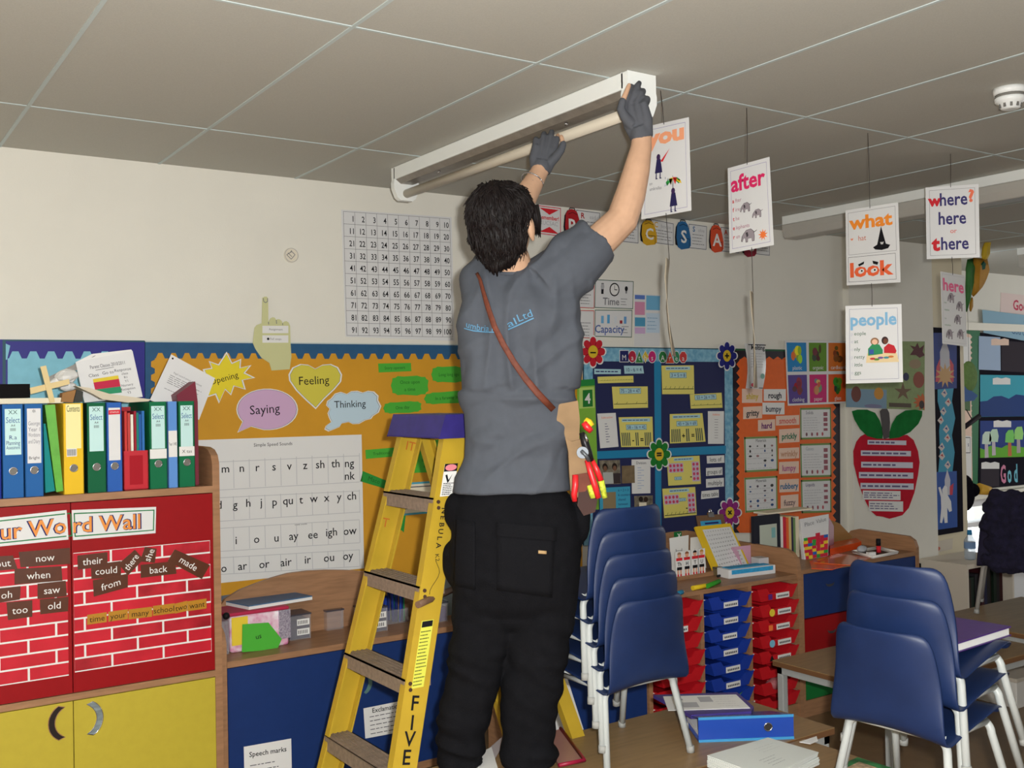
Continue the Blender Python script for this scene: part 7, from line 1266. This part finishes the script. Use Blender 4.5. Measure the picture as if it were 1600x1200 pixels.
# ---- trousers
b = MB(); b.mi(TRS)
b.loft(rings([(742, 729, 876, 0.0, 0.5), (762, 722, 881, 0.0, 0.52), (778, 713, 892, 0.0, 0.57), (810, 706, 905, 0.0, 0.62), (850, 703, 908, 0.0, 0.66), (900, 706, 906, 0.0, 0.66), (940, 711, 902, 0.0, 0.6), (975, 728, 878, 0.0, 0.45)], 32), TRS)
b.loft(rings([(930, 708, 806, 0.0, 0.9), (990, 704, 800, 0.0, 0.95), (1020, 702, 791, 0.0, 0.98), (1060, 697, 781, 0.0, 1.0), (1100, 690, 768, 0.0, 1.0), (1135, 682, 764, 0.0, 1.0), (1160, 683, 758, 0.0, 1.0), (1185, 686, 752, 0.01, 1.05), (1190, 684, 756, 0.012, 1.1)], 26), TRS); b.loft(rings([(930, 794, 904, 0.0, 0.85), (990, 796, 891, 0.0, 0.9), (1020, 793, 886, 0.0, 0.95), (1060, 786, 881, 0.0, 0.95), (1100, 785, 870, 0.0, 1.0), (1130, 784, 866, 0.0, 1.0), (1160, 783, 868, 0.0, 1.0), (1185, 784, 872, 0.01, 1.05), (1190, 782, 872, 0.012, 1.1)], 26), TRS)
b.ball(J(712, 800, 3.1), 0.03, 0.05, 0.06, TRS, 12, 8); b.ball(J(707, 880, 3.1), 0.02, 0.05, 0.07, TRS, 12, 8); b.ball(J(902, 812, 3.1), 0.036, 0.045, 0.075, TRS, 12, 8)
def wt(co, n):
    p = co; s = p.dot(VR); k = 0.45 if p.z > 0.95 else 1.3
    a = (1 - 2 * abs(noise.noise(V((p.z * 17 + s * 6, s * 5, 1.5))))) * 0.008 + noise.noise(V((s * 20, p.z * 26, 4))) * 0.003
    return (a - 0.002) * k if p.z < 1.27 else 0.0
trs = remesh(b, 'trousers', 0.008, 4, wt, man)
from mathutils.bvhtree import BVHTree
def bvh(o):
    org = V(o.parent['_w']); return BVHTree.FromPolygons([tuple(v.co + org) for v in o.data.vertices], [tuple(p.vertices) for p in o.data.polygons])
coat = remesh(COAT, 'coat', 0.009, 5, lambda co, n: noise.noise(co * 22) * 0.012 + noise.noise(co * 60) * 0.005); tag(coat, 'dark navy fleece draped over the chair at the right edge', 'coat')
BS, BT_ = bvh(shirt), bvh(trs)
def onto(tree, px, py, lift=0.002, dflt=D0 - 0.09):
    d = ray(px, py); h = tree.ray_cast(CAM, d.normalized()); return (h[0] - d.normalized() * lift) if h[0] is not None else dep(px, py, dflt)
def patch(tree, pts, lift, mm, name, n=10, thick=0.004, par=None):
    (x0, y0), (x1, y1), (x2, y2), (x3, y3) = pts; rows = []
    for i in range(n + 1):
        v = i / n; rows.append([onto(tree, (x0 * (1 - u) + x1 * u) * (1 - v) + (x3 * (1 - u) + x2 * u) * v, (y0 * (1 - u) + y1 * u) * (1 - v) + (y3 * (1 - u) + y2 * u) * v, lift) for u in [j / n for j in range(n + 1)]])
    m = MB(); m.loft(rows, mm, True, False, False); o = m.build(name, par or man, fix=False); s = o.modifiers.new('t', 'SOLIDIFY'); s.thickness = thick; s.offset = 1; return o
TRS2 = mat('black_pocket_cloth', (19, 19, 22), 0.9, spec=0.08, bump=0.25, bscale=260)
patch(BT_, [(776, 818), (868, 826), (863, 934), (776, 922)], 0.004, TRS2, 'back_pocket', par=trs); patch(BT_, [(775, 816), (870, 824), (870, 846), (775, 838)], 0.009, TRS2, 'pocket_flap', par=trs); patch(BT_, [(712, 812), (742, 816), (742, 922), (708, 915)], 0.004, TRS2, 'back_pocket', par=trs); patch(BT_, [(841, 860), (854, 861), (854, 866), (841, 865)], 0.012, ink(170, 140, 100), 'maker_tab', 3, 0.001, trs)
# writing printed across the back
CY = mat('pale_cyan_print', (80, 132, 166), 0.6); m = MB()
def stroke(tree, pts, w, mm, mb, lift):
    for (a, c) in zip(pts, pts[1:]):
        L = math.hypot(c[0] - a[0], c[1] - a[1]); n = (-(c[1] - a[1]) / L * w / 2, (c[0] - a[0]) / L * w / 2); k = 4
        for i in range(k):
            q0 = (a[0] + (c[0] - a[0]) * i / k, a[1] + (c[1] - a[1]) * i / k); q1 = (a[0] + (c[0] - a[0]) * (i + 1) / k, a[1] + (c[1] - a[1]) * (i + 1) / k)
            mb.poly([onto(tree, q0[0] + n[0], q0[1] + n[1], lift), onto(tree, q1[0] + n[0], q1[1] + n[1], lift), onto(tree, q1[0] - n[0], q1[1] - n[1], lift), onto(tree, q0[0] - n[0], q0[1] - n[1], lift)], mm)
def curved(t, x0, y0, x1, y1, h, sag=0.0):
    vs, fs = text_mesh(t, 0.0); xa = min(v[0] for v in vs); xb = max(v[0] for v in vs); P = []; L = math.hypot(x1 - x0, y1 - y0); nx, ny = (y1 - y0) / L, -(x1 - x0) / L
    for x, y in vs:
        u = (x - xa) / (xb - xa); px = x0 + (x1 - x0) * u; py = y0 + (y1 - y0) * u + sag * 4 * u * (1 - u); P.append(onto(BS, px + nx * y / CAPH * h, py + ny * y / CAPH * h, 0.007))
    m.add(P, fs, CY)
curved('umbria F', 728, 511, 773, 517, 10, 3); stroke(BS, [(725, 513), (740, 517), (760, 519), (777, 519)], 1.6, CY, m, 0.007); m.build('back_print', shirt, fix=False); m = MB(); curved('al', 795, 512, 808, 506, 11); curved('Ltd', 811, 503, 833, 494, 12)
stroke(BS, [(794, 515), (812, 507), (834, 497)], 1.8, CY, m, 0.007); m.build('back_print', shirt, fix=False)
# neckline and hem ribs
m = MB(); P = [J(800, 424, 3.12) + VR * 0.068 * math.cos(t) + VF * 0.066 * math.sin(t) + V((0, 0, 0.014 * math.sin(t))) for t in [k * math.pi / 12 for k in range(25)]]; m.tube(P, 0.006, SHIRT, 8); m.build('neck_rib', shirt)
# ---- hair
b = MB(); b.mi(HAIRM); b.ball(H(0, -0.02, 0.036), 0.097, 0.108, 0.100, HAIRM, 24, 16, AX); b.ball(H(0, -0.052, -0.025), 0.086, 0.070, 0.085, HAIRM, 20, 12, AX); b.ball(H(0, -0.062, -0.075), 0.062, 0.046, 0.052, HAIRM, 16, 10, AX); b.ball(H(0.070, 0.042, 0.01), 0.020, 0.022, 0.055, HAIRM, 12, 8, AX); b.ball(H(-0.070, 0.03, 0.005), 0.024, 0.03, 0.055, HAIRM, 12, 8, AX); b.ball(H(0, 0.06, 0.075), 0.07, 0.045, 0.04, HAIRM, 14, 8, AX)
def hr(co, n):
    l = co - HC; a = math.atan2(l.dot(HR), -l.dot(HF)); u = l.dot(HU); return noise.noise(V((a * 6 + u * 12, u * 14, 1))) * 0.006 + abs(noise.noise(V((a * 16 + u * 20, u * 22, 5)))) * 0.015 - 0.007
hair = remesh(b, 'hair', 0.005, 4, hr, man)
HT = bvh(hair); m = MB(); rr = random.Random(21)
def lock(p, t, L, w):
    """a flat tapered lock lying on the hair, from p along t"""
    P = []
    for k in range(5):
        q = p + t * (L * k / 4); h = HT.find_nearest(q)
        if h[0] is not None and k < 4: P.append(h[0] + h[1] * (0.0004 + 0.0007 * k))
        else: P.append((P[-1] + (P[-1] - P[-2]) * 0.9 + (V((0, 0, -0.2)) * L * 0.2)) if len(P) > 1 else q)
    m.tube(P, [w * 0.5, w, w * 0.9, w * 0.55, 0.0006], HAIRM, 5)
CR_ = H(0.0, -0.055, 0.115)
for i in range(1500):
    a = rr.uniform(-3.1, 3.1); e_ = math.asin(rr.uniform(-0.75, 0.98)); p = H(0.1 * math.sin(a) * math.cos(e_), -0.025 - 0.11 * math.cos(a) * math.cos(e_), 0.02 + 0.11 * math.sin(e_)); h = HT.find_nearest(p)
    p = h[0]; lp = p - HC
    if lp.dot(HF) > 0.045 and lp.dot(HU) < 0.04: continue
    d = (p - CR_); d = d - h[1] * d.dot(h[1]) + V((0, 0, -0.06)); d = (d - h[1] * d.dot(h[1])).normalized(); sd2 = d.cross(h[1]); d = (d + sd2 * rr.uniform(-0.16, 0.16)).normalized()
    lock(p, d, rr.uniform(0.04, 0.07), rr.uniform(0.0016, 0.003))
for i in range(170):                         # ragged ends over the nape and ears
    a = rr.uniform(-1.35, 1.15); L = rr.uniform(0.03, 0.062) * (1.0 - 0.3 * abs(a)); s0 = H(0.066 * math.sin(a), -0.052 - 0.046 * math.cos(a), -0.078 + 0.02 * abs(a)); e = s0 + V((0, 0, -L)) - HR * 0.014 * math.sin(a) + HF * 0.012 * math.cos(a); m.tube([s0, (s0 + e) / 2 - HF * 0.003 * math.cos(a), e], [0.004, 0.005, 0.0006], HAIRM, 5)
for s in (1, -1):
    for i in range(30): p0 = H(s * (0.085 + rr.uniform(0, 0.008)), rr.uniform(0.030, 0.068), 0.045); m.tube([p0, p0 + HU * -0.045 + HR * s * 0.003, p0 - HU * rr.uniform(0.06, 0.1) - HR * s * 0.004 + HF * 0.006], [0.0045, 0.0045, 0.0008], HAIRM, 5)
lk = m.build('hair_locks', hair); lk['kind'] = 'stuff'
# ---- gloves with bare fingertips, bracelet
for nm, W, K, A, N, cu, td, tr, tc, fd in (('right', Wr, Kr, Ar, Nr, CR, TDR, {}, True, FDR), ('left', Wl, Kl, Al, Nl, CLh, TDL, {3: 1, 2: 2}, True, None)):
    g = MB(); g.mi(GLV); F = hand(g, W, K, A, N, GLV, cu, trunc=tr, grow=0.0022, thumb_cut=tc, tpath=td, fdir=fd); g.tube([W - F * 0.008, W + F * 0.012, W + F * 0.03], [0.0335, 0.034, 0.030], GLV, 16)
    o = remesh(g, 'glove', 0.0032, 3, None, man); o['label'] = 'grey work glove on his %s hand' % nm
c = J(832, 283, 3.535); ax = (J(847, 260, 3.56) - J(820, 306, 3.5)).normalized(); u, w = perp(ax); m = MB(); m.tube([c + (u * math.cos(t) + w * math.sin(t)) * 0.039 for t in [k * math.pi / 14 for k in range(29)]], 0.0024, CHROME, 8); m.ball(c + (CAM - c).normalized() * 0.039, 0.006, 0.006, 0.006, CHROME, 8, 6); m.build('bracelet', man)['label'] = 'thin silver bracelet on his left wrist'
# ---- shoes
for s, px in (('l', 722), ('r', 826)):
    m = MB(); m.mi(ink(40, 34, 32)); c = J(px, 1196, 3.11); c.z = TA; a = VF * 0.98 + VR * (0.0 if s == 'r' else -0.1); a.normalize(); n = V((a.y, -a.x, 0))
    P = []
    for (f_, w_, h_) in ((-0.055, 0.026, 0.05), (-0.03, 0.034, 0.06), (0.03, 0.036, 0.075), (0.09, 0.044, 0.06), (0.135, 0.042, 0.045), (0.165, 0.026, 0.03)): P.append([c + a * f_ + n * w_ * x + V((0, 0, h_ * z)) for x, z in ((-1, 0.02), (-1, 0.55), (-0.6, 1), (0.6, 1), (1, 0.55), (1, 0.02))])
    m.loft(P, mat('dark_work_shoe', (44, 38, 36), 0.6), True); m.build('shoe', man)
# ---- tool sling
LEA = mat('brown_leather_strap', (100, 50, 34), 0.6, noise_amt=0.25, nscale=60, bump=0.2, bscale=300); TAN = mat('tan_suede', (138, 112, 82), 0.8, noise_amt=0.12, nscale=14); TAND = mat('worn_red_brown_leather', (110, 56, 40), 0.7, noise_amt=0.2, nscale=20)
tp_ = empty('tool_pouch', tuple(J(895, 720, 3.04)), 'tan suede tool pouch on a brown leather strap over the man\'s back', 'tool pouch')
SP = [(746, 427), (751, 437), (756, 456), (763, 480), (773, 510), (786, 537), (803, 566), (822, 593), (842, 617), (864, 640)]; WD = [4, 4, 5, 7, 8, 9, 9.5, 10, 10, 9]; rows = []
for i, (x, y) in enumerate(SP):
    a = SP[max(i - 1, 0)]; c = SP[min(i + 1, len(SP) - 1)]; L = math.hypot(c[0] - a[0], c[1] - a[1]); n = (-(c[1] - a[1]) / L, (c[0] - a[0]) / L); rows.append([onto(BS, x + n[0] * WD[i] * s, y + n[1] * WD[i] * s, 0.008 + 0.002 * (1 - abs(s) * 2)) for s in (0.5, 0.25, 0, -0.25, -0.5)])
m = MB(); m.loft(rows, LEA, True, False, False); o = m.build('strap', tp_, fix=False); s = o.modifiers.new('t', 'SOLIDIFY'); s.thickness = 0.004
dp = 3.035
def slab(pts, d, t, mm, nm, par, bul=0.0):
    P = [J(x, y, d) for x, y in pts]; m = MB(); m.prism(P, VF * t, mm); o = m.build(nm, par); bevel(o, 0.004, 2); return o
slab([(862, 637), (870, 632), (903, 626), (906, 655), (905, 690), (893, 694), (887, 690), (876, 671)], dp, 0.05, TAN, 'upper_flap', tp_)
slab([(883, 684), (893, 690), (908, 686), (914, 700), (919, 735), (916, 764), (906, 776), (893, 781), (890, 745), (888, 705)], dp - 0.012, 0.06, TAN, 'pocket', tp_); slab([(896, 742), (922, 738), (926, 758), (914, 768), (898, 770)], dp - 0.018, 0.05, TAND, 'worn_patch', tp_); slab([(904, 768), (926, 760), (934, 778), (930, 800), (912, 806), (902, 790)], dp - 0.016, 0.05, mat('dark_brown_leather', (58, 32, 26), 0.55, spec=0.2), 'lower_holster', tp_)
GRR = mat('red_rubber_grip', (206, 34, 40), 0.35, spec=0.5); GRL = mat('lime_grip', (186, 196, 60), 0.5, noise_amt=0.4, nscale=120); STL = mat('tool_steel', (96, 100, 104), 0.45, metal=0.6); STB = mat('black_steel', (40, 38, 40), 0.35, metal=0.6)
g = empty('pliers', tuple(J(925, 740, dp - 0.03)), 'red-handled cutting pliers with round steel head in the tool pouch', 'pliers'); d = dp - 0.035
m = MB(); m.tube([J(917, 719, d), J(922, 735, d - 0.004), J(929, 757, d - 0.006), J(935, 778, d - 0.004)], [0.007, 0.009, 0.0095, 0.0085], GRR, 12); m.build('handle', g); m = MB(); m.tube([J(925, 718, d + 0.006), J(932, 733, d + 0.004), J(939, 751, d + 0.004)], [0.006, 0.0085, 0.009], GRR, 12); m.build('handle', g); m = MB(); m.tube([J(939, 751, d + 0.004), J(942, 764, d + 0.005), J(945, 778, d + 0.006)], [0.0095, 0.009, 0.008], GRL, 12); m.build('grip_end', g)
m = MB(); c = J(910, 707, d - 0.004); m.cyl(c, -VF * 0.008, 0.017, STL, 22); m.cyl(c - VF * 0.008, -VF * 0.003, 0.006, STB, 12); m.tube([J(908, 704, d - 0.014), J(916, 712, d - 0.012), J(920, 720, d - 0.006)], [0.005, 0.006, 0.006], STL, 10); m.build('head', g); m = MB(); m.tube([J(909, 676, d), J(914, 692, d), J(920, 708, d), J(925, 720, d + 0.004)], [0.008, 0.012, 0.011, 0.006], STB, 10); m.tube([J(914, 678, d - 0.008), J(918, 690, d - 0.01)], [0.003, 0.005], CHROME, 8); m.build('jaws', g)
m = MB(); m.tube([J(899, 742, d - 0.002), J(899, 758, d - 0.006), J(897, 772, d - 0.006), J(898, 783, d - 0.003)], [0.009, 0.0095, 0.009, 0.0075], GRR, 12); tag(m.build('pliers'), 'short single red plier handle low at the front of the pouch', 'pliers')
m = MB(); m.tube([J(921, 758, d + 0.006), J(925, 768, d + 0.004), J(927, 778, d + 0.004)], [0.009, 0.011, 0.009], GRL, 12); tag(m.build('screwdriver'), 'short lime screwdriver grip between the red handles', 'screwdriver')
g = empty('screwdriver', tuple(J(918, 668, dp)), 'red and yellow screwdriver handle at the top of the pouch', 'screwdriver'); m = MB(); m.tube([J(912, 660, dp), J(917, 667, dp), J(924, 674, dp - 0.006)], [0.009, 0.011, 0.008], GRR, 12); m.build('red_grip', g); m = MB(); m.tube([J(914, 656, dp + 0.008), J(920, 660, dp + 0.006), J(925, 666, dp + 0.004)], [0.009, 0.011, 0.009], mat('yellow_grip', (226, 190, 40), 0.35), 12); m.build('yellow_grip', g)
